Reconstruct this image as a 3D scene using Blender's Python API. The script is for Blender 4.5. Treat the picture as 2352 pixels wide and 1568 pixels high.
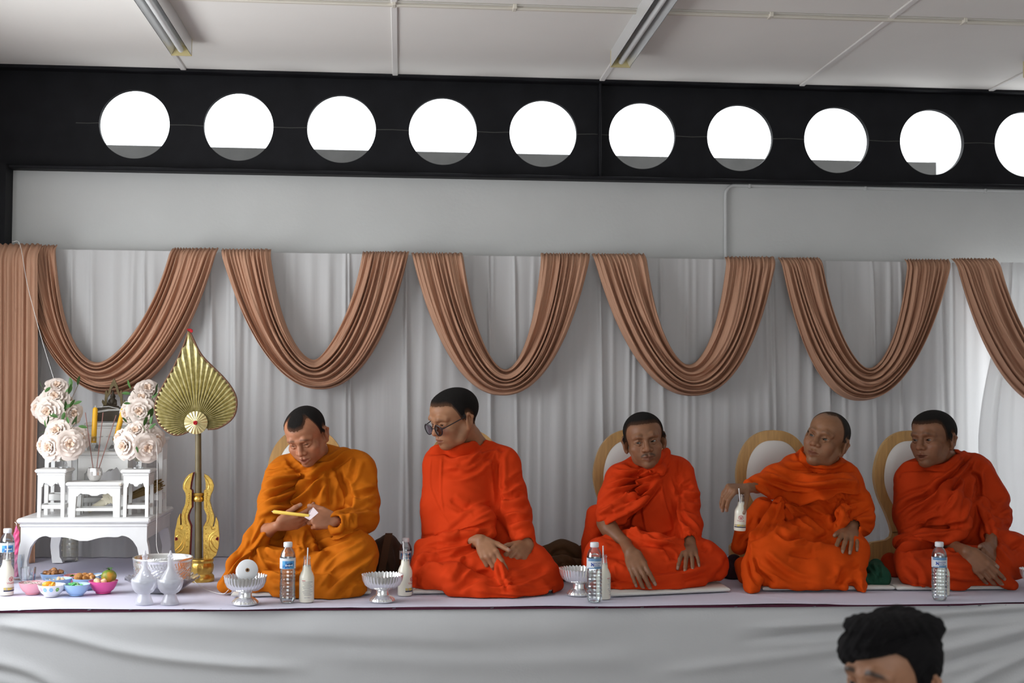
import bpy, math, random
import numpy as np
from mathutils import Vector, Matrix, Euler
PI = math.pi
for o in list(bpy.data.objects): bpy.data.objects.remove(o)
SC = bpy.context.scene
COL = SC.collection

# ------------------------------------------------------------------ camera
FPX = 3047.0
YAW, PIT, ROL = 0.08364, 0.03666, 0.00632
CAMP = np.array([0.0, 0.0, 1.6])
_fw = np.array([math.sin(YAW)*math.cos(PIT), math.cos(YAW)*math.cos(PIT), math.sin(PIT)])
_r0 = np.array([math.cos(YAW), -math.sin(YAW), 0.0]); _u0 = np.cross(_r0, _fw)
_ri = math.cos(ROL)*_r0 + math.sin(ROL)*_u0
_up = -math.sin(ROL)*_r0 + math.cos(ROL)*_u0
cam_d = bpy.data.cameras.new('camera'); cam = bpy.data.objects.new('camera', cam_d); COL.objects.link(cam)
cam_d.sensor_width = 36.0; cam_d.lens = 36.0*FPX/2352.0
cam_d.clip_start = 0.05; cam_d.clip_end = 200
cam.matrix_world = Matrix(((_ri[0], _up[0], -_fw[0], CAMP[0]), (_ri[1], _up[1], -_fw[1], CAMP[1]),
                           (_ri[2], _up[2], -_fw[2], CAMP[2]), (0, 0, 0, 1)))
cam_d.dof.use_dof = True; cam_d.dof.focus_distance = 5.35; cam_d.dof.aperture_fstop = 4.0
SC.camera = cam
# ------------------------------------------------------------------ sky, daylight, exposure
w = bpy.data.worlds.new('overcast_sky'); SC.world = w; w.use_nodes = True
bg = w.node_tree.nodes['Background']; bg.inputs[0].default_value = (0.93, 0.97, 1.0, 1); bg.inputs[1].default_value = 3.0
def area(name, loc, rot, sx, sy, power, col):
    d = bpy.data.lights.new(name, 'AREA'); d.shape = 'RECTANGLE'; d.size = sx; d.size_y = sy
    d.energy = power; d.color = col
    o = bpy.data.objects.new(name, d); COL.objects.link(o); o.location = loc; o.rotation_euler = rot
    return o
# daylight coming in through the open side behind the camera and the window bay on the left
area('daylight_open_front', (0.2, -2.6, 1.75), (PI/2, 0, 0), 6.5, 2.2, 4, (1.0, 0.985, 0.96))
area('daylight_window_bay', (-2.22, 4.5, 1.75), (0, -PI/2, 0), 1.5, 2.0, 50, (0.94, 0.97, 1.0))
area('daylight_doorway', (3.65, 7.25, 1.35), (-PI/2, 0, 0), 1.3, 2.0, 34, (0.93, 0.97, 1.0))
vs = SC.view_settings; vs.view_transform = 'Standard'; vs.look = 'None'; vs.exposure = 0.0; vs.gamma = 1.0
vs.use_curve_mapping = False
SC.cycles.use_denoising = True
SC.cycles.max_bounces = 10; SC.cycles.diffuse_bounces = 4; SC.cycles.transmission_bounces = 8; SC.cycles.transparent_max_bounces = 12
SC.cycles.caustics_reflective = False; SC.cycles.caustics_refractive = False
SC.cycles.sample_clamp_indirect = 4.0

# ------------------------------------------------------------------ photograph <-> place helpers
def ray(x, y): return _fw + _ri*((x-1176)/FPX) - _up*((y-784)/FPX)
def at(x, y, Y): d = ray(x, y); return CAMP + d*(Y/d[1])          # point at depth Y seen at that pixel
def atz(x, y, Z): d = ray(x, y); return CAMP + d*((Z-CAMP[2])/d[2])  # point at height Z
def atx(x, y, X): d = ray(x, y); return CAMP + d*(X/d[0])
def project(P):
    d = P - CAMP; q = d@_fw
    return np.stack([1176+FPX*(d@_ri)/q, 784-FPX*(d@_up)/q], -1)
def pm(n, Y): return n*Y/FPX                                       # n pixels at depth Y, in metres

# ------------------------------------------------------------------ objects
def mesh_obj(name, verts, faces, m=None, parent=None, smooth=True, angle=None, attr=None):
    me = bpy.data.meshes.new(name)
    if isinstance(faces, np.ndarray):
        v = np.ascontiguousarray(verts, np.float32); n = len(faces); k = faces.shape[1]
        me.vertices.add(len(v)); me.vertices.foreach_set('co', v.ravel())
        me.loops.add(n*k); me.loops.foreach_set('vertex_index', np.ascontiguousarray(faces, np.int32).ravel())
        me.polygons.add(n); me.polygons.foreach_set('loop_start', np.arange(0, n*k, k, dtype=np.int32))
        me.update(calc_edges=True)
    else:
        me.from_pydata([tuple(map(float, v)) for v in verts], [], faces); me.update()
    if smooth: me.polygons.foreach_set('use_smooth', np.ones(len(me.polygons), bool))
    if angle is not None: me.set_sharp_from_angle(angle=math.radians(angle))
    if attr is not None:
        a = me.color_attributes.new('Col', 'FLOAT_COLOR', 'POINT')
        c = np.ones((len(me.vertices), 4), np.float32); c[:, :3] = attr
        a.data.foreach_set('color', c.ravel())
    if m is not None: me.materials.append(m)
    o = bpy.data.objects.new(name, me); COL.objects.link(o)
    if parent is not None: o.parent = parent
    return o
def tag(o, label=None, cat=None, group=None, kind=None):
    if label: o['label'] = label
    if cat: o['category'] = cat
    if group: o['group'] = group
    if kind: o['kind'] = kind
    return o
def thing(name, label, cat, loc=(0, 0, 0), rz=0.0, group=None):
    o = bpy.data.objects.new(name, None); COL.objects.link(o); o.empty_display_size = 0.05
    o.location = tuple(map(float, loc)); o.rotation_euler = (0, 0, rz)
    return tag(o, label, cat, group)
def copy_tree(o, parent=None):
    c = o.copy(); COL.objects.link(c); c.parent = parent
    for ch in list(o.children): copy_tree(ch, c)
    return c
class MB:
    """collects simple shapes; build() links them as one mesh object"""
    def __init__(s): s.v = []; s.f = []
    def add(s, v, f):
        n = len(s.v); s.v += [tuple(map(float, p)) for p in v]; s.f += [tuple(i+n for i in q) for q in f]; return s
    def box(s, x0, x1, y0, y1, z0, z1, b=0.0):
        if b <= 0:
            v = [(x, y, z) for z in (z0, z1) for y in (y0, y1) for x in (x0, x1)]
            f = [(0, 2, 3, 1), (4, 5, 7, 6), (0, 1, 5, 4), (1, 3, 7, 5), (3, 2, 6, 7), (2, 0, 4, 6)]
            return s.add(v, f)
        b = min(b, (x1-x0)/2.01, (y1-y0)/2.01, (z1-z0)/2.01)
        X = (x0, x1); Y = (y0, y1); Z = (z0, z1); v = []; idx = {}
        for k in range(2):
            for j in range(2):
                for i in range(2):
                    sx, sy, sz = (b if i == 0 else -b), (b if j == 0 else -b), (b if k == 0 else -b)
                    for a in range(3):
                        p = [X[i]+(sx if a != 0 else 0), Y[j]+(sy if a != 1 else 0), Z[k]+(sz if a != 2 else 0)]
                        idx[(i, j, k, a)] = len(v); v.append(p)
        f = []
        for a in range(3):
            for e in range(2):
                q = []
                for (m, n) in ((0, 0), (1, 0), (1, 1), (0, 1)):
                    c = [0, 0, 0]; c[a] = e; c[(a+1) % 3] = m; c[(a+2) % 3] = n; q.append(idx[(*c, a)])
                f.append(tuple(q) if e else tuple(q[::-1]))
            for m in range(2):
                for n in range(2):
                    c0 = [0, 0, 0]; c0[(a+1) % 3] = m; c0[(a+2) % 3] = n; c1 = list(c0); c1[a] = 1
                    A, B = (a+1) % 3, (a+2) % 3
                    q = (idx[(*c0, A)], idx[(*c1, A)], idx[(*c1, B)], idx[(*c0, B)])
                    f.append(q if (m+n) % 2 == 1 else q[::-1])
        for k in range(2):
            for j in range(2):
                for i in range(2):
                    t = (idx[(i, j, k, 0)], idx[(i, j, k, 1)], idx[(i, j, k, 2)])
                    f.append(t if (i+j+k) % 2 == 1 else t[::-1])
        return s.add(v, f)
    def tube(s, pts, r, n=10, cap=True, closed=False):
        P = [np.array(p, float) for p in pts]; N = len(P); R = [r]*N if np.isscalar(r) else list(r)
        v = []; f = []; prev = None
        for i in range(N):
            t = (P[(i+1) % N]-P[i-1]) if closed else (P[min(i+1, N-1)]-P[max(i-1, 0)])
            t = t/(np.linalg.norm(t)+1e-12)
            if prev is None:
                a = np.array([0, 0, 1.0]) if abs(t[2]) < .9 else np.array([1.0, 0, 0])
            else: a = prev
            x = a-t*(a@t); x /= np.linalg.norm(x)+1e-12; prev = x; y = np.cross(t, x)
            for k in range(n):
                c = 2*PI*k/n; v.append(P[i]+R[i]*(math.cos(c)*x+math.sin(c)*y))
        for i in range(N if closed else N-1):
            for k in range(n):
                a = i*n+k; b = i*n+(k+1) % n; j = (i+1) % N
                f.append((a, b, j*n+(k+1) % n, j*n+k))
        if cap and not closed:
            f.append(tuple(range(n))[::-1]); f.append(tuple((N-1)*n+k for k in range(n)))
        return s.add(v, f)
    def lathe(s, prof, n=24, loc=(0, 0, 0), cap0=False, cap1=False, fn=None, ax=None):
        v = []; f = []
        for i, (r, z) in enumerate(prof):
            for k in range(n):
                a = 2*PI*k/n; rr, zz = (r, z) if fn is None else fn(r, z, a, i)
                p = np.array([rr*math.cos(a), rr*math.sin(a), zz])
                if ax is not None: p = np.array(ax@Vector(p))
                v.append(p+np.array(loc))
        for i in range(len(prof)-1):
            for k in range(n):
                f.append((i*n+k, i*n+(k+1) % n, (i+1)*n+(k+1) % n, (i+1)*n+k))
        if cap0: f.append(tuple(range(n))[::-1])
        if cap1: f.append(tuple((len(prof)-1)*n+k for k in range(n)))
        return s.add(v, f)
    def prism(s, poly, y0, y1, b=0.0):
        """polygon in x,z extruded along y (counter-clockwise seen from -y)"""
        n = len(poly); v = [(x, y0, z) for x, z in poly]+[(x, y1, z) for x, z in poly]
        f = [tuple(range(n)), tuple(range(2*n-1, n-1, -1))]
        f += [(i, i+n, (i+1) % n+n, (i+1) % n) for i in range(n)]
        return s.add(v, f)
    def ball(s, c, rx, ry=None, rz=None, n=12, m=8, rot=None):
        ry = rx if ry is None else ry; rz = rx if rz is None else rz; v = []; f = []
        for i in range(1, m):
            t = PI*i/m
            for k in range(n):
                a = 2*PI*k/n; v.append(np.array([rx*math.sin(t)*math.cos(a), ry*math.sin(t)*math.sin(a), rz*math.cos(t)]))
        v += [np.array([0, 0, rz]), np.array([0, 0, -rz])]
        if rot is not None: v = [np.array(rot@Vector(p)) for p in v]
        v = [p+np.array(c, float) for p in v]
        for i in range(m-2):
            for k in range(n): f.append((i*n+k, (i+1)*n+k, (i+1)*n+(k+1) % n, i*n+(k+1) % n))
        T = (m-1)*n
        for k in range(n):
            f.append((k, (k+1) % n, T)); f.append(((m-2)*n+k, T+1, (m-2)*n+(k+1) % n))
        return s.add(v, f)
    def grid(s, fn, nu, nv, closed_u=False):
        v = [fn(i/(nu if closed_u else nu-1), j/(nv-1)) for j in range(nv) for i in range(nu)]; f = []
        for j in range(nv-1):
            for i in range(nu if closed_u else nu-1):
                a = j*nu+i; b = j*nu+(i+1) % nu; f.append((a, b, b+nu, a+nu))
        return s.add(v, f)
    def build(s, name, m, parent=None, smooth=True, angle=40, loc=None):
        o = mesh_obj(name, s.v, s.f, m, parent, smooth, angle if smooth else None)
        if loc is not None: o.location = tuple(map(float, loc))
        return o
def np_grid(X, Y, Z):
    """regular grid of arrays (nv,nu) -> verts, quads"""
    nv, nu = X.shape; v = np.stack([X, Y, Z], -1).reshape(-1, 3)
    i = np.arange(nv*nu).reshape(nv, nu)
    f = np.stack([i[:-1, :-1], i[:-1, 1:], i[1:, 1:], i[1:, :-1]], -1).reshape(-1, 4)
    return v, f
def vnormals(v, f):
    a = v[f[:, 2]]-v[f[:, 0]]; b = v[f[:, 3]]-v[f[:, 1]]; n = np.cross(a, b)
    out = np.zeros_like(v)
    for k in range(4):
        for c in range(3): out[:, c] += np.bincount(f[:, k], n[:, c], len(v))
    return out/(np.linalg.norm(out, axis=1, keepdims=True)+1e-12)

# ------------------------------------------------------------------ procedural materials
def mat(name, col=(.8, .8, .8), rough=.5, metal=0.0, spec=.5, var=0.0, vscale=8.0, bump=0.0, bscale=60.0, trans=0.0,
        alpha=1.0, sheen=0.0, sub=0.0, stretch=None, col2=None, coat=0.0, translucent=0.0, attr=False, ior=1.45, thr=None):
    m = bpy.data.materials.new(name); m.use_nodes = True; nt = m.node_tree; N = nt.nodes; L = nt.links
    p = N['Principled BSDF']
    p.inputs['Base Color'].default_value = (*col, 1); p.inputs['Roughness'].default_value = rough
    p.inputs['Metallic'].default_value = metal; p.inputs['Specular IOR Level'].default_value = spec
    p.inputs['Transmission Weight'].default_value = trans; p.inputs['IOR'].default_value = ior
    p.inputs['Alpha'].default_value = alpha; p.inputs['Sheen Weight'].default_value = sheen
    p.inputs['Coat Weight'].default_value = coat
    if sub: p.inputs['Subsurface Weight'].default_value = sub; p.inputs['Subsurface Radius'].default_value = (.02, .008, .004); p.inputs['Subsurface Scale'].default_value = .5
    tc = N.new('ShaderNodeTexCoord'); src = tc.outputs['Object']
    if stretch:
        mp = N.new('ShaderNodeMapping'); mp.inputs['Scale'].default_value = stretch; L.new(src, mp.inputs[0]); src = mp.outputs[0]
    base = None
    if attr:
        a = N.new('ShaderNodeAttribute'); a.attribute_name = 'Col'; base = a.outputs['Color']; L.new(base, p.inputs['Base Color'])
    if var > 0 or col2:
        n = N.new('ShaderNodeTexNoise'); n.inputs['Scale'].default_value = vscale; n.inputs['Detail'].default_value = 4; L.new(src, n.inputs['Vector'])
        if col2:
            r = N.new('ShaderNodeValToRGB'); a, b = thr or (.42, .6)
            r.color_ramp.elements[0].position = a; r.color_ramp.elements[1].position = b
            r.color_ramp.elements[0].color = (*col, 1); r.color_ramp.elements[1].color = (*col2, 1)
            L.new(n.outputs['Fac'], r.inputs[0]); L.new(r.outputs[0], p.inputs['Base Color']); base = r.outputs[0]
        if var > 0:
            mr = N.new('ShaderNodeMapRange'); mr.inputs['To Min'].default_value = 1-var; mr.inputs['To Max'].default_value = 1+var
            mr.inputs['From Min'].default_value = .25; mr.inputs['From Max'].default_value = .75
            L.new(n.outputs['Fac'], mr.inputs['Value'])
            mx = N.new('ShaderNodeMix'); mx.data_type = 'RGBA'; mx.blend_type = 'MULTIPLY'; mx.inputs[0].default_value = 1
            if base is not None: L.new(base, mx.inputs[6])
            else: mx.inputs[6].default_value = (*col, 1)
            L.new(mr.outputs[0], mx.inputs[7]); L.new(mx.outputs[2], p.inputs['Base Color']); base = mx.outputs[2]
    if bump > 0:
        n2 = N.new('ShaderNodeTexNoise'); n2.inputs['Scale'].default_value = bscale; n2.inputs['Detail'].default_value = 3; L.new(src, n2.inputs['Vector'])
        b = N.new('ShaderNodeBump'); b.inputs['Strength'].default_value = bump; b.inputs['Distance'].default_value = .01
        L.new(n2.outputs['Fac'], b.inputs['Height']); L.new(b.outputs[0], p.inputs['Normal'])
    if translucent > 0:
        t = N.new('ShaderNodeBsdfTranslucent'); t.inputs[0].default_value = (*col, 1)
        if base is not None: L.new(base, t.inputs[0])
        mixs = N.new('ShaderNodeMixShader'); mixs.inputs[0].default_value = translucent
        L.new(p.outputs[0], mixs.inputs[1]); L.new(t.outputs[0], mixs.inputs[2]); L.new(mixs.outputs[0], N['Material Output'].inputs[0])
    return m
M = {}
ZP = 0.79          # height of the stage top
# ================================================================== the room
rng = np.random.default_rng(7)
M['ceil'] = mat('ceiling_paint', (.88, .85, .805), .8, var=.03, vscale=1.5, bump=.05, bscale=40)
M['batten'] = mat('batten_paint', (.84, .81, .78), .6)
M['black'] = mat('black_beam_paint', (.009, .009, .011), .6, spec=.2, var=.3, vscale=9, bump=.06, bscale=30)
M['wall'] = mat('grey_wall_paint', (.56, .565, .555), .75, var=.04, vscale=3, bump=.08, bscale=55)
M['wallw'] = mat('white_side_wall', (.8, .8, .79), .8, var=.03)
M['floor'] = mat('floor_tile', (.24, .22, .20), .4, var=.08, vscale=3)
M['fascia'] = mat('outer_fascia', (.06, .058, .055), .6, var=.2)
M['pipe'] = mat('painted_pipe', (.58, .585, .58), .5)
M['trunk'] = mat('cream_trunking', (.74, .69, .60), .5)
YW = 6.60
ZC = float(at(907, 178, YW)[2]); ZB = float(at(907, 403, YW)[2])
XL, XR = -2.06, 4.6
def struct(name, mb, m, smooth=False):
    return tag(mb.build(name, m, None, smooth), kind='structure')
struct('floor', MB().box(XL-.1, XR, -3, 8.5, -.1, 0), M['floor'])
# back wall with the bright doorway behind the right-hand curtain
xo0, xo1, zo = float(at(2215, 900, YW)[0]), 4.35, 2.2
wb = MB().box(XL, xo0, YW, YW+.1, 0, ZB).box(xo0, xo1, YW, YW+.1, zo, ZB).box(xo1, XR, YW, YW+.1, 0, ZB)
wob = struct('wall_back', wb, M['wall'])
wl = MB().box(XL-.12, XL, -3, 3.5, 0, ZC).box(XL-.12, XL, 5.5, YW+.1, 0, ZC).box(XL-.12, XL, 3.5, 5.5, 0, 1.0).box(XL-.12, XL, 3.5, 5.5, 2.5, ZC)
struct('wall_left', wl, M['wallw'])
struct('wall_front_light_block', MB().box(XL-.1, XR, -3.1, -3, 2.5, ZC).box(XL-.1, -1.5, -3.1, -3, 0, 2.5).box(3.0, XR, -3.1, -3, 0, 2.5), M['wallw'])  # unseen, added to narrow the open side so less daylight enters
struct('wall_right_light_block', MB().box(XR, XR+.1, -3, YW+.1, 0, ZC), M['wallw'])  # unseen, made solid to keep out light from the right
wf = MB()
for y0, y1 in ((3.5, 3.55), (5.45, 5.5), (4.48, 4.52)): wf.box(XL-.09, XL-.04, y0, y1, 1.0, 2.5)
wf.box(XL-.09, XL-.04, 3.5, 5.5, 1.0, 1.05).box(XL-.09, XL-.04, 3.5, 5.5, 2.45, 2.5)
struct('window_1', wf, M['batten'])
# ceiling: one slab, panels between cover battens
ceil = struct('ceiling', MB().box(XL-.12, XR+.1, -3, YW+.06, ZC+.02, ZC+.12), M['ceil'])
jx = [float(at(px, py, YW)[0]) for px, py in ((427, 162), (908, 177), (1378, 189), (1832, 200), (2262, 209))]
step = (jx[-1]-jx[0])/4
js = [XL-.1]+jx+[jx[-1]+step, XR]
for i in range(len(js)-1):
    for (y0, y1) in ((4.16, YW-.06), (1.72, 4.16), (-.72, 1.72), (-3, -.72)):
        MB().box(js[i]+.004, js[i+1]-.004, y0+.004, y1-.004, ZC, ZC+.02, .002).build('panel', M['ceil'], ceil, False)
for x in jx+[jx[-1]+step]:
    MB().box(x-.014, x+.014, -3, YW-.06, ZC-.008, ZC, .003).build('batten', M['batten'], ceil, False)
# black castellated beam
beam = tag(bpy.data.objects.new('trim_1', None), kind='structure', label='black steel beam with a row of round holes under the ceiling'); COL.objects.link(beam)
hx0 = float(at(308.5, 286, YW)[0]); hs = (float(at(2141, 324, YW)[0])-hx0)/8
hz = float(np.mean([at(px, py, YW)[2] for px, py in ((308, 286), (1254, 307.5), (2141, 324))])); hr = .5*pm(155, YW)*1.012
web = MB(); y0, y1 = YW, YW+.035; nseg = 64
def holed(x):
    a, b = x-hs/2, x+hs/2; n = nseg
    ci = [(x+hr*math.cos(2*PI*k/n), hz+hr*math.sin(2*PI*k/n)) for k in range(n)]
    sq = []
    for k in range(n):
        c, s_ = math.cos(2*PI*k/n), math.sin(2*PI*k/n)
        tx = (hs/2)/abs(c) if abs(c) > 1e-9 else 1e9
        tz = ((ZC-hz) if s_ > 0 else (hz-ZB))/abs(s_) if abs(s_) > 1e-9 else 1e9
        t = min(tx, tz); sq.append((x+t*c, hz+t*s_))
    v = [(p[0], y0, p[1]) for p in sq]+[(p[0], y0, p[1]) for p in ci]+[(p[0], y1, p[1]) for p in ci]+[(p[0], y1, p[1]) for p in sq]
    f = []
    for k in range(n):
        j = (k+1) % n
        f += [(k, j, n+j, n+k), (n+k, n+j, 2*n+j, 2*n+k), (2*n+k, 2*n+j, 3*n+j, 3*n+k)]
    web.add(v, f)
    for sx in (a, b):
        for zz in (ZB, ZC):
            k = min(range(n), key=lambda q: (sq[q][0]-sx)**2+(sq[q][1]-zz)**2)
    # corner fillers
    for cx, cz in ((a, ZB), (b, ZB), (a, ZC), (b, ZC)):
        ks = sorted(range(n), key=lambda q: (sq[q][0]-cx)**2+(sq[q][1]-cz)**2)
        e1 = next(q for q in ks if abs(sq[q][0]-cx) < 1e-6); e2 = next(q for q in ks if abs(sq[q][1]-cz) < 1e-6)
        for yy in (y0, y1): web.add([(sq[e1][0], yy, sq[e1][1]), (sq[e2][0], yy, sq[e2][1]), (cx, yy, cz)], [(0, 1, 2)])
for i in range(13): holed(hx0+i*hs)
web.box(XL, hx0-hs/2, y0, y1, ZB, ZC)
web.build('web_plate', M['black'], beam, True, 30)
fl = MB().box(XL, XR, YW-.075, YW+.11, ZC-.014, ZC+.01, .004); fl.build('top_flange', M['black'], beam, False)
fl = MB().box(XL, XR, YW-.075, YW+.11, ZB-.012, ZB+.006, .004); fl.build('bottom_flange', M['black'], beam, False)
xs = float(at(1376, 300, YW)[0])
MB().box(xs-.006, xs+.006, YW-.05, YW, ZB, ZC, .003).build('stiffener', M['black'], beam, False)
sw = MB()
for i in range(-1, 12):
    xa = hx0+i*hs+hr if i >= 0 else hx0-.28
    sw.tube([(xa+.002+(hs-2*hr)*t if i >= 0 else xa+.11*t, YW-.001, hz+.006*math.sin(3*i+5*t)*.3) for t in (0, .5, .98)], .0022, 6)
sw.build('weld_seam', mat('weld', (.06, .06, .055), .5), beam)
MB().box(XL, float(at(18, 450, YW-.08)[0]), YW-.12, YW+.1, 0, ZB).build('corner_column', M['black'], beam, False)
# outside, seen through the holes: a dark fascia with a pale return wall at its end
xe = float(at(2150, 372, 7.7)[0]); zf0 = float(at(551, 339, 7.7)[2])
struct('trim_2', MB().box(-3.4, xe, 7.7, 7.78, 1.9, zf0), M['fascia'])
struct('wall_outside', MB().box(xe, 6.2, 7.72, 7.8, 2.55, float(at(2200, 290, 7.72)[2])), M['wallw'])
# ------------------------------------------------------------------ conduit pipe, cable trunking, ceiling fittings
pm_ = MB(); pz = float(at(1760, 428, YW)[2]); px_ = float(at(1665, 500, YW)[0]); R_ = .05
pts = [(px_, YW-.012, 1.0), (px_, YW-.012, pz-R_)]+[(px_+R_-R_*math.cos(a), YW-.012, pz-R_+R_*math.sin(a)) for a in np.linspace(0, PI/2, 8)[1:]]+[(XR-.05, YW-.012, pz)]
pipe = thing('wall_conduit', 'grey painted conduit pipe bending along the wall under the beam', 'pipe', (px_, YW-.012, 1.0))
o = pm_.tube(pts, .0085, 10).build('pipe_run', M['pipe'], pipe); o.matrix_parent_inverse = Matrix.Translation(-Vector(pipe.location))
for x in (1720, 1985, 2260):
    X = float(at(x, 430, YW)[0]); c = MB().box(X-.006, X+.006, YW-.023, YW, pz-.013, pz+.013, .002).build('pipe_clip', M['pipe'], pipe, False)
    c.matrix_parent_inverse = Matrix.Translation(-Vector(pipe.location))
yt = float(atz(1176, 14, ZC)[1])
tr = thing('cable_trunking', 'cream cable trunking running across the white ceiling', 'cable trunking', (0, yt, ZC))
MB().box(XL, XR, -.012, .012, -.016, 0, .003).build('channel', M['trunk'], tr, False)
MB().box(XL, XR, -.03, -.022, -.008, 0, .002).build('cable', mat('cable_grey', (.6, .57, .52), .5), tr, False)
for x in (905, 1180, 1780, 2250):
    X = float(atz(x, 20, ZC)[0]); MB().box(X-.008, X+.008, -.034, .015, -.019, 0, .002).build('clip', M['trunk'], tr, False)
M['chrome'] = mat('mirror_reflector', (.84, .85, .85), .28, .55)
M['steel'] = mat('fitting_steel', (.62, .62, .61), .35, .6)
M['endcap'] = mat('yellowed_end_cap', (.62, .52, .26), .5)
M['tubeglass'] = mat('unlit_tube', (.86, .87, .86), .25)
def fluoro(x0, y0, label):
    t = thing('fluorescent_fitting', label, 'ceiling light', (x0, y0, ZC), group='fluorescent fittings on the ceiling')
    L_ = 1.25; wd = .085; h = .075
    MB().box(-wd/2+.012, wd/2-.012, -L_, 0, -.03, 0, .003).build('housing', M['steel'], t, False)
    rf = MB().add([(-wd/2, 0, -h), (-wd/2+.022, 0, -.032), (wd/2-.022, 0, -.032), (wd/2, 0, -h),
                   (-wd/2, -L_, -h), (-wd/2+.022, -L_, -.032), (wd/2-.022, -L_, -.032), (wd/2, -L_, -h)],
                  [(0, 1, 5, 4), (1, 2, 6, 5), (2, 3, 7, 6)])
    rf.add([(-wd/2-.002, 0, -h), (-wd/2-.002, 0, 0), (-wd/2-.002, -L_, 0), (-wd/2-.002, -L_, -h)], [(0, 1, 2, 3)])
    rf.add([(wd/2+.002, 0, -h), (wd/2+.002, 0, 0), (wd/2+.002, -L_, 0), (wd/2+.002, -L_, -h)], [(0, 3, 2, 1)])
    rf.build('reflector', M['chrome'], t, False)
    MB().tube([(0, -.02, -.055), (0, -L_+.02, -.055)], .013, 12).build('tube', M['tubeglass'], t)
    for y in (0, -L_): MB().box(-wd/2-.003, wd/2+.003, y-.004, y+.004, -h-.002, .0, .001).build('end_cap', M['endcap'], t, False)
    return t
for (px, py, lab) in ((417, 127, 'unlit fluorescent fitting above the left end of the beam'), (1425, 154, 'unlit fluorescent fitting above the middle of the beam'), (2372, 178, 'fluorescent fitting cut off by the right edge, only its end showing')):
    p = atz(px, py, ZC-.075); fluoro(p[0], p[1], lab)
# ================================================================== stage
M['lav'] = mat('lavender_sheet', (.69, .675, .82), .75, var=.03, vscale=2.5, bump=.12, bscale=18, sheen=.1)
M['maroon'] = mat('maroon_carpet', (.09, .014, .04), .9, bump=.3, bscale=300)
M['skirt'] = mat('white_skirt_cloth', (.60, .605, .62), .8, var=.02, vscale=3, bump=.08, bscale=120, sheen=.1)
YF = 5.0
stage = struct('floor_stage', MB().box(XL, XR-.1, YF+.03, YW-.02, 0, ZP-.012), mat('stage_boards', (.35, .28, .2), .7, var=.1))
carp = tag(MB().box(XL, XR-.12, YF+.002, YW-.03, ZP-.0119, ZP-.004).build('carpet', M['maroon'], None, False), 'maroon carpet showing as a thin line under the lavender sheet', 'carpet')
nx, ny = 420, 110
gx = np.linspace(XL+.02, XR-.15, nx); gv = np.linspace(0, 1, ny)
GX, GV = np.meshgrid(gx, gv)
edge = YF-.004+.012*np.sin(gx*5.1+1)+.006*np.sin(gx*13.7)+.005*np.sin(gx*2.2)
GY = edge[None, :]+(YW-.04-edge[None, :])*GV
GZ = np.full_like(GX, ZP)
fl_ = np.clip(1-GV*18, 0, 1)
GZ = GZ-.003*fl_**2*(.5+.5*np.sin(gx*7.3+.6))[None, :]*1.0+.0
for k in range(22):
    a = rng.uniform(-.9, .9); cx = rng.uniform(XL, 3.2); cy_ = rng.uniform(YF, YW); d = (GX-cx)*math.cos(a)+(GY-cy_)*math.sin(a)*1.2
    lng = -(GX-cx)*math.sin(a)+(GY-cy_)*math.cos(a)
    GZ += rng.uniform(.001, .0026)*np.exp(-(d/rng.uniform(.006, .02))**2)*np.exp(-(lng/rng.uniform(.15, .5))**2)
v, f = np_grid(GX, GY, GZ)
tag(mesh_obj('stage_sheet', v, f, M['lav']), 'pale lavender sheet covering the stage top', 'cloth')

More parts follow.
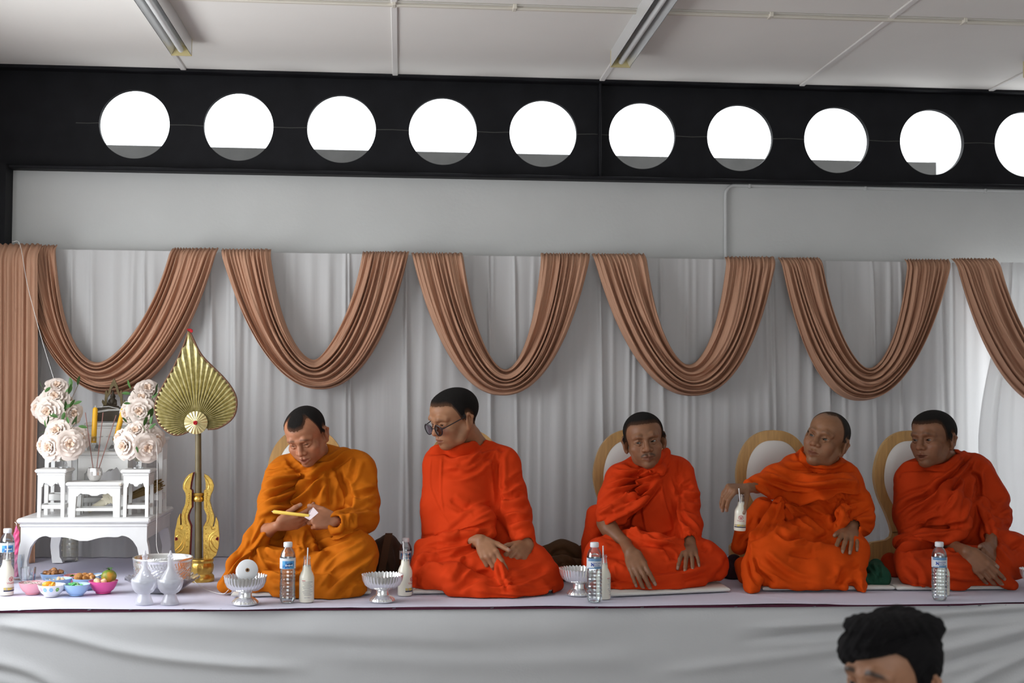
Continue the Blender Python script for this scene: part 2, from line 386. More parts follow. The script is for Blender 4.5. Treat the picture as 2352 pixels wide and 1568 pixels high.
# ------------------------------------------------------------------ folds: crease / ridge / step lines drawn as polylines
def apply_folds(v, n, folds, org=(0, 0), sc=1.0, gain=1.0, uv=None):
    """folds: (kind, amplitude_mm, width_px, [(x,y)...]); moves the surface along its normal"""
    uv = project(v) if uv is None else uv
    face = np.clip(-(n@_fw)*2.5+.15, 0, 1)
    H = np.zeros(len(v))
    for kind, amp, wd, pts in folds:
        P = np.array(pts, float)/sc+np.array(org)
        # resample smoothly (Catmull-Rom)
        if len(P) > 2:
            Q = np.vstack([2*P[0]-P[1], P, 2*P[-1]-P[-2]]); out = []
            for i in range(1, len(Q)-2):
                for t in np.linspace(0, 1, 6)[:-1]:
                    out.append(.5*((2*Q[i])+(-Q[i-1]+Q[i+1])*t+(2*Q[i-1]-5*Q[i]+4*Q[i+1]-Q[i+2])*t*t+(-Q[i-1]+3*Q[i]-3*Q[i+1]+Q[i+2])*t**3))
            out.append(Q[-2]); P = np.array(out)
        R = wd*(6 if kind == 's' else 3.5)
        lo, hi = P.min(0)-R, P.max(0)+R
        idx = np.where(((uv > lo) & (uv < hi)).all(1))[0]
        if not len(idx): continue
        q = uv[idx]; best = np.full(len(q), 1e9); sd = np.zeros(len(q)); tt = np.zeros(len(q))
        seg = np.linalg.norm(np.diff(P, axis=0), axis=1); tot = seg.sum()+1e-9; acc = 0
        for a, b, l in zip(P[:-1], P[1:], seg):
            e = b-a; t = np.clip(((q-a)@e)/(e@e+1e-9), 0, 1); d = q-a-t[:, None]*e; dd = np.hypot(d[:, 0], d[:, 1])
            m = dd < best; best[m] = dd[m]; cr = e[0]*(q[:, 1]-a[1])-e[1]*(q[:, 0]-a[0]); sd[m] = np.sign(cr)[m]*dd[m]
            tt[m] = ((acc+t*l)/tot)[m]; acc += l
        end = np.clip(np.minimum(tt, 1-tt)*6+.12, 0, 1); end[(tt <= 0) | (tt >= 1)] *= np.exp(-(best[(tt <= 0) | (tt >= 1)]/wd)**2)
        if kind == 'c': h = -np.exp(-(best/wd)**2)+.55*np.exp(-((best-2.0*wd)/(1.1*wd))**2)
        elif kind == 'r': h = np.exp(-(best/wd)**2)
        else:  # step: proud on the upper/left side (negative sd), gone on the other
            h = 1/(1+np.exp(np.clip(sd/(wd*.22), -30, 30)))*np.exp(-np.clip(-sd, 0, None)/(wd*2.2)) - .35*np.exp(-((sd-wd*.8)/(wd*.8))**2)
        H[idx] += amp*.001*gain*end*h
    return v+n*(H*face)[:, None]

# skirt: cloth hung along the stage front, pulled into long slanting drapes
nx, ny = 520, 130
gx = np.linspace(XL+.02, XR-.15, nx); GX, GV = np.meshgrid(gx, np.linspace(0, 1, ny))
GZ = (ZP-.006)-(ZP-.03)*GV; GY = YF+.012-.012*np.sin(np.clip(GV*12, 0, 1)*PI/2)-.02*np.clip(GV, 0, 1)+.004*np.sin(GX*1.7+2.2*GV)
v, f = np_grid(GX, GY, GZ); n = np.tile(np.array([0, -1.0, 0]), (len(v), 1))
SK = [('r', 16, 14, [(-60, 1420), (120, 1452), (300, 1497), (480, 1520), (700, 1535)]), ('r', 12, 20, [(-60, 1500), (100, 1560), (240, 1640)]),
      ('c', 9, 11, [(-60, 1530), (60, 1555), (140, 1600)]), ('r', 9, 30, [(600, 1440), (1000, 1450), (1400, 1445)]),
      ('r', 8, 25, [(700, 1500), (1100, 1520), (1500, 1510)]), ('r', 12, 10, [(2420, 1390), (2200, 1400), (1950, 1425), (1700, 1440)]),
      ('c', 8, 9, [(2420, 1400), (2230, 1420), (2000, 1445), (1700, 1470)]), ('r', 13, 12, [(2440, 1420), (2300, 1455), (2120, 1500), (1900, 1535)]),
      ('c', 9, 10, [(2440, 1445), (2290, 1490), (2150, 1530)]), ('r', 13, 12, [(2440, 1470), (2300, 1530), (2180, 1590)]),
      ('r', 12, 12, [(2440, 1520), (2330, 1570), (2250, 1640)]), ('r', 8, 14, [(2300, 1410), (2050, 1470), (1850, 1500), (1500, 1545)]),
      ('r', 6, 18, [(300, 1430), (700, 1455), (1200, 1480)])]
v = apply_folds(v, n, SK, gain=1.1)
tag(mesh_obj('stage_skirt', v, f, M['skirt']), 'white cloth skirt pulled in slanting drapes along the stage front', 'cloth')
pins = MB()
for i, px in enumerate((45, 205, 300, 420, 505, 640, 905, 1130, 1370, 1475, 1690, 1870, 2080, 2180, 2250, 2308)):
    p = at(px, 1402-i*.8, YF-.003)
    tag(MB().tube([(p[0]-.006, p[1], p[2]), (p[0]+.006, p[1]-.001, p[2]+.002)], .0013, 5).build('pin', mat('pin_steel', (.25, .27, .32), .3, .9) if i == 0 else bpy.data.materials['pin_steel'], None),
        'tiny steel pin holding the white skirt to the stage edge', 'pin', 'pins along the stage edge')
# ================================================================== curtains
M['sheer'] = mat('white_curtain', (.74, .735, .735), .85, bump=.10, bscale=25, stretch=(3, 3, .12), translucent=.28, sheen=.1)
M['sheer2'] = mat('thin_white_curtain', (.78, .78, .78), .85, bump=.10, bscale=25, stretch=(3, 3, .12), translucent=.55)
M['brown'] = mat('tan_drape', (.53, .295, .19), .8, var=.04, vscale=5, bump=.05, bscale=200, translucent=.06)
def pleats(x0, x1, seed, dens=1.0, amp=1.0):
    r = np.random.default_rng(seed); out = []; x = x0
    while x < x1:
        out.append((x, r.uniform(.006, .028), amp*r.uniform(.004, .022)*(1 if r.random() < .8 else 1.6), r.uniform(-.02, .02), r.uniform(.6, 1.0), r.uniform(-.4, .9)))
        x += r.uniform(.018, .085)/dens
    return out
def curtain_surface(x0, x1, zt, zb, Y, pl, nx, nz, zslope=0.0, seed=0):
    gx = np.linspace(x0, x1, nx); T = np.linspace(0, 1, nz)**1.0; GX, GT = np.meshgrid(gx, T)
    ztop = zt+zslope*(GX-x0); GZ = ztop+(zb-ztop)*GT; D = np.zeros_like(GX)
    for (xi, wi, ai, si, fi, asym) in pl:
        u = (GX-xi-si*GT)/(wi*(1+.5*GT)); sel = np.abs(u) < 4
        wv = np.where(u > 0, 1+.6*asym, 1-.3*asym)
        D += np.where(sel, ai*np.exp(-(u/wv)**2)*(1-(1-fi)*np.sin(GT*PI)), 0)
    D += .006*np.sin(GX*9+seed)*GT+.003*np.sin(GX*3.1+GT*4)
    D *= np.clip(GT*14+.25, 0, 1)
    return np_grid(GX, Y-D, GZ)
YC = 6.50
zt = float(at(1150, 588, YC)[2])
x_l, x_r = -1.93, 4.4
pl = pleats(x_l, x_r, 3, .85, .62)
for px, wd in ((165, .012), (210, .02), (330, .014), (485, .012), (535, .014), (540, .03), (800, .01), (930, .012), (1120, .008), (1180, .008), (1375, .01), (1515, .015), (1755, .02), (1772, .013), (1895, .012), (2000, .01), (2160, .014)):
    pl.append((float(at(px, 700, YC)[0]), wd*.6, .016, .03, 1.0, .5))
v, f = curtain_surface(x_l, x_r, zt, ZP+.004, YC-.005, pl, 1500, 26)
tag(mesh_obj('backdrop_curtain', v, f, M['sheer']), 'wide pleated white curtain hanging behind the seated men', 'curtain')
rod = thing('curtain_rod', 'thin rod along the wall carrying the white curtain', 'curtain rod', (x_l, YC+.012, zt))
MB().tube([(0, 0, -.004), (x_r-x_l, 0, -.004)], .006, 10).build('rod', mat('rod_steel', (.5, .5, .5), .4, .8), rod)
hook_m = bpy.data.materials['rod_steel']
for k in range(6): MB().tube([(.2+1.1*k, 0, -.004), (.2+1.1*k, .085, -.004)], .004, 8).build('bracket', hook_m, rod)
xa = float(at(2262, 900, YC-.07)[0])
pl2 = pleats(xa, x_r, 12, .7, .8)
v, f = curtain_surface(xa, x_r-.05, zt+.002, ZP+.004, YC-.036, pl2, 420, 26)
GT = np.repeat(np.linspace(0, 1, 26), 420); X0 = v[:, 0].copy(); k = np.clip(1-(X0-xa)/.3, 0, 1)
v[:, 0] += k*(.10*(1-np.clip(GT*1.6, 0, 1))-.03*np.sin(np.clip((GT-.3)/.5, 0, 1)*PI))
tag(mesh_obj('side_curtain', v, f, M['sheer2']), 'bright back-lit white curtain at the right edge, in front of the doorway', 'curtain')
# tan swags
def swag(lo, li, ri, ro, bi, bo, ytl, ytr, seed, label, rfac=1.0):
    """outer-left, inner-left, inner-right, outer-right x; inner and outer bottom points; top heights (pixels)"""
    r = np.random.default_rng(seed); nu, nv = 190, 150; Yb = YC-.08
    s = np.linspace(-1, 1, nu); V = np.linspace(0, 1, nv); S, VV = np.meshgrid(s, V)
    xl = np.interp(V, [0, 1], [li, lo]); xr = np.interp(V, [0, 1], [ri, ro]); xb = np.interp(V, [0, 1], [bi[0], bo[0]])
    Vb = V**.9; yb = bi[1]+(bo[1]-bi[1])*Vb
    tau = .5+.5*S; bend = ((xb-xl)/(xr-xl)-.5)[:, None]
    PX = xl[:, None]+(xr-xl)[:, None]*(tau+bend*(1-S**2))
    p = np.interp(V, [0, 1], [2.0, 2.25])[:, None]+np.interp(V, [0, 1], [1.0, .5])[:, None]*S**2+.05*np.sin(7*VV+seed)
    p = np.where(S > 0, p*(rfac+(1-rfac)*VV), p)
    YT = np.where(S < 0, ytl, ytr)
    PY = yb[:, None]+(YT-yb[:, None])*np.abs(S)**p
    # folds across the cloth
    nf = r.uniform(5.2, 6.2); ph = r.uniform(0, 1)
    wob = .30*np.sin(2*PI*VV*1.3+seed)+.16*np.sin(2*PI*VV*3.1+2*seed)
    drift = .25*np.sin(S*2.2+seed+3*VV)+.35*np.abs(S)**2*np.sin(9*VV+seed)
    c1 = nf*VV+wob+drift+ph; g = (.5+.5*np.cos(2*PI*c1)); g = 1-(1-g)**1.7
    c2 = nf*2.37*VV+.5*np.sin(4*S+6*VV)+1.6*ph+.8*drift; g2 = .5+.5*np.cos(2*PI*c2)
    c3 = nf*4.1*VV+.6*np.sin(3*S+9*VV+seed); g3 = .5+.5*np.cos(2*PI*c3)
    mid = 1-np.abs(S)**4
    D = (.034*mid+.016)*g+(.007+.006*np.abs(S))*g2*(.4+.6*np.sin(5*VV+seed)**2)+.0035*g3*np.abs(S)**.7
    edge = np.minimum(VV, 1-VV); D *= np.clip(edge*14, 0, 1)**.5*.9+.1
    D += .035*np.sin(VV*PI)*mid+.012
    top = np.clip((np.abs(S)-.965)/.035, 0, 1)      # gathers over the rod
    D = D*(1-.75*top)+.012*top
    jit = (4.0*(g2-.5)+3*(g3-.5))*np.clip((np.abs(S)-.9)/.1, 0, 1)
    base = at(PX.mean(), PY.mean(), Yb)
    d = _fw+_ri*((PX[..., None]-1176)/FPX)-_up*((PY+jit*0-2*top+jit*-.6)[..., None]-784)/FPX
    P3 = CAMP+d*(Yb/d[..., 1:2])
    P3[..., 1] -= D-.05*top**3
    v, f = np_grid(P3[..., 0], P3[..., 1], P3[..., 2])
    o = mesh_obj('swag', v, f, M['brown'])
    sm = o.modifiers.new('thickness', 'SOLIDIFY'); sm.thickness = .003; sm.offset = 1
    return tag(o, label, 'drape', 'tan swags along the curtain top')
for i, a in enumerate([
    (20, 128, 393, 500, (225, 832), (258, 906), 563, 570, 'tan swag above the altar flowers, leftmost of the row'),
    (506, 620, 834, 940, (722, 826), (736, 894), 572, 578, 'tan swag above the amber robed man, second from the left'),
    (945, 1063, 1243, 1357, (1160, 848), (1154, 908), 581, 582, 'tan swag above and right of the man with glasses'),
    (1361, 1483, 1668, 1783, (1580, 837), (1588, 909), 583, 590, 'tan swag above the man with a moustache, fourth from the left'),
    (1791, 1886, 2083, 2186, (1993, 845), (1973, 920), 592, 596, 'tan swag above the man holding a milk bottle'),
    (2191, 2290, 2540, 2650, (2440, 856), (2420, 940), 594, 600, 'tan swag cut off by the right edge')]):
    swag(*a[:-1], 11+i*5, a[-1], .84 if i == 1 else 1.0)
# tan drape hanging straight down at the left edge
gx = np.linspace(-30, 88, 150); T = np.linspace(0, 1, 60); GX, GT = np.meshgrid(gx, T)
r = np.random.default_rng(5); D = np.zeros_like(GX)
for k in range(15):
    c = -30+k*8.6+r.uniform(-2, 2); D += r.uniform(.008, .024)*np.exp(-(((GX-c)-(r.uniform(-9, 5))*GT)/r.uniform(2.0, 5.5))**2)
GX2 = GX+(-3+4*np.sin(GT*5))*GT*np.clip(GX/80, 0, 1)
PY = 558+(1296-558)*GT-2*np.sin(GX*.5)*(1-GT)
Yd = YC-.19
d = _fw+_ri*((GX2[..., None]-1176)/FPX)-_up*(PY[..., None]-784)/FPX
P3 = CAMP+d*(Yd/d[..., 1:2]); P3[..., 2] = np.where(GT > .995, ZP+.003, np.maximum(P3[..., 2], ZP+.003)); P3[..., 1] -= D*np.clip(GT*8+.4, 0, 1)-.07*np.clip(1-GT*25, 0, 1)
v, f = np_grid(P3[..., 0], P3[..., 1], P3[..., 2])
o = mesh_obj('side_drape', v, f, M['brown']); sm = o.modifiers.new('thickness', 'SOLIDIFY'); sm.thickness = .003
tag(o, 'tan drape hanging straight to the stage at the left edge', 'drape')
# ================================================================== solid modelling by distance fields (people, cloth bundles, statue)
class Sdf:
    def __init__(s): s.ops = []
    def _bb(s, pts, rad):
        pts = np.array(pts, float); rad = np.array(rad, float).reshape(-1, 1)
        return (pts-rad).min(0), (pts+rad).max(0)
    def cone(s, a, b, ra, rb, k=.01, op='u'):
        a = np.array(a, float); b = np.array(b, float); s.ops.append((op, 'c', (a, b, ra, rb), k, *s._bb([a, b], [ra, rb]))); return s
    def chain(s, pts, k=.01, op='u'):
        """pts: (x,y,z,r)"""
        if len(pts) == 1: return s.ell(pts[0][:3], (pts[0][3],)*3, None, k, op)
        for p, q in zip(pts[:-1], pts[1:]): s.cone(p[:3], q[:3], p[3], q[3], k, op)
        return s
    def ell(s, c, r, R=None, k=.01, op='u'):
        c = np.array(c, float); r = np.array(r, float); R = np.eye(3) if R is None else np.array(R, float)
        ext = np.sqrt(((R*r[None, :])**2).sum(1))
        s.ops.append((op, 'e', (c, r, R), k, c-ext, c+ext)); return s
    def rbox(s, c, h, R=None, rad=.01, k=.01, op='u'):
        c = np.array(c, float); h = np.array(h, float); R = np.eye(3) if R is None else np.array(R, float)
        ext = np.abs(R)@h; s.ops.append((op, 'b', (c, h, R, rad), k, c-ext, c+ext)); return s
    @staticmethod
    def dist(kind, prm, p):
        if kind == 'c':
            a, b, ra, rb = prm; ab = (b-a).astype(np.float32); pa = p-a.astype(np.float32)
            t = np.clip((pa@ab)/(ab@ab+1e-12), 0, 1); d = pa-t[:, None]*ab
            return np.sqrt(np.einsum('ij,ij->i', d, d))-(ra+(rb-ra)*t)
        if kind == 'e':
            c, r, R = prm; q = (p-c.astype(np.float32))@R.astype(np.float32); q1 = q/r.astype(np.float32)
            k0 = np.sqrt(np.einsum('ij,ij->i', q1, q1)); q2 = q1/r.astype(np.float32); k1 = np.sqrt(np.einsum('ij,ij->i', q2, q2))
            return k0*(k0-1)/(k1+1e-9)
        c, h, R, rad = prm; q = np.abs((p-c.astype(np.float32))@R.astype(np.float32))-(h-rad).astype(np.float32)
        o = np.maximum(q, 0); return np.sqrt(np.einsum('ij,ij->i', o, o))+np.minimum(q.max(1), 0)-rad
    @staticmethod
    def comb(op, d, e, k):
        if op == 'u':
            h = np.maximum(k-np.abs(d-e), 0)/k; return np.minimum(d, e)-h*h*k*.25
        h = np.maximum(k-np.abs(d+e), 0)/k; return np.maximum(d, -e)+h*h*k*.25
    def eval(s, p):
        d = np.full(len(p), 1.0, np.float32)
        for op, kind, prm, k, lo, hi in s.ops: d = s.comb(op, d, s.dist(kind, prm, p), k)
        return d
    def bounds(s):
        u = [o for o in s.ops if o[0] == 'u']
        return np.min([o[4] for o in u], 0), np.max([o[5] for o in u], 0)
    def field(s, h, lo=None, hi=None, post=None):
        a, b = s.bounds(); lo = a if lo is None else np.maximum(a, lo); hi = b if hi is None else np.minimum(b, hi)
        lo = lo-3*h; B = 8; n = np.ceil((hi+3*h-lo)/(h*B)).astype(int)
        g = [np.arange(n[i]) for i in range(3)]
        I = np.stack(np.meshgrid(*g, indexing='ij'), -1).reshape(-1, 3)
        C = (lo+(I*B+(B-1)/2.)*h).astype(np.float32)
        dc = s.eval(C); act = np.abs(dc) < h*B*.9*1.05+.006
        F = np.repeat(np.repeat(np.repeat(np.where(dc < 0, -1, 1).astype(np.float32).reshape(n), B, 0), B, 1), B, 2)
        A = I[act]; L = np.stack(np.meshgrid(*[np.arange(B)]*3, indexing='ij'), -1).reshape(-1, 3)
        blo = lo+A*B*h; bhi = blo+(B-1)*h
        D = np.full((len(A), B**3), 1.0, np.float32)
        off = (L*h).astype(np.float32)
        for op, kind, prm, k, l, hh in s.ops:
            mg = k+.03
            m = np.where(((blo < hh+mg) & (bhi > l-mg)).all(1))[0]
            if not len(m): continue
            P = (blo[m].astype(np.float32)[:, None, :]+off[None]).reshape(-1, 3)
            e = s.dist(kind, prm, P).reshape(len(m), -1)
            D[m] = s.comb(op, D[m], e, k)
        if post is not None:
            for i in range(0, len(A), 400):
                P = (blo[i:i+400].astype(np.float32)[:, None, :]+off[None]).reshape(-1, 3)
                D[i:i+400] = post(P, D[i:i+400].ravel()).reshape(-1, B**3)
        ix = (A[:, None, :]*B+L[None]).reshape(-1, 3)
        F[ix[:, 0], ix[:, 1], ix[:, 2]] = D.ravel()
        return F, lo
    def mesh(s, h, lo=None, hi=None, post=None, relax=1):
        F, o = s.field(h, lo, hi, post)
        v, f = surface_nets(F); v = o+v*h
        for _ in range(relax): v = relax_mesh(v, f, .5)
        return v, f
def relax_mesh(v, f, w):
    s = np.zeros_like(v); c = np.zeros(len(v))
    for k in range(4):
        for j in (f[:, (k+1) % 4], f[:, (k-1) % 4]):
            for a in range(3): s[:, a] += np.bincount(f[:, k], v[j, a], len(v))
            c += np.bincount(f[:, k], minlength=len(v))
    return v*(1-w)+w*s/np.maximum(c, 1)[:, None]
def surface_nets(F):
    S = F < 0; nx, ny, nz = F.shape
    cnt = np.zeros((nx-1, ny-1, nz-1), np.int8)
    cs = [(i, j, k) for i in (0, 1) for j in (0, 1) for k in (0, 1)]
    for i, j, k in cs: cnt += S[i:nx-1+i, j:ny-1+j, k:nz-1+k]
    cell = (cnt > 0) & (cnt < 8); idx = np.argwhere(cell)
    vid = np.full(cell.shape, -1, np.int32); vid[cell] = np.arange(len(idx), dtype=np.int32)
    val = np.stack([F[idx[:, 0]+i, idx[:, 1]+j, idx[:, 2]+k] for i, j, k in cs], 1)
    acc = np.zeros((len(idx), 3)); num = np.zeros(len(idx)); ca = np.array(cs, float)
    for a in range(8):
        for b in range(a+1, 8):
            if np.abs(ca[a]-ca[b]).sum() != 1: continue
            va, vb = val[:, a], val[:, b]; m = (va < 0) != (vb < 0)
            t = np.where(m, va/np.where(m, va-vb, 1), 0)
            acc += m[:, None]*(ca[a]+t[:, None]*(ca[b]-ca[a])); num += m
    v = idx+acc/np.maximum(num, 1)[:, None]
    fs = []
    for ax in range(3):
        sl0 = [slice(None)]*3; sl1 = [slice(None)]*3; sl0[ax] = slice(0, -1); sl1[ax] = slice(1, None)
        ch = S[tuple(sl0)] != S[tuple(sl1)]; e = np.argwhere(ch)
        u, w_ = (ax+1) % 3, (ax+2) % 3
        ok = (e[:, u] > 0) & (e[:, w_] > 0) & (e[:, u] < F.shape[u]-1) & (e[:, w_] < F.shape[w_]-1); e = e[ok]
        q = []
        for du, dw in ((-1, -1), (0, -1), (0, 0), (-1, 0)):
            c = e.copy(); c[:, u] += du; c[:, w_] += dw; q.append(vid[c[:, 0], c[:, 1], c[:, 2]])
        q = np.stack(q, 1); inside = S[e[:, 0], e[:, 1], e[:, 2]]
        q[~inside] = q[~inside][:, ::-1]; fs.append(q)
    f = np.vstack(fs); f = f[(f >= 0).all(1)]
    return v, f
def rot(yaw=0, pitch=0, roll=0):
    """head-style rotation (degrees): yaw>0 turns the face to image right, pitch>0 looks down, roll>0 tilts towards image right"""
    return np.array((Euler((0, 0, math.radians(yaw))).to_matrix()@Euler((math.radians(pitch), 0, 0)).to_matrix()@Euler((0, math.radians(roll), 0)).to_matrix()))
def unit(a): a = np.array(a, float); return a/(np.linalg.norm(a)+1e-12)

# ------------------------------------------------------------------ heads
def head_sdf(S, c, R, sz=1.0, p=None):
    """face looks to -y in head space; origin between the eyes' height and the ears. p: small shape changes"""
    p = p or {}; g = lambda n, d=0.0: p.get(n, d)
    T = lambda q: c+R@(np.array(q)*sz)
    def E(q, r, k, op='u', Rl=None): S.ell(T(q), np.array(r)*sz, R if Rl is None else R@Rl, k*sz, op)
    def Ch(pts, k, op='u'): S.chain([(*T(q[:3]), q[3]*sz) for q in pts], k*sz, op)
    wd = g('wide', 1.0); jw = g('jaw', 1.0); fl = g('long', 0.0)
    E((0, .018, .032), (.077*wd, .096, .078), .01)
    E((0, -.008, .048), (.067*wd, .078, .054), .02)                       # forehead
    E((0, -.022, -.028-fl/2), (.0585*wd, .066, .070+fl/2), .02)            # face block
    for sx in (-1, 1):
        Ch([(sx*.053*jw, .010, -.038, .019), (sx*.041*jw, -.022, -.072-fl, .0165), (sx*.010, -.060, -.089-fl, .018)], .022)   # jaw
        E((sx*.043*wd, -.055, -.024), (.022, .024, .020), .018)          # cheekbone
        E((sx*.033, -.054, -.050), (.020, .021, .024), .02)
    E((0, -.068, -.056-fl*.5), (.030, .024, .028), .016)                 # muzzle
    E((0, -.072, -.089-fl), (.019, .017, .014), .014)                    # chin
    br = g('brow', 1.0)
    for sx in (-1, 1): Ch([(sx*.008, -.083, .022, .0085*br), (sx*.028, -.081, .027, .0095*br), (sx*.046, -.066, .022, .009)], .014)
    for sx in (-1, 1): E((sx*.031, -.094, .003), (.019, .017, .0125), .014, 's')   # sockets
    nl = g('nose', 1.0)
    Ch([(0, -.082, .014, .0075), (0, -.092, -.010, .0085), (0, -.1015*1, -.026, .0115*nl)], .009)
    for sx in (-1, 1): E((sx*.0135*nl, -.0905, -.0295), (.0095*nl, .011, .0085), .007)
    for sx in (-1, 1): E((sx*.0075*nl, -.0985, -.0385), (.0038, .0055, .0042), .003, 's')
    # eyelids and the slit between them
    op = g('open', 1.0)
    for sx in (-1, 1):
        E((sx*.031, -.0655, .002), (.0175, .0155, .0135), .007)
        if op > 0: E((sx*.0315, -.081, .0012), (.0150, .0118, .0068*op), .0022, 's')
        Ch([(sx*.044, -.070, .001, .0028), (sx*.031, -.0805, -.0065, .0030), (sx*.018, -.078, -.004, .0026)], .005)
        Ch([(sx*.046, -.067, .004, .0026), (sx*.032, -.0815, .0100, .0028), (sx*.018, -.080, .004, .0026)], .004)
    # mouth
    mo = g('mouth', 0.0); mz = -.0605-fl*.5; mw = g('mw', 1.0)
    Ch([(-.024*mw, -.0805, mz+.001, .0032), (-.008, -.0905, mz+.0055, .0055), (0, -.0915, mz+.0045, .0050), (.008, -.0905, mz+.0055, .0055), (.024*mw, -.0805, mz+.001, .0032)], .006)
    Ch([(-.020*mw, -.0805, mz-.004-mo*.5, .0038), (0, -.0890, mz-.0085-mo, .0075), (.020*mw, -.0805, mz-.004-mo*.5, .0038)], .007)
    Ch([(-.024*mw, -.0850, mz-.001, .0016), (0, -.0975, mz-.0010-mo*.4, .0020+mo*.6), (.024*mw, -.0850, mz-.001, .0016)], .0025, 's')
    if mo > 0: E((0, -.092, mz-.002-mo*.5), (.013, .012, .0028+mo*.6), .003, 's')
    E((0, -.098, -.0475), (.0030, .006, .008), .006, 's')               # philtrum
    # ears
    es = g('ear', 1.0)
    for sx in (-1, 1):
        Re = np.array(Euler((math.radians(-8), 0, math.radians(sx*28))).to_matrix())
        x = sx*(.0785*wd)
        E((x, .016, -.010), (.0085, .021*es, .033*es), .006, 'u', Re)
        Ch([(x+sx*.004, .004, .012*es, .0042), (x+sx*.006, .018, .019*es, .0045), (x+sx*.010, .030, .004, .0045), (x+sx*.005, .022, -.026*es, .0045)], .008)
        E((x-sx*.001, .010, -.038*es), (.0065, .009, .010), .006)
        E((x+sx*.0085, .014, -.002), (.0045, .0085, .0140), .004, 's', Re)
HAIRP = [0, .35, .7, .95, 1.12, 1.27, 1.40, 1.52, 1.75, 2.0, 2.3, PI]
def hair_line(kind):
    base = dict(short=[.075, .074, .073, .064, .038, .006, -.006, .026, .024, .000, -.040, -.062],
                low=[.064, .066, .068, .060, .034, .000, -.010, .026, .024, .000, -.040, -.062],
                peak=[.066, .070, .092, .090, .052, .010, -.004, .026, .024, .000, -.040, -.062],
                bald=[.099, .101, .102, .090, .062, .026, .004, .030, .024, .000, -.040, -.062],
                full=[.052, .060, .068, .056, .030, .000, -.016, .022, .020, -.005, -.05, -.075])[kind]
    return np.array(base)
def hair_region(q, kind, wob=0.0):
    phi = np.arctan2(np.abs(q[:, 0]), -(q[:, 1]-.012)); hz_ = np.interp(phi, HAIRP, hair_line(kind))
    if wob: hz_ = hz_+wob*np.sin(q[:, 0]*400)*np.sin(q[:, 1]*310+1)
    return hz_-q[:, 2]          # negative: inside the hair area
def skin_colours(v, c, R, sz, base, kind, p, blotch=True):
    q = ((v-c)@R)/sz; n = len(v); col = np.tile(np.array(base, float), (n, 1)); g = lambda a, d: p.get(a, d)
    fl = g('long', 0.0)
    def mixc(m, c2): col[:] = col*(1-m[:, None])+np.array(c2)*m[:, None]
    near = np.linalg.norm(q, axis=1) < .17; b = np.array(base)
    ck = np.exp(-(((np.abs(q[:, 0])-.042)/.02)**2+((q[:, 2]+.028)/.02)**2))*(q[:, 1] < -.03); mixc(.35*ck, b*np.array([1.15, .86, .8]))
    ns = np.exp(-((q[:, 0]/.016)**2+((q[:, 2]+.025)/.016)**2))*(q[:, 1] < -.08); mixc(.3*ns, b*np.array([1.15, .86, .8]))
    mz = -.0605-fl*.5
    lip = np.clip(1.6*(1-np.sqrt((q[:, 0]/.0245)**2+((q[:, 2]-mz+.002)/.0125)**2)), 0, 1)*(q[:, 1] < -.076)*near
    mixc(np.clip(lip*1.6, 0, .9), b*np.array([.66, .42, .42]))
    dk = np.array([.02, .015, .012])
    ax = np.abs(q[:, 0]); bz = g('browz', .026)+.35*(ax-.014)*(1 if True else 0)*np.clip((.034-ax)/.02, -1, 1)
    br = np.exp(-((q[:, 2]-bz-.004)/.0048)**2)*np.clip((ax-.009)/.006, 0, 1)*np.clip((.052-ax)/.01, 0, 1)*(q[:, 1] < -.04)*near
    mixc(np.clip(br*g('browd', .75), 0, .9), dk)
    ms = g('must', 0.0)
    if ms:
        mm = np.exp(-((q[:, 2]-(mz+.0135)+.010*np.clip((ax-.012)/.018, 0, 1.3)**1.5)/.0050)**2)*np.clip((.033-ax)/.006, 0, 1)*(.35+.65*np.clip(ax/.012, 0, 1))*(q[:, 1] < -.065)*near
        mixc(np.clip(mm*ms, 0, .9), dk)
    bd = g('beard', .12)*np.clip((-.045-q[:, 2])/.02, 0, 1)*(q[:, 1] < .0)*np.clip((q[:, 2]+.125)/.02, 0, 1)*near; mixc(bd*.6, b*.35)
    hrd = hair_region(q, kind); sc = np.clip((.006-hrd)/.014, 0, 1)*(q[:, 2] > -.08)*near; mixc(sc*.85, dk*1.6)
    if g('lid', 0): pass
    ey = np.exp(-(((ax-.031)/.017)**2+((q[:, 2]-.001)/.0085)**2))*(q[:, 1] < -.06)*near; mixc(.30*ey, b*.45)
    if blotch:
        t = (np.sin(v[:, 0]*211+np.sin(v[:, 2]*173)*2)+np.sin(v[:, 2]*257+v[:, 1]*190))*.02; col *= (1+t)[:, None]
    return np.clip(col, 0, 1)
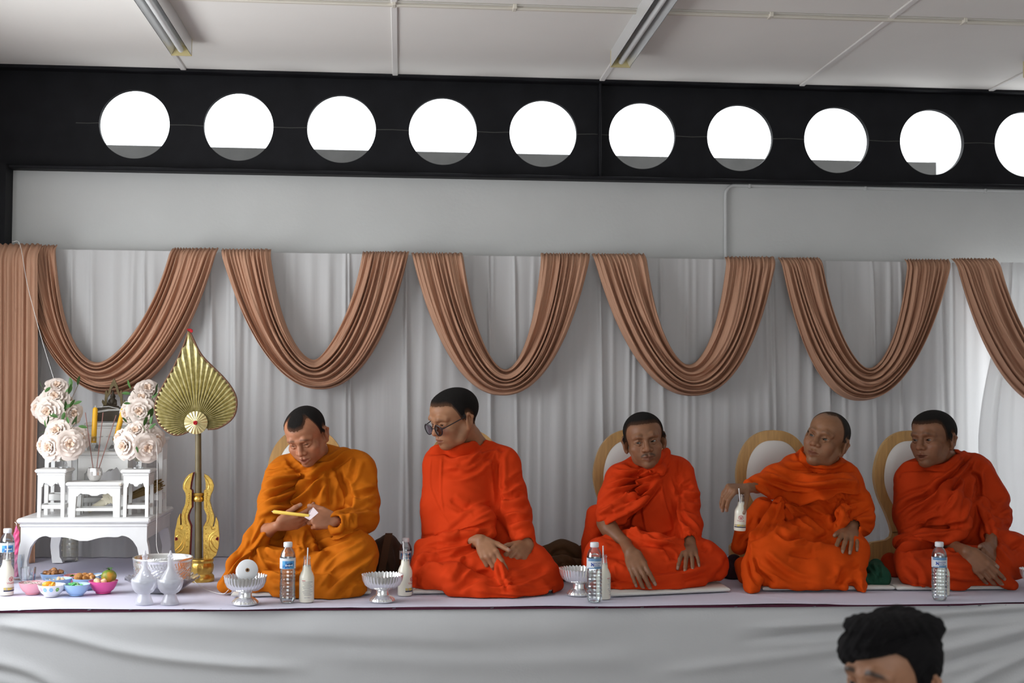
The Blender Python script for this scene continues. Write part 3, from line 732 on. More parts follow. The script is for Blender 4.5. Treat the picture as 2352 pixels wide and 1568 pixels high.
# ------------------------------------------------------------------ hands
FING = [(.030, .043, .027, .021, .0092), (.010, .047, .031, .022, .0094), (-.010, .043, .029, .021, .0089), (-.028, .034, .022, .018, .0079)]
def hand(S, W, D, N, side, curl=(30, 35, 25), spread=4, thumb=(40, 20, 15), sz=1.0, curls=None, thumb_n=-.25, fan=0.0, nails=None):
    """W wrist, D towards the knuckles, N out of the back of the hand, side=+1/-1 which way along DxN the thumb lies"""
    W = np.array(W, float); D = unit(D); N = np.array(N, float); N = unit(N-D*(N@D)); X = np.cross(D, N)*side
    S.ell(W+D*.048*sz, np.array([.036, .050, .0145])*sz, np.stack([X, D, N], 1), .012)
    for i, (o, a, b, c, r) in enumerate(FING):
        o *= sz; a *= sz; b *= sz; c *= sz; r *= sz
        base = W+D*.012*sz+X*o*.55; K = W+D*(.090-.004*abs(i-1)-(.006 if i == 3 else 0))*sz+X*o
        S.cone(base, K, .0125*sz, r*1.18, .010)
        cu = (curls[i] if curls else curl); sp = math.radians(spread)*(1.4-i)+math.radians(fan)
        d0 = unit(D*math.cos(sp)+X*math.sin(sp)); P = K; ang = 0.0
        for L_, ca, r0, r1 in ((a, cu[0], r*1.08, r), (b, cu[1], r, r*.92), (c, cu[2], r*.92, r*.78)):
            ang += math.radians(ca); dd = d0*math.cos(ang)-N*math.sin(ang); Q = P+dd*L_
            S.cone(P, Q, r0, r1, .0035 if P is not K else .006); P = Q
        if nails is not None: nails.append((P-dd*.002*sz, dd, d0*math.sin(ang)+N*math.cos(ang), r*.8))
    B0 = W+D*.020*sz+X*.024*sz-N*.004*sz; t1, t2, t3 = [math.radians(q) for q in thumb]
    dirf = lambda a: unit(D*math.cos(a)+X*math.sin(a)+N*thumb_n)
    P1 = B0+dirf(t1)*.040*sz; P2 = P1+dirf(t1-t2)*.033*sz; P3 = P2+dirf(t1-t2-t3)*.024*sz
    S.cone(B0, P1, .0155*sz, .0118*sz, .012).cone(P1, P2, .0112*sz, .0102*sz, .004).cone(P2, P3, .0102*sz, .0085*sz, .003)
    if nails is not None: nails.append((P3, unit(P3-P2), unit(N+X*.5), .0085*sz))
# ================================================================== people
M['skin'] = mat('skin', (.3, .15, .08), .48, attr=True, spec=.4, bump=.05, bscale=400, sub=.06)
M['hair'] = mat('cropped_hair', (.013, .011, .010), .8, spec=.15, attr=True, bump=.6, bscale=700)
M['hairg'] = mat('greying_hair', (.045, .042, .040), .75, spec=.2, bump=.6, bscale=700)
M['eye'] = mat('eyeball', (.5, .5, .5), .35, attr=True)
def robe_mat(name, c):
    return mat(name, c, .82, spec=.15, var=.05, vscale=4, bump=.14, bscale=34)
M['amber'] = robe_mat('amber_robe', (.50, .130, .004))
M['scarlet'] = robe_mat('scarlet_orange_robe', (.64, .046, .006))
M['vermil'] = robe_mat('vermilion_robe', (.60, .042, .005))
M['orange'] = robe_mat('orange_robe', (.62, .066, .003))
M['rust'] = robe_mat('rust_orange_robe', (.46, .036, .004))
def conv(lst, org, sc):
    """(x,y,Y,r) in crop pixels -> metres"""
    out = []
    for (x, y, Y, r) in lst:
        p = at(org[0]+x/sc, org[1]+y/sc, Y); out.append((*p, pm(r/sc, Y)))
    return out
def person(spec):
    org, sc = spec['org'], spec['sc']; PX = lambda x, y: (org[0]+x/sc, org[1]+y/sc)
    P3 = lambda x, y, Y: at(*PX(x, y), Y)
    hd = spec['head']; hp = spec.get('face', {}); hc = at(*hd['px'], hd['Y']); HR = rot(*hd['rot']); hs_ = hd.get('sz', 1.0)
    base = P3(*spec['base'], spec['baseY']); base = np.array([base[0], spec['baseY'], ZP])
    root = thing('person', spec['label'], 'person', base)
    inv = Matrix.Translation(-Vector(base))
    # ---- head and neck
    S = Sdf(); nb = P3(*spec['neck'])
    nt = hc+HR@np.array([0, .030, -.055])*hs_; mid = (nt*.45+nb*.55)+np.array([0, .008, 0])
    head_sdf(S, hc, HR, hs_, hp)
    S.chain([(*nt, .052*hs_), (*mid, .054*hs_), (*nb, .066*hs_)], .02)
    v1, f1 = S.mesh(.0018, lo=hc-np.array([.14, .15, .24]))
    c1 = skin_colours(v1, hc, HR, hs_, spec['skin'], hd['hair'], hp)
    # ---- robe volume (meshed further down)
    Rb = Sdf()
    for it in spec['torso']+spec['robe']:
        k = .028
        if isinstance(it, tuple): k, it = it
        Rb.chain(conv(it, org, sc), k)
    for (k, it) in spec.get('cut', []): Rb.chain(conv(it, org, sc), k, 's')
    Rb.chain([(*(hc*.3+mid*.7), .062*hs_), (*(nb*.75+mid*.25), .060*hs_)], .012, 's')
    def touch(x, y, off):
        d = unit(ray(*PX(x, y))); t = 4.7
        for _ in range(90):
            e = float(Rb.eval((CAMP+d*t)[None].astype(np.float32))[0])
            if e < .0015: break
            t += max(e*.7, .001)
        return CAMP+d*(t-off)
    # ---- trunk, arms and hands
    B = Sdf(); nails = []
    for ch in spec['torso']:
        B.chain([(a, b, c, d*.72) for a, b, c, d in conv(ch, org, sc)], .03)
    B.chain([(*nb, .06), (*(nb+np.array([0, .02, -.12])), .09)], .03)
    for arm, h in zip(spec['arms'], spec['hands']):
        arm = conv(arm, org, sc)
        h = dict(h); W = h.pop('W'); K = h.pop('K', None)
        if K is None: W = P3(*W)
        else:                                     # the hand rests on the cloth
            W = touch(*W[:2], W[2]); Kp = touch(*K[:2], K[2]); h['D'] = Kp-W
            side_v = np.cross(unit(Kp-W), unit(CAMP-W)); nn = np.cross(side_v, unit(Kp-W)); h['N'] = nn+np.array(h.pop('tilt', (0, 0, 0)))
            arm[-1] = (*W, .027)
        B.chain(arm, .02)
        hand(B, W, h.pop('D'), h.pop('N'), h.pop('side'), nails=nails, **h)
    v2, f2 = B.mesh(.0026); v2[:, 2] = np.maximum(v2[:, 2], ZP+.03)
    c2 = np.tile(np.array(spec['skin'])*spec.get('handtone', .95), (len(v2), 1))
    c2 *= (1+.03*np.sin(v2[:, 0]*190+np.sin(v2[:, 2]*160)*2))[:, None]
    for (P, dd, up, r) in nails:
        C = P+up*r*.75; d = v2-C; m = (np.abs(d@dd) < r*1.05) & (np.abs(d@np.cross(dd, up)) < r*.72) & (d@up > -r*.35) & ((d*d).sum(1) < (2*r)**2)
        c2[m] = np.array(spec['skin'])*.55+np.array([.42, .30, .25])*.45
    v = np.vstack([v1, v2]); f = np.vstack([f1, f2+len(v1)]); c = np.vstack([c1, c2])
    o = mesh_obj('body', v, f, M['skin'], root, attr=c); o.matrix_parent_inverse = inv
    # ---- hair: a close shell over the scalp
    th = hd.get('thick', .004)
    def post(p, d):
        q = ((p-hc)@HR)/hs_; reg = hair_region(q, hd['hair'], .002)*hs_
        k = np.clip(-reg/.02, .15, 1)
        d2 = d-th*k-.0008*np.sin(q[:, 0]*900)*np.sin(q[:, 1]*800)*np.sin(q[:, 2]*850)
        return np.maximum(np.maximum(d2, -(d+.010)), np.maximum(reg*.8, -q[:, 2]-.075))
    Hh = Sdf(); Hh.ops = [op for op in S.ops]
    F_, o_ = Hh.field(.0022, lo=hc-.16, hi=hc+.16, post=post); F_[F_ == -1] = 1
    vh, fh = surface_nets(F_); vh = o_+vh*.0022; vh = relax_mesh(vh, fh, .4)
    reg = hair_region(((vh-hc)@HR)/hs_, hd['hair']); kf = np.clip(-reg/.018, 0, 1)[:, None]**.7
    hcol = np.array(spec['skin'])*.42*(1-kf)+np.array(hd.get('hcol', (.013, .011, .010)))*kf
    o = mesh_obj('hair', vh, fh, M['hair'], root, attr=hcol); o.matrix_parent_inverse = inv
    # ---- eyes
    gz = unit(hd.get('gaze', (0, -1, 0)))
    if hp.get('open', 1) > 0:
        for sx in (-1, 1):
            e = MB().ball((0, 0, 0), .0121*hs_, n=20, m=14); V = np.array(e.v); a = (V/(.0121*hs_))@gz
            col = np.where(a[:, None] > .95, (.006, .004, .003), np.where(a[:, None] > .80, (.030, .016, .009), (.34, .31, .29)))
            V2 = hc+(HR@((np.array([sx*.031, -.0664, .0012])*hs_)[:, None]+V.T)).T
            o = mesh_obj('eye', V2, e.f, M['eye'], root, attr=col); o.matrix_parent_inverse = inv
    # ---- robe
    v, f = Rb.mesh(.0042, relax=1)
    fr = np.random.default_rng(len(spec['folds'])); FL = [(a, b, c*.8, d) for a, b, c, d in spec['folds']]
    for kd, am, wd, pts in spec['folds']:          # smaller wrinkles running beside each main fold
        if len(pts) < 3 or kd == 'r': continue
        P = np.array(pts, float); T = np.gradient(P, axis=0); Nn = np.stack([-T[:, 1], T[:, 0]], 1); Nn /= np.linalg.norm(Nn, axis=1, keepdims=True)+1e-9
        for sgn in (-1, 1):
            o_ = sgn*fr.uniform(2.2, 3.6)*wd*sc*.42; tp = np.linspace(.5, 1.3, len(P)) if fr.random() < .5 else np.linspace(1.3, .5, len(P))
            q = P+Nn*(o_*tp)[:, None]; a0 = int(fr.integers(0, 2)); q = q[a0:len(q)-int(fr.integers(0, 2))]
            if len(q) >= 2: FL.append(('c', am*.42, wd*.48, [tuple(x) for x in q]))
    n = vnormals(v, f); v = apply_folds(v, n, FL, org, sc, spec.get('gain', 1.0)*1.7)
    # small cloth irregularities
    n = vnormals(v, f)
    wv = .0012*np.sin(v[:, 0]*61+3*np.sin(v[:, 2]*37))*np.sin(v[:, 2]*53+2*np.sin(v[:, 1]*41))
    v = v+n*wv[:, None]
    px0, px1, pf = spec['pad']; A_, B_ = atz(px0, pf, ZP), atz(px1, pf, ZP)
    onp = (v[:, 0] > A_[0]-.003) & (v[:, 0] < B_[0]+.003) & (v[:, 1] > min(A_[1], B_[1])-.004) & (v[:, 1] < 5.845)
    v[:, 2] = np.maximum(v[:, 2], np.where(onp, ZP+.0225, ZP+.004))
    o = mesh_obj('robe', v, f, M[spec['mat']], root); o.matrix_parent_inverse = inv
    return root
def cr(a, w, *p): return ('c', a, w, list(p))
def st(a, w, *p): return ('s', a, w, list(p))
def ri(a, w, *p): return ('r', a, w, list(p))

MONKS = []
# 1 - amber robe, reading a slip, candle in hand
MONKS.append(dict(org=(480, 900), sc=3.014, base=(720, 1400), baseY=5.5, mat='amber', pad=(530, 852, 1371), skin=(.40, .165, .085), gain=1.0,
    label='man in an amber robe with bowed head, reading beside the golden fan',
    head=dict(px=(703, 1000), Y=5.52, rot=(-16, 30, -9), hair='peak', thick=.004, gaze=(0, -.85, -.5), sz=1.0),
    face=dict(open=.28, mouth=.004, wide=1.0, jaw=1.08, browd=.55, beard=.3, nose=1.03), neck=(740, 470, 5.66),
    torso=[[(760, 1150, 5.66, 270), (765, 850, 5.64, 275), (780, 640, 5.66, 215)]],
    arms=[[(500, 580, 5.62, 50), (440, 840, 5.5, 50), (400, 960, 5.43, 46), (470, 925, 5.345, 32)], [(1030, 560, 5.64, 55), (1060, 860, 5.5, 50), (960, 900, 5.38, 38), (880, 895, 5.335, 32)]],
    hands=[dict(W=(472, 922, 5.34), D=(.90, .05, .16), N=(.05, -.80, -.6), side=-1, curl=(22, 22, 14), spread=2, thumb=(30, 10, 10), thumb_n=-.3, sz=.98),
           dict(W=(878, 893, 5.335), D=(-.93, -.12, .10), N=(.05, -.93, .25), side=1, curls=[(48, 42, 20), (62, 62, 35), (70, 66, 40), (74, 66, 40)], spread=2, thumb=(28, 12, 10), thumb_n=-.15, sz=1.0)],
    robe=[[(540, 545, 5.62, 112), (780, 490, 5.68, 125), (1020, 530, 5.64, 125)],
          [(1030, 560, 5.62, 125), (1065, 760, 5.56, 110), (1060, 870, 5.48, 108), (950, 900, 5.37, 80), (890, 905, 5.335, 74)],
          [(505, 600, 5.60, 120), (450, 760, 5.52, 98), (425, 850, 5.47, 82)],
          [(420, 850, 5.46, 70), (330, 1020, 5.44, 72), (210, 1200, 5.38, 70), (112, 1330, 5.32, 46)],
          [(420, 980, 5.56, 95), (340, 1150, 5.48, 95), (260, 1290, 5.4, 80)],
          [(620, 1150, 5.56, 170), (400, 1240, 5.40, 120), (300, 1280, 5.35, 104)], [(300, 1310, 5.31, 78), (560, 1330, 5.24, 85), (800, 1350, 5.24, 80)],
          [(860, 1130, 5.52, 175), (1005, 1130, 5.38, 158), (1010, 1180, 5.34, 150)], [(1005, 1230, 5.31, 128), (960, 1330, 5.27, 105), (870, 1395, 5.2, 44)],
          [(640, 1375, 5.22, 36), (860, 1400, 5.19, 34), (1050, 1370, 5.24, 40)], [(112, 1345, 5.31, 38), (320, 1350, 5.24, 40)],
          [(420, 1180, 5.40, 110), (620, 1220, 5.36, 120), (820, 1230, 5.33, 120)], (.02, [(620, 1000, 5.46, 90), (680, 1120, 5.40, 80)]),
          (.012, [(900, 890, 5.35, 66), (915, 960, 5.36, 52), (900, 1010, 5.37, 26)])],
    cut=[(.012, [(862, 898, 5.30, 44), (950, 902, 5.37, 38)]), (.02, [(405, 985, 5.32, 36), (480, 1010, 5.36, 32)])],
    folds=[st(11, 8, (560, 430), (600, 500), (670, 535), (770, 530), (860, 495), (950, 440), (1030, 418), (1080, 440)),
           st(12, 9, (365, 655), (480, 625), (610, 585), (740, 560), (850, 515), (930, 470), (1010, 440)), cr(7, 6, (400, 590), (520, 560), (640, 545)), cr(6, 6, (420, 545), (520, 520), (600, 510)),
           st(10, 8, (350, 730), (460, 690), (600, 640), (720, 585), (830, 525)), cr(8, 6, (370, 690), (480, 655), (610, 610), (700, 580)),
           st(11, 8, (340, 800), (450, 760), (580, 690), (700, 625), (790, 560)), cr(7, 6, (400, 740), (520, 690), (640, 630)),
           st(14, 9, (325, 880), (440, 830), (560, 800), (650, 745), (730, 665), (800, 575), (850, 520)), cr(8, 6, (480, 790), (580, 745), (680, 670)),
           cr(9, 8, (890, 500), (905, 590), (955, 680), (975, 750), (965, 820)), cr(7, 7, (835, 545), (838, 690), (850, 790)), cr(6, 6, (765, 640), (738, 740), (735, 810)), ri(6, 10, (800, 600), (785, 720), (790, 800)),
           cr(7, 7, (1030, 450), (1000, 560), (955, 650)), ri(7, 12, (1070, 440), (1140, 540), (1165, 660)), cr(8, 8, (1165, 690), (1090, 705), (1010, 740), (970, 790)), cr(8, 8, (1185, 820), (1100, 800), (1000, 815), (900, 830)),
           cr(6, 7, (1150, 760), (1080, 770), (1000, 800)), cr(6, 6, (935, 850), (950, 910), (930, 980)), cr(5, 5, (985, 850), (985, 900), (960, 950)),
           st(10, 8, (450, 870), (380, 960), (300, 1080), (200, 1190), (110, 1290), (55, 1345)), cr(8, 7, (330, 900), (280, 1010), (200, 1130), (120, 1240)), cr(6, 6, (400, 880), (340, 970), (270, 1090)),
           cr(8, 7, (400, 1060), (470, 1080), (540, 1065)), cr(8, 7, (310, 1090), (330, 1190), (385, 1260)), cr(7, 7, (380, 1120), (480, 1150), (600, 1130)), cr(7, 7, (390, 1200), (520, 1250), (660, 1230)), cr(7, 8, (260, 1180), (200, 1270), (150, 1360)),
           st(11, 9, (600, 1150), (720, 1080), (840, 1030), (970, 985), (1090, 970)), cr(7, 8, (1060, 1000), (900, 1080), (780, 1180), (740, 1260)), cr(7, 8, (1140, 1080), (1000, 1190), (880, 1290), (800, 1390)), cr(6, 8, (1165, 1150), (1110, 1250), (1010, 1330)),
           ri(6, 14, (1000, 1120), (880, 1220), (800, 1320)), cr(7, 8, (1080, 1230), (960, 1340), (870, 1440)), cr(6, 8, (420, 1300), (560, 1310), (700, 1290)), cr(6, 7, (560, 990), (570, 1060), (600, 1130)), cr(6, 6, (690, 960), (680, 1040), (700, 1110)), ri(7, 8, (380, 1390), (600, 1410), (860, 1450))]))
# 2 - scarlet robe, dark glasses, looking down to the left
MONKS.append(dict(org=(820, 860), sc=2.8, base=(720, 1420), baseY=5.5, mat='scarlet', pad=(946, 1270, 1368), skin=(.36, .17, .088), gain=.8,
    label='man in a scarlet robe and dark rimmed glasses looking down to the left',
    head=dict(px=(1041, 960), Y=5.56, rot=(-58, 20, 3), hair='short', thick=.006, gaze=(0, -1, -.2), sz=1.06),
    face=dict(open=.5, jaw=1.15, wide=1.02, browd=.25, beard=.15, nose=1.0, mw=.9), neck=(740, 470, 5.68),
    torso=[[(660, 1150, 5.64, 250), (660, 850, 5.63, 232), (690, 640, 5.65, 215)]],
    arms=[[(530, 620, 5.62, 50), (520, 950, 5.56, 48), (640, 1060, 5.45, 40), (800, 1075, 5.37, 29)], [(950, 600, 5.62, 52), (1010, 880, 5.52, 48), (1085, 1060, 5.41, 34), (1098, 1096, 5.385, 29)]],
    hands=[dict(W=(800, 1070, .022), K=(862, 1180, .030), side=-1, curls=[(28, 28, 15), (38, 34, 20), (42, 38, 20), (46, 40, 20)], spread=1, thumb=(38, 8, 5), thumb_n=-.1, sz=1.02),
           dict(W=(1098, 1098, .012), K=(985, 1200, .034), side=1, curls=[(32, 52, 25), (48, 60, 30), (55, 62, 35), (60, 62, 35)], spread=1, thumb=(26, 4, 4), thumb_n=-.1, sz=1.0)],
    robe=[[(528, 560, 5.62, 100), (720, 505, 5.69, 112), (920, 570, 5.66, 112)], [(520, 620, 5.61, 96), (513, 850, 5.59, 94), (510, 975, 5.57, 92)],
          [(940, 580, 5.64, 108), (980, 760, 5.59, 104), (1015, 900, 5.52, 104), (1062, 1020, 5.43, 72), (1085, 1062, 5.41, 62)],
          [(420, 1110, 5.47, 55), (600, 1100, 5.41, 62), (740, 1075, 5.40, 56), (850, 1020, 5.42, 48)], [(620, 1000, 5.5, 110), (800, 940, 5.47, 100)], [(860, 780, 5.62, 110), (900, 940, 5.58, 90), (940, 1060, 5.52, 70)],
          [(560, 1190, 5.56, 170), (480, 1250, 5.43, 130), (450, 1290, 5.37, 104)], [(450, 1300, 5.34, 100), (620, 1320, 5.29, 105), (780, 1360, 5.25, 78)],
          [(900, 1200, 5.56, 170), (1120, 1230, 5.42, 132), (1200, 1290, 5.38, 110)], [(1180, 1320, 5.34, 92), (1000, 1350, 5.28, 84), (800, 1385, 5.23, 52)],
          [(600, 1390, 5.22, 36), (800, 1405, 5.19, 34), (1000, 1405, 5.19, 36), (1200, 1385, 5.27, 40), (1290, 1350, 5.36, 40)], [(385, 1330, 5.4, 46), (440, 1375, 5.3, 38)],
          [(640, 1220, 5.40, 120), (900, 1250, 5.36, 118), (1080, 1270, 5.37, 110)], (.010, [(905, 1180, 5.285, 24), (925, 1270, 5.255, 40), (950, 1340, 5.225, 30), (975, 1392, 5.20, 12)])],
    cut=[(.010, [(1104, 1108, 5.36, 42), (1080, 1048, 5.42, 36)]), (.012, [(800, 1075, 5.33, 30), (740, 1085, 5.38, 34)])],
    folds=[st(12, 8, (440, 482), (500, 480), (570, 478), (610, 500), (700, 480), (790, 450), (860, 430)), st(10, 8, (600, 500), (700, 490), (800, 462), (880, 445), (960, 450)), cr(7, 6, (660, 520), (760, 500), (850, 470)),
           cr(9, 9, (560, 640), (640, 640), (740, 610), (800, 560), (860, 500)), cr(7, 8, (640, 580), (740, 560), (820, 510)), st(6, 6, (900, 470), (905, 600), (915, 800), (925, 900)), cr(10, 8, (895, 540), (905, 640), (915, 760), (915, 870)),
           ri(3, 3, (475, 520), (470, 700), (500, 800), (550, 900), (590, 960)), ri(3, 3, (545, 520), (540, 760), (560, 900)), cr(6, 9, (600, 800), (680, 860), (740, 850)), cr(7, 8, (580, 1030), (680, 950), (790, 880), (880, 840)),
           st(12, 9, (420, 1055), (540, 1050), (660, 1030), (780, 970), (880, 930)), st(12, 9, (400, 1130), (520, 1080), (640, 1060), (760, 1030), (850, 990)), cr(8, 7, (520, 1090), (640, 1085), (760, 1055), (840, 1010)), st(10, 8, (600, 1160), (700, 1120), (760, 1085), (840, 1040)),
           cr(8, 8, (1070, 660), (1000, 700), (930, 740)), cr(9, 8, (1075, 760), (1000, 790), (920, 800)), cr(9, 9, (1110, 850), (1020, 850), (930, 880)), cr(8, 8, (1120, 920), (1040, 930), (960, 950)), cr(7, 8, (1130, 990), (1060, 1000), (1000, 1020)), ri(6, 12, (960, 460), (1040, 560), (1060, 650)), cr(7, 7, (940, 470), (920, 520), (905, 580)),
           st(10, 9, (370, 1250), (440, 1170), (540, 1180), (640, 1160)), cr(8, 8, (400, 1220), (460, 1180), (560, 1190)), cr(7, 9, (720, 1170), (680, 1260), (620, 1370)), cr(8, 9, (860, 1280), (780, 1300), (700, 1340), (640, 1400)), ri(7, 16, (560, 1260), (620, 1320), (640, 1380)),
           cr(8, 9, (960, 1330), (1060, 1310), (1160, 1260), (1230, 1230)), cr(8, 9, (860, 1400), (1000, 1390), (1150, 1370), (1290, 1330)), st(10, 8, (740, 1390), (900, 1410), (1100, 1410), (1250, 1390)), cr(6, 8, (380, 1290), (380, 1360), (420, 1400)), cr(6, 5, (905, 1210), (925, 1290), (970, 1390)), cr(5, 5, (945, 1330), (960, 1310), (965, 1290))]))
# 3 - vermilion robe, moustache, both hands resting on the lap
MONKS.append(dict(org=(1280, 900), sc=3.014, base=(640, 1380), baseY=5.55, mat='vermil', pad=(1391, 1680, 1375), skin=(.245, .112, .058), gain=.98,
    label='man in a vermilion robe with a moustache, one bare forearm across his knee',
    head=dict(px=(1480, 1011), Y=5.58, rot=(-5, 4, -8), hair='short', thick=.006, gaze=(-.35, -1, .0), sz=1.03),
    face=dict(open=.85, must=.8, browd=.22, beard=.15, wide=1.0, jaw=.92, nose=1.05), neck=(640, 480, 5.68),
    torso=[[(640, 1000, 5.69, 245), (650, 800, 5.67, 235), (655, 620, 5.69, 195)]],
    arms=[[(440, 620, 5.64, 50), (335, 905, 5.52, 56), (360, 945, 5.49, 56), (470, 1050, 5.41, 40), (508, 1110, 5.37, 33)], [(840, 600, 5.66, 50), (920, 900, 5.53, 46), (915, 1050, 5.41, 34)]],
    hands=[dict(W=(508, 1110, .030), K=(562, 1230, .020), side=-1, curls=[(12, 16, 10), (14, 18, 10), (14, 18, 12), (12, 18, 12)], spread=3, thumb=(15, 5, 5), thumb_n=-.75, sz=1.02),
           dict(W=(915, 1060, .016), K=(912, 1145, .018), side=1, curls=[(8, 18, 14), (10, 20, 14), (10, 20, 14), (8, 18, 14)], spread=8, thumb=(42, 8, 6), thumb_n=-.2, sz=.95)],
    robe=[[(440, 590, 5.65, 92), (640, 500, 5.70, 112), (820, 550, 5.68, 105)], (.02, [(560, 470, 5.66, 40), (690, 500, 5.58, 36), (750, 420, 5.64, 36)]),
          [(835, 570, 5.66, 105), (875, 760, 5.61, 104), (915, 920, 5.53, 86), (915, 1020, 5.44, 64)], [(430, 610, 5.63, 104), (400, 740, 5.58, 110), (365, 840, 5.53, 98)], [(430, 830, 5.51, 70), (540, 770, 5.50, 60)],
          [(270, 850, 5.63, 72), (240, 1050, 5.6, 66), (230, 1180, 5.55, 62)],
          [(520, 1110, 5.6, 170), (320, 1140, 5.44, 130), (300, 1210, 5.40, 118)], [(320, 1260, 5.37, 100), (600, 1270, 5.31, 92), (900, 1250, 5.35, 85)],
          [(760, 1110, 5.6, 170), (1010, 1150, 5.46, 122), (1085, 1180, 5.44, 102)], [(1075, 1210, 5.41, 96), (900, 1270, 5.34, 82), (650, 1320, 5.28, 58)],
          [(390, 1350, 5.27, 36), (620, 1360, 5.26, 32), (820, 1340, 5.27, 34), (1000, 1310, 5.33, 36)], [(480, 1000, 5.45, 62), (700, 1060, 5.38, 70), (880, 1080, 5.40, 56)], [(250, 1250, 5.45, 60), (270, 1330, 5.38, 44)],
          [(420, 1180, 5.42, 120), (650, 1190, 5.38, 125), (880, 1180, 5.40, 120)]],
    cut=[(.010, [(915, 1070, 5.38, 44), (917, 1010, 5.44, 38)]), (.015, [(330, 965, 5.44, 52), (420, 985, 5.42, 52), (470, 900, 5.46, 40)])],
    folds=[st(12, 8, (510, 445), (560, 490), (640, 500), (700, 470), (740, 400)), st(11, 8, (390, 540), (480, 570), (600, 555), (690, 500), (750, 420)), cr(8, 7, (480, 500), (560, 530), (660, 520), (720, 470)),
           st(12, 8, (345, 650), (480, 620), (600, 580), (700, 520), (760, 440)), cr(8, 6, (400, 610), (520, 580), (640, 540)), st(11, 8, (330, 720), (460, 680), (600, 630), (700, 560), (760, 470)), cr(8, 6, (420, 660), (560, 610), (680, 550)),
           st(11, 8, (330, 790), (450, 750), (580, 690), (680, 610), (740, 530)), cr(8, 6, (460, 760), (560, 720), (640, 660)), st(14, 9, (280, 960), (350, 900), (450, 850), (560, 790), (620, 730), (700, 630), (745, 540)), cr(8, 7, (300, 870), (340, 850), (400, 830)), cr(7, 7, (280, 820), (360, 760), (450, 720)),
           cr(8, 7, (565, 800), (575, 900), (590, 970), (620, 1010)), cr(6, 6, (530, 830), (500, 890), (480, 940)), cr(7, 7, (755, 560), (765, 700), (800, 850), (840, 970)), cr(6, 6, (790, 470), (800, 600), (840, 700)), cr(6, 6, (825, 460), (830, 560), (850, 650)),
           st(9, 8, (835, 700), (840, 830), (870, 940), (880, 1010)), cr(8, 7, (930, 650), (870, 670), (835, 710)), cr(8, 8, (970, 760), (900, 740), (840, 720)), cr(7, 8, (990, 830), (930, 810), (860, 780)), cr(7, 6, (870, 880), (930, 940), (970, 1040)), ri(7, 12, (900, 500), (940, 620), (965, 740)), cr(5, 4, (880, 985), (920, 975), (955, 1000)),
           st(9, 8, (460, 930), (560, 980), (680, 1030), (800, 1060), (860, 1070)), cr(7, 7, (560, 1050), (640, 1060), (760, 1080)), cr(8, 8, (640, 1010), (720, 1010), (820, 980)), cr(6, 6, (740, 1070), (790, 1130), (805, 1170)),
           st(8, 9, (250, 1040), (330, 1010), (420, 1060)), cr(6, 9, (300, 1110), (420, 1140), (500, 1170)), cr(7, 10, (640, 1220), (760, 1240), (900, 1225)), ri(8, 12, (560, 1350), (760, 1300), (950, 1240), (1120, 1180)), cr(7, 8, (480, 1370), (700, 1330), (900, 1290), (1060, 1240)), cr(6, 8, (1180, 1130), (1160, 1210), (1080, 1290)),
           cr(6, 7, (1000, 1060), (1030, 1080), (1010, 1110)), cr(6, 8, (350, 1200), (360, 1290), (400, 1350)), cr(7, 8, (400, 1330), (390, 1370), (370, 1390))]))
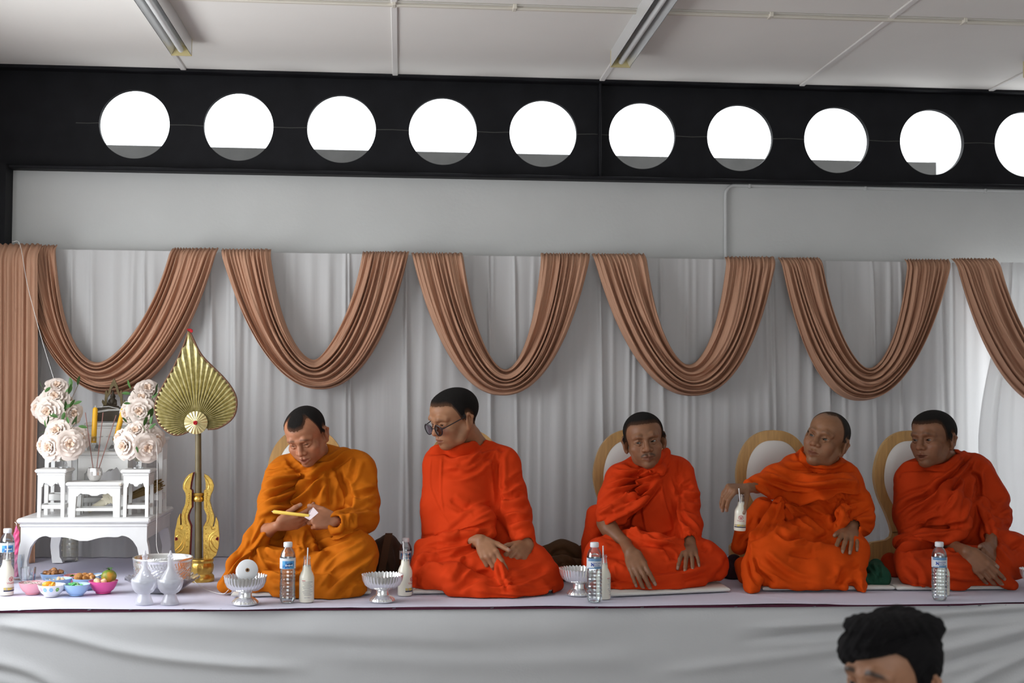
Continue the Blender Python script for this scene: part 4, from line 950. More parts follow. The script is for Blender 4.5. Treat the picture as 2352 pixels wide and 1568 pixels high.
# 4 - orange robe, holding a milk bottle out to the side
MONKS.append(dict(org=(1640, 900), sc=3.014, base=(650, 1380), baseY=5.55, mat='orange', pad=(1752, 2056, 1358), skin=(.265, .125, .064), gain=1.05,
    label='older balding man in an orange robe holding a milk bottle out beside him',
    head=dict(px=(1897, 1009), Y=5.58, rot=(-41, -7, 15), hair='bald', thick=.004, gaze=(-.12, -1, .02), sz=1.06, hcol=(.03, .026, .024)),
    face=dict(open=1.0, browd=.3, beard=.1, wide=.99, jaw=1.05, long=.004, nose=1.05, ear=1.1), neck=(760, 470, 5.68),
    torso=[[(680, 1000, 5.69, 235), (690, 800, 5.67, 245), (715, 630, 5.69, 205)]],
    arms=[[(560, 560, 5.64, 46), (400, 618, 5.56, 40), (300, 655, 5.48, 40), (222, 665, 5.42, 34)], [(920, 640, 5.65, 52), (1000, 880, 5.54, 46), (960, 930, 5.46, 36)]],
    hands=[dict(W=(225, 668, 5.425), D=(-.82, -.40, .02), N=(-.25, -.45, .86), side=-1, curls=[(55, 34, 12), (60, 30, 12), (62, 28, 12), (62, 28, 12)], spread=3, thumb=(62, 8, 8), thumb_n=-1.0, sz=1.0),
           dict(W=(950, 945, .024), K=(925, 1055, .038), side=1, curls=[(8, 14, 12), (8, 16, 12), (8, 16, 12), (8, 14, 12)], spread=6, thumb=(24, 6, 4), thumb_n=.05, sz=1.03)],
    robe=[[(560, 525, 5.66, 100), (740, 500, 5.70, 112), (895, 590, 5.68, 112)], (.02, [(620, 430, 5.68, 42), (640, 480, 5.60, 40), (740, 520, 5.57, 38), (840, 500, 5.64, 40)]),
          [(560, 560, 5.62, 120), (420, 600, 5.56, 92), (300, 635, 5.49, 58), (235, 635, 5.46, 34)], [(540, 640, 5.56, 80), (700, 660, 5.52, 85), (900, 650, 5.56, 90)],
          [(915, 640, 5.64, 122), (965, 800, 5.6, 118), (1000, 900, 5.54, 100), (955, 945, 5.46, 66)],
          [(340, 800, 5.62, 78), (240, 950, 5.6, 88), (175, 1070, 5.58, 58)], (.02, [(450, 770, 5.52, 44), (400, 900, 5.48, 66), (310, 1030, 5.43, 66), (255, 1200, 5.36, 62), (262, 1350, 5.29, 50)]),
          [(640, 1050, 5.52, 195), (460, 1110, 5.42, 185), (420, 1170, 5.37, 170)], [(820, 1040, 5.52, 180), (945, 1100, 5.42, 126), (955, 1170, 5.38, 112)],
          [(400, 1260, 5.33, 90), (700, 1260, 5.31, 92), (970, 1260, 5.33, 84)], (.03, [(985, 1270, 5.33, 66), (1020, 1340, 5.28, 34), (1036, 1380, 5.245, 16)]), (.03, [(248, 1270, 5.33, 52), (262, 1340, 5.28, 38), (256, 1380, 5.245, 20)]), [(420, 1325, 5.28, 38), (700, 1320, 5.27, 36), (880, 1330, 5.28, 38)],
          (.016, [(900, 800, 5.47, 34), (880, 840, 5.45, 40), (900, 890, 5.44, 36)]), (.02, [(820, 950, 5.46, 34), (900, 900, 5.45, 34)]), [(520, 1190, 5.38, 150), (800, 1190, 5.36, 140)], [(200, 1200, 5.5, 60), (210, 1280, 5.45, 50)]],
    cut=[(.010, [(950, 955, 5.41, 46), (975, 915, 5.48, 40)])],
    folds=[st(12, 8, (620, 370), (600, 440), (650, 485), (740, 505), (830, 470)), cr(8, 7, (590, 450), (660, 500), (760, 520), (860, 490)), st(11, 8, (520, 425), (600, 480), (720, 530), (850, 530), (960, 530)), cr(9, 7, (480, 520), (600, 540), (720, 560), (860, 540), (970, 560)),
           cr(9, 7, (400, 540), (520, 580), (680, 600), (820, 590), (960, 590)), st(11, 8, (330, 560), (440, 600), (580, 640), (720, 650), (860, 640), (1000, 640)), cr(9, 7, (300, 600), (420, 640), (560, 680), (700, 690), (840, 680), (960, 670)), cr(8, 7, (420, 600), (560, 630), (700, 640)),
           st(15, 9, (220, 620), (310, 680), (400, 715), (500, 725), (640, 735), (760, 715), (880, 690), (1030, 720)), cr(8, 6, (260, 610), (380, 660), (500, 700), (640, 715)),
           cr(8, 7, (430, 740), (400, 860), (320, 980), (240, 1040)), cr(8, 7, (490, 740), (450, 840), (380, 960), (270, 1040)), st(9, 8, (500, 760), (560, 870), (640, 960), (680, 1010)), cr(7, 8, (560, 740), (680, 850), (780, 930), (830, 980)), cr(7, 8, (680, 730), (780, 800), (860, 880)),
           cr(8, 8, (520, 1000), (620, 990), (700, 1030), (800, 980)), cr(8, 7, (440, 960), (520, 1010), (620, 980)), cr(8, 7, (870, 700), (870, 780), (850, 850), (800, 950)), cr(8, 7, (920, 700), (910, 790), (930, 860)), cr(7, 7, (1080, 800), (1000, 810), (930, 850)), cr(8, 8, (1090, 830), (1010, 850), (930, 890)), cr(7, 7, (1100, 930), (1040, 910), (960, 905)), ri(7, 10, (1030, 680), (1080, 780), (1095, 900)),
           st(9, 8, (265, 1040), (260, 1150), (280, 1260), (330, 1340)), cr(8, 9, (340, 1130), (440, 1220), (560, 1300), (700, 1335)), cr(7, 9, (280, 1230), (360, 1290), (430, 1340)), cr(7, 10, (1000, 1180), (920, 1250), (860, 1350)), cr(6, 9, (700, 1100), (640, 1120), (520, 1110)), cr(6, 9, (900, 1200), (880, 1280), (850, 1340)),
           cr(7, 8, (1040, 1210), (1060, 1290), (1060, 1380)), cr(7, 9, (130, 1080), (200, 1000), (280, 860)), cr(6, 8, (200, 1060), (280, 980), (340, 880)), cr(6, 8, (880, 1320), (980, 1340), (1050, 1400)), ri(6, 12, (480, 1060), (620, 1090), (780, 1050))]))
# 5 - rust robe, hands clasped, looking left
MONKS.append(dict(org=(1960, 900), sc=3.015, base=(620, 1380), baseY=5.55, mat='rust', pad=(2060, 2330, 1357), skin=(.225, .098, .050), gain=.95,
    label='man in a rust orange robe with hands clasped, rightmost in the row',
    head=dict(px=(2142, 1008), Y=5.6, rot=(-54, 3, -2), hair='low', thick=.007, gaze=(-.25, -1, .02), sz=1.07),
    face=dict(open=.95, mouth=.002, browd=.4, beard=.25, wide=1.0, jaw=.98, nose=1.03, brow=1.1), neck=(620, 480, 5.70),
    torso=[[(600, 1050, 5.69, 285), (590, 820, 5.67, 285), (600, 640, 5.69, 225)]],
    arms=[[(410, 640, 5.64, 52), (420, 930, 5.60, 40), (600, 1040, 5.50, 36), (700, 1068, 5.43, 38), (790, 1108, 5.375, 32)], [(860, 600, 5.67, 52), (980, 850, 5.57, 48), (960, 1000, 5.45, 38), (935, 1075, 5.38, 30)]],
    hands=[dict(W=(790, 1108, .022), K=(868, 1190, .022), side=-1, curls=[(20, 24, 14), (22, 24, 14), (24, 26, 14), (26, 26, 14)], spread=1, thumb=(16, 5, 4), thumb_n=-.15, sz=1.04),
           dict(W=(950, 1080, .020), K=(922, 1165, .050), tilt=(.3, 0, 0), side=1, curls=[(24, 36, 20), (28, 40, 20), (30, 40, 20), (34, 40, 20)], spread=1, thumb=(20, 4, 4), thumb_n=.1, sz=1.0)],
    robe=[[(430, 590, 5.66, 128), (620, 500, 5.72, 104), (820, 540, 5.69, 122)], [(850, 570, 5.67, 124), (950, 760, 5.63, 118), (980, 870, 5.57, 108), (945, 990, 5.47, 78)], [(400, 620, 5.63, 120), (390, 850, 5.61, 112), (410, 980, 5.56, 96)],
          [(320, 1040, 5.52, 52), (500, 1005, 5.47, 58), (720, 990, 5.45, 44)], [(700, 760, 5.5, 90), (740, 900, 5.47, 62), (760, 980, 5.45, 36)],
          [(480, 1130, 5.56, 150), (400, 1160, 5.42, 112), (390, 1200, 5.39, 102)], [(400, 1250, 5.35, 95), (700, 1240, 5.31, 98), (1000, 1230, 5.35, 92)],
          [(800, 1100, 5.58, 160), (1090, 1090, 5.46, 118), (1210, 1130, 5.44, 112)], [(1190, 1180, 5.41, 102), (1000, 1240, 5.34, 92)],
          (.04, [(450, 1330, 5.29, 38), (700, 1310, 5.30, 38), (1000, 1310, 5.31, 38), (1110, 1340, 5.27, 34)]), [(250, 1170, 5.62, 60), (280, 1250, 5.57, 56)], [(520, 1190, 5.42, 120), (760, 1190, 5.38, 125), (1000, 1170, 5.40, 122)], (.02, [(880, 780, 5.54, 60), (960, 930, 5.49, 54), (1030, 1090, 5.43, 50), (1100, 1200, 5.38, 40)])],
    cut=[(.012, [(935, 1085, 5.34, 44), (950, 1010, 5.43, 40)]), (.014, [(700, 1075, 5.36, 40), (620, 1050, 5.42, 36)])],
    folds=[st(12, 8, (285, 590), (300, 535), (380, 515), (470, 520), (560, 510)), st(11, 8, (440, 445), (520, 510), (620, 520), (720, 470), (800, 410)), st(13, 9, (300, 820), (400, 740), (520, 690), (620, 610), (720, 520), (800, 430)), cr(9, 7, (480, 700), (600, 640), (680, 570), (770, 470)),
           st(13, 9, (320, 890), (420, 810), (560, 740), (660, 660), (740, 560), (830, 450)), cr(9, 8, (380, 930), (480, 850), (600, 770), (670, 680)), cr(9, 8, (560, 860), (640, 780), (680, 700), (740, 590)), st(11, 8, (440, 950), (520, 880), (620, 850)), st(9, 8, (790, 540), (800, 680), (780, 800), (740, 930)),
           cr(9, 8, (790, 560), (850, 600), (860, 700), (840, 760)), st(14, 9, (270, 1080), (400, 1060), (520, 1045), (640, 1040), (760, 1010), (800, 970)), cr(8, 7, (340, 1010), (480, 960), (640, 950), (760, 920)), cr(9, 8, (640, 960), (740, 930), (790, 890)),
           cr(9, 8, (1090, 770), (1000, 830), (940, 800), (870, 720)), cr(8, 8, (1085, 860), (1000, 870), (950, 850)), cr(7, 8, (1085, 920), (1020, 930), (970, 920)), ri(8, 12, (900, 480), (990, 620), (1080, 770)), cr(7, 7, (880, 470), (850, 560), (860, 650)), st(9, 8, (850, 780), (900, 900), (960, 1040), (1060, 1170), (1110, 1230)), cr(7, 6, (920, 980), (970, 1040), (1000, 1100)),
           cr(8, 9, (340, 1130), (380, 1080), (480, 1070), (600, 1080)), cr(7, 9, (360, 1180), (440, 1260), (460, 1370)), cr(7, 9, (560, 1200), (720, 1240), (900, 1260)), cr(7, 9, (640, 1310), (800, 1310), (980, 1290)), ri(6, 12, (700, 1290), (880, 1280), (1080, 1250)), cr(7, 8, (1080, 1090), (1150, 1050), (1182, 1030)), cr(6, 8, (330, 1290), (400, 1330), (540, 1350))]))
for sp in MONKS: person(sp)

# ------------------------------------------------------------------ onlooker in front of the stage, seated low
def onlooker():
    c = at(2046, 1557, 2.5); R_ = rot(-58, 4, 0); sk = (.36, .18, .105); sz = .99
    root = thing('person', 'black-haired onlooker in the foreground, only hair, brow and ear in view', 'person', (c[0]+.05, 2.58, 0)); inv = Matrix.Translation(-Vector(root.location))
    p = dict(open=1.0, browd=1.3, beard=.1, wide=1.0); S = Sdf(); head_sdf(S, c, R_, sz, p)
    nb = c+np.array([.05, .06, -.21]); S.chain([(*(c+R_@np.array([0, .03, -.06])), .056), (*nb, .066)], .02)
    fwd = R_@np.array([0, -1., 0]); fwd[2] = 0; fwd = unit(fwd); rt = np.array([-fwd[1], fwd[0], 0.])
    hip = np.array([c[0]+.06, 2.6, .50]); ch = nb+np.array([0, .01, -.16])
    v1, f1 = S.mesh(.0026); c1 = skin_colours(v1, c, R_, sz, sk, 'full', p)
    B = Sdf()                                            # hands and shins
    for s in (-1, 1):
        kn = hip+fwd*.42+rt*s*.12; B.chain([(*(kn+np.array([0, 0, -.02])), .05), (*(kn+np.array([0, 0, -.30])-fwd*.04), .045), (*(kn+np.array([0, 0, -.44])-fwd*.04), .036)], .02)
        B.chain([(*(kn+np.array([0, 0, -.455])-fwd*.05), .034), (*(kn+np.array([0, 0, -.47])+fwd*.12), .028)], .02)
        W = kn+np.array([0, 0, .075])-fwd*.10; B.chain([(*(W-fwd*.06), .034), (*W, .028)], .01); hand(B, W, fwd+np.array([0, 0, -.25]), (0, 0, 1), -s, curl=(14, 20, 14))
    v2, f2 = B.mesh(.0034); v2[:, 2] = np.maximum(v2[:, 2], .003)
    o = mesh_obj('body', np.vstack([v1, v2]), np.vstack([f1, f2+len(v1)]), M['skin'], root, attr=np.vstack([c1, np.tile(sk, (len(v2), 1))])); o.matrix_parent_inverse = inv
    T = Sdf(); T.chain([(*(hip+np.array([0, 0, .04])), .15), (*(ch+np.array([0, 0, -.12])), .15), (*ch, .15)], .05)
    T.chain([(*(ch-rt*.17+np.array([0, 0, .10])), .065), (*(ch+np.array([0, .01, .13])), .07), (*(ch+rt*.17+np.array([0, 0, .10])), .065)], .05)
    for s in (-1, 1):
        el = ch+rt*s*.23+fwd*.06+np.array([0, 0, -.20]); kn = hip+fwd*.42+rt*s*.12
        T.chain([(*(ch+rt*s*.17+np.array([0, 0, .09])), .062), (*el, .052), (*(kn+np.array([0, 0, .08])-fwd*.17), .040)], .03)
    T.chain([(*(nb+np.array([0, 0, .07])), .05), (*nb, .062)], .012, 's')
    v, f = T.mesh(.007); v[:, 2] = np.maximum(v[:, 2], .418); o = mesh_obj('shirt', v, f, mat('dark_grey_shirt', (.05, .052, .06), .85, bump=.15, bscale=60), root); o.matrix_parent_inverse = inv
    P_ = Sdf()
    for s in (-1, 1):
        kn = hip+fwd*.42+rt*s*.12; P_.chain([(*(hip+rt*s*.09-np.array([0, 0, .0])), .095), (*kn, .072), (*(kn+np.array([0, 0, -.28])-fwd*.04), .062)], .03)
    P_.chain([(*(hip-rt*.08), .10), (*(hip+rt*.08), .10)], .04)
    v, f = P_.mesh(.008); v[:, 2] = np.maximum(v[:, 2], .02); v[:, 2] = np.where(((v[:, 0]-hip[0])**2+(v[:, 1]-hip[1])**2 < .2**2), np.maximum(v[:, 2], .415), v[:, 2])
    o = mesh_obj('trousers', v, f, mat('navy_trousers', (.02, .025, .045), .85), root); o.matrix_parent_inverse = inv
    T3 = lambda q: c+R_@(np.array(q)*sz); LB = Sdf()
    for q, r, a_ in (((-.046, -.058, .058), (.024, .022, .032), .3), ((-.022, -.075, .064), (.030, .017, .028), .2), ((.010, -.074, .086), (.036, .022, .020), -.2), ((.0, -.045, .112), (.058, .055, .020), 0), ((.035, -.01, .112), (.042, .065, .020), 0), ((-.02, .055, .106), (.052, .055, .022), 0), ((.045, .055, .09), (.03, .05, .03), 0), ((-.060, -.035, .062), (.018, .030, .030), 0)):
        LB.ell(T3(q), np.array(r)*sz, R_@np.array(Euler((0, a_, 0)).to_matrix()), .02)
    def post(P, d):
        q = ((P-c)@R_)/sz; reg = hair_region(q, 'full')*sz; k = np.clip((q[:, 2]-.0)/.07, 0, 1)
        ns = .0012*np.sin(q[:, 0]*230+q[:, 1]*140+4*np.sin(q[:, 2]*60+q[:, 1]*30))+.0008*np.sin(q[:, 0]*470-q[:, 2]*330+3*np.sin(q[:, 1]*70))
        sh = np.maximum(np.maximum(d-.004-.006*k-ns, -(d+.03)), reg*.8)
        return np.minimum(sh, LB.eval(P.astype(np.float32))-ns)
    H = Sdf(); H.ops = list(S.ops)+list(LB.ops)
    F_, o_ = H.field(.0028, lo=c-.19, hi=c+.19); 
    H2 = Sdf(); H2.ops = list(S.ops); H2.bounds = lambda: H.bounds(); H2.eval = lambda p: np.minimum(S.eval(p)-.01, LB.eval(p))
    F_, o_ = H2.field(.0028, lo=c-.19, hi=c+.19, post=post); F_[F_ == -1] = 1
    vh, fh = surface_nets(F_); vh = o_+vh*.0028; vh = relax_mesh(vh, fh, .4)
    o = mesh_obj('hair', vh, fh, M['hair'], root, attr=np.tile((.010, .009, .010), (len(vh), 1))); o.matrix_parent_inverse = inv
    for sx in (-1, 1):
        e = MB().ball((0, 0, 0), .0121*sz, n=20, m=14); V = np.array(e.v); a = (V/(.0121*sz))@unit((-.1, -1, 0))
        col = np.where(a[:, None] > .86, (.02, .012, .008), (.5, .47, .45)); V2 = c+(R_@((np.array([sx*.031, -.0664, .0012])*sz)[:, None]+V.T)).T
        o = mesh_obj('eye', V2, e.f, M['eye'], root, attr=col); o.matrix_parent_inverse = inv
    st = thing('stool', 'low stool under the foreground onlooker', 'stool', (hip[0], hip[1], 0)); sm = mat('red_plastic', (.4, .02, .02), .4)
    MB().lathe([(.0005, .385), (.15, .385), (.16, .395), (.155, .41), (.0005, .412)], 32).build('seat', sm, st)
    for k in range(4):
        a = PI/4+k*PI/2; MB().tube([(.17*math.cos(a), .17*math.sin(a), 0), (.125*math.cos(a), .125*math.sin(a), .39)], .018, 10).build('leg', sm, st)
onlooker()
# ================================================================== floor chairs, pads, bags
def wood_mat():
    m = mat('plywood', (.58, .35, .13), .45, var=.18, vscale=9, stretch=(9, 9, 1.2), bump=.03, bscale=30)
    return m
M['ply'] = wood_mat()
M['vinyl'] = mat('white_vinyl', (.80, .79, .76), .32, bump=.02, bscale=12)
M['pad'] = mat('cream_pad', (.78, .765, .72), .7, bump=.05, bscale=60)
OUT = [(0, 983), (-25, 986), (-50, 998), (-70, 1020), (-83, 1050), (-89, 1085), (-86, 1115), (-77, 1145), (-64, 1172), (-53, 1200), (-47, 1222)]
INN = [(0, 1007), (-20, 1009), (-38, 1018), (-53, 1036), (-62, 1060), (-66, 1088), (-64, 1112), (-56, 1136), (-44, 1158), (-30, 1176), (-16, 1186)]
def smooth(P, n=4):
    P = np.array(P, float); Q = np.vstack([2*P[0]-P[1], P, 2*P[-1]-P[-2]]); out = []
    for i in range(1, len(Q)-2):
        for t in np.linspace(0, 1, n+1)[:-1]:
            out.append(.5*((2*Q[i])+(-Q[i-1]+Q[i+1])*t+(2*Q[i-1]-5*Q[i]+4*Q[i+1]-Q[i+2])*t*t+(-Q[i-1]+3*Q[i]-3*Q[i+1]+Q[i+2])*t**3))
    out.append(Q[-2]); return np.array(out)
YCH = 5.98
def chair(cx, label, ref=2091, lean=.0):
    o0 = at(ref, 1222, YCH); s = YCH/FPX; zb = ZP
    loc = at(cx, 1222, YCH); t = thing('floor_chair', label, 'chair', (loc[0], YCH, zb), group='round-backed floor chairs')
    f = lambda P: [((dx)*s, (1222-y)*s+(o0[2]-zb)) for dx, y in P]
    oh, ih = smooth(OUT), smooth(INN)
    full = lambda h: [tuple(p) for p in h]+[(-p[0], p[1]) for p in h[::-1][:-1]]
    o, i = f(full(oh)), f(full(ih)); n = len(o); mb = MB(); d = .032
    v = [(x, -d/2, z) for x, z in o]+[(x, -d/2, z) for x, z in i]+[(x, d/2, z) for x, z in i]+[(x, d/2, z) for x, z in o]
    fc = []
    for k in range(n):
        j = (k+1) % n; fc += [(k, j, n+j, n+k), (n+k, n+j, 2*n+j, 2*n+k), (2*n+k, 2*n+j, 3*n+j, 3*n+k), (3*n+k, 3*n+j, j, k)]
    mb.add(v, fc).build('back_frame', M['ply'], t, True, 35)
    # upholstered oval
    cz = sum(p[1] for p in i)/n; cu = MB(); rings = 7; vv = []; ff = []
    for r in range(rings+1):
        q = 1-r/rings; dep = -.012-.030*math.sqrt(max(0, 1-q**3))
        for (x, z) in i: vv.append((x*q*1.02, dep, cz+(z-cz)*q*1.02))
    for r in range(rings):
        for k in range(n): j = (k+1) % n; ff.append((r*n+k, r*n+j, (r+1)*n+j, (r+1)*n+k))
    for (x, z) in i: vv.append((x*1.02, .014, cz+(z-cz)*1.02))
    b = (rings+1)*n
    for k in range(n): j = (k+1) % n; ff.append((b+k, b+j, j, k))
    ff.append(tuple(b+k for k in range(n)))
    cu.add(vv, ff).build('back_cushion', M['vinyl'], t)
    zn = o0[2]-zb
    base = [(-47*s, zn+.004), (-50*s, zn-.02), (-60*s, zn-.034), (-96*s, zn-.045), (-104*s, zn-.06), (-104*s, 0), (104*s, 0), (104*s, zn-.06), (96*s, zn-.045), (60*s, zn-.034), (50*s, zn-.02), (47*s, zn+.004)]
    MB().prism(base, -d/2, d/2).build('base_board', M['ply'], t, False)
    MB().box(-100*s, 100*s, -.06, -d/2, 0, .016, .003).build('foot_rail', M['ply'], t, False)
    return t
chair(703, 'round-backed wooden floor chair behind the man in the amber robe')
chair(1066, 'round-backed wooden floor chair almost hidden behind the man with glasses')
chair(1449, 'round-backed wooden floor chair behind the man with a moustache')
chair(1776, 'round-backed wooden floor chair behind the man holding a milk bottle')
chair(2091, 'round-backed wooden floor chair behind the rightmost seated man')
def pad(x0, x1, yfl, yfr, label, th=.018):
    a, b = atz(x0, yfl, ZP), atz(x1, yfr, ZP); yb = 5.84
    mb = MB(); n = 24
    def P(u, v_):
        x = a[0]+(b[0]-a[0])*u; y = (a[1]+(b[1]-a[1])*u)*(1-v_)+yb*v_; return x, y
    top = []
    e = .06
    us = [0, .004, .012, .03]+list(np.linspace(.08, .92, 9))+[.97, .988, .996, 1]; N = len(us)
    v = []; f = []
    for s_ in (1, 0):
        for vv in us:
            for u in us:
                x, y = P(u, vv); m = min(u, 1-u, vv, 1-vv); k = min(1, m/.03); h = math.sqrt(max(0, 1-(1-k)**2))
                v.append((x, y, ZP+.003+th*.5+(th*.5*h if s_ else -th*.48*h)))
    for s_ in (0, 1):
        for j in range(N-1):
            for i in range(N-1):
                q = (s_*N*N+j*N+i, s_*N*N+j*N+i+1, s_*N*N+(j+1)*N+i+1, s_*N*N+(j+1)*N+i); f.append(q if s_ == 0 else q[::-1])
    rim = [(i, i+1) for i in range(N-1)]+[(j*N+N-1, (j+1)*N+N-1) for j in range(N-1)]+[(N*N-1-i, N*N-2-i) for i in range(N-1)]+[((N-1-j)*N, (N-2-j)*N) for j in range(N-1)]
    f += [(p, p+N*N, q+N*N, q) for p, q in rim]
    o = mb.add(v, f).build('seat_pad', M['pad'], None); return tag(o, label, 'seat pad', 'thin white seat pads on the stage')
pad(530, 852, 1374, 1368, 'thin white pad under the man in the amber robe')
pad(948, 1268, 1367, 1362, 'thin white pad under the man with glasses')
pad(1393, 1678, 1374, 1361, 'thin white pad under the man with a moustache')
pad(1752, 2056, 1359, 1357, 'thin white pad under the man holding a milk bottle')
pad(2060, 2330, 1358, 1356, 'thin white pad under the rightmost seated man')
M['bagbrown'] = mat('dark_brown_cloth', (.045, .019, .008), .9, bump=.2, bscale=90, sheen=.1)
M['brownc'] = mat('brown_cloth', (.075, .034, .010), .9, bump=.2, bscale=60)
M['green'] = mat('dark_green_cloth', (.004, .055, .028), .85, bump=.2, bscale=60)
M['plum'] = mat('dark_plum_cloth', (.03, .008, .014), .9, bump=.2, bscale=60)
def bundle(name, label, cat, m, prims, folds, h=.004, extra=None):
    S = Sdf(); px = []
    for ch in prims: S.chain(conv(ch, (0, 0), 1.0), .02)
    v, f = S.mesh(h); n = vnormals(v, f); v = apply_folds(v, n, folds, gain=1.3); v[:, 2] = np.maximum(v[:, 2], ZP+.004)
    c = np.array([v[:, 0].mean(), v[:, 1].mean(), ZP]); t = thing(name, label, cat, c)
    o = mesh_obj('cloth', v-c, f, M[m], t); return t, c
t, c = bundle('shoulder_bag', 'dark brown cloth shoulder bag with a wide strap beside the amber robe', 'bag', 'bagbrown',
    [[(892, 1248, 5.66, 22), (890, 1300, 5.66, 40), (888, 1335, 5.66, 42)], [(872, 1255, 5.68, 18), (905, 1262, 5.68, 20)]],
    [('c', 6, 5, [(875, 1270), (885, 1300), (890, 1330)]), ('c', 6, 5, [(905, 1250), (912, 1290), (905, 1330)])])
st_ = MB(); p = [at(893, 1224, 5.64), at(886, 1255, 5.605), at(880, 1290, 5.575), at(873, 1325, 5.565)]; v = []
for q in p: v += [q+np.array([-.014, 0, 0]), q+np.array([.016, 0, 0]), q+np.array([.016, .004, 0]), q+np.array([-.014, .004, 0])]
f = []
for i in range(3):
    for k in range(4): a, b = i*4+k, i*4+(k+1) % 4; f.append((a, b, b+4, a+4))
f += [(3, 2, 1, 0), (12, 13, 14, 15)]
st_.add([x-c for x in v], f).build('strap', mat('strap_brown', (.07, .028, .010), .85, bump=.2, bscale=150), t, True, 30)
bundle('cloth_bundle', 'brown cloth heaped on the stage between the second and third men', 'cloth', 'brownc',
    [[(1250, 1275, 5.75, 22), (1290, 1270, 5.78, 30), (1310, 1275, 5.78, 30)], [(1240, 1300, 5.65, 22), (1290, 1305, 5.65, 28), (1335, 1310, 5.68, 26)], [(1338, 1265, 5.82, 14), (1335, 1300, 5.8, 20)]],
    [('c', 7, 5, [(1260, 1280), (1290, 1262), (1310, 1272), (1330, 1300)]), ('c', 6, 4, [(1275, 1275), (1300, 1290), (1325, 1300)]), ('s', 7, 5, [(1240, 1290), (1270, 1300), (1300, 1290), (1335, 1310)]), ('c', 5, 4, [(1255, 1265), (1262, 1290), (1280, 1310)])])
bundle('cloth_bundle', 'dark green cloth bundle beside the man holding a milk bottle', 'cloth', 'green',
    [[(2000, 1310, 5.42, 20), (2018, 1322, 5.38, 24)], [(2012, 1298, 5.45, 16), (2030, 1325, 5.36, 16)], [(1990, 1330, 5.36, 14), (2032, 1336, 5.35, 10)]],
    [('c', 5, 4, [(1995, 1295), (2010, 1312), (2030, 1330)]), ('c', 5, 4, [(2015, 1292), (2020, 1315), (2015, 1338)]), ('c', 5, 4, [(1990, 1310), (2000, 1328), (2005, 1340)])], h=.003)
bundle('cloth_bag', 'dark plum bag on the stage between the third and fourth men', 'bag', 'plum',
    [[(1686, 1290, 5.72, 18), (1688, 1320, 5.68, 22)], [(1672, 1315, 5.7, 16), (1705, 1320, 5.7, 18)]], [('c', 5, 4, [(1680, 1285), (1690, 1305), (1688, 1330)])])
# ================================================================== altar set
M['wht'] = mat('white_gloss_paint', (.80, .80, .80), .38, col2=None, var=.04, vscale=14, bump=.05, bscale=30)
M['worn'] = mat('worn_white_paint', (.80, .795, .78), .42, col2=(.62, .56, .45), vscale=26, thr=(.66, .74), bump=.05, bscale=30)
def thin_glass(name, tint=(.93, .95, .96), f0=.10, rough=.03, gl=1.0):
    m = bpy.data.materials.new(name); m.use_nodes = True; N = m.node_tree.nodes; L = m.node_tree.links; N.clear()
    out = N.new('ShaderNodeOutputMaterial'); tr = N.new('ShaderNodeBsdfTransparent'); tr.inputs[0].default_value = (*tint, 1)
    g = N.new('ShaderNodeBsdfGlossy'); g.inputs['Roughness'].default_value = rough; g.inputs[0].default_value = (gl, gl, gl, 1)
    lw = N.new('ShaderNodeLayerWeight'); lw.inputs[0].default_value = .25
    mr = N.new('ShaderNodeMapRange'); mr.inputs['To Min'].default_value = f0; mr.inputs['To Max'].default_value = .75
    mx = N.new('ShaderNodeMixShader'); L.new(lw.outputs['Fresnel'], mr.inputs[0]); L.new(mr.outputs[0], mx.inputs[0])
    L.new(tr.outputs[0], mx.inputs[1]); L.new(g.outputs[0], mx.inputs[2]); L.new(mx.outputs[0], out.inputs[0]); return m
M['glass'] = thin_glass('clear_glass')
M['pet'] = thin_glass('bottle_plastic', (.90, .93, .95), .12, .06)
def frosted(name):
    m = thin_glass(name, (.90, .91, .94), .08, .10); N = m.node_tree.nodes; L = m.node_tree.links
    d = N.new('ShaderNodeBsdfDiffuse'); d.inputs[0].default_value = (.93, .94, .97, 1); t = N.new('ShaderNodeBsdfTranslucent'); t.inputs[0].default_value = (.86, .87, .92, 1)
    a = N.new('ShaderNodeMixShader'); a.inputs[0].default_value = .5; L.new(d.outputs[0], a.inputs[1]); L.new(t.outputs[0], a.inputs[2])
    out = next(n for n in N if n.type == 'OUTPUT_MATERIAL'); src = out.inputs[0].links[0].from_socket; b = N.new('ShaderNodeMixShader'); b.inputs[0].default_value = .48
    L.new(src, b.inputs[1]); L.new(a.outputs[0], b.inputs[2]); L.new(b.outputs[0], out.inputs[0]); return m
M['frost'] = frosted('frosted_plastic')
M['gold'] = mat('gilt', (.62, .40, .09), .30, .85, var=.18, vscale=30, bump=.12, bscale=90)
M['red'] = mat('red_lacquer', (.25, .012, .012), .5)
M['silver'] = mat('polished_silver', (.88, .885, .89), .24, .82, bump=.03, bscale=60)
M['bronze'] = mat('dark_bronze', (.040, .030, .018), .5, .25, var=.3, vscale=30)
M['wax'] = mat('yellow_wax', (.85, .45, .02), .4, sub=.1)
def apron_poly(w, h, leg, sc=1.0):
    """front board with two legs and a scalloped lower edge, in x (0..w), z (0..h)"""
    p = [(0, 0), (leg, 0), (leg*1.05, h*.55), (leg*1.25, h*.72)]
    a, b = leg*1.25, w-leg*1.25; k = 26
    for i in range(1, k):
        u = i/k; x = a+(b-a)*u
        z = h*.80-h*.055*sc*(math.cos(2*PI*u*2)*.5+.5)*(1 if .12 < u < .88 else .6)-h*.035*sc*math.exp(-((u-.5)/.10)**2)+h*.05*sc*math.exp(-((u-.10)/.05)**2)+h*.05*sc*math.exp(-((u-.90)/.05)**2)
        p.append((x, z))
    p += [(w-leg*1.25, h*.72), (w-leg*1.05, h*.55), (w-leg, 0), (w, 0), (w, h), (0, h)]
    return p
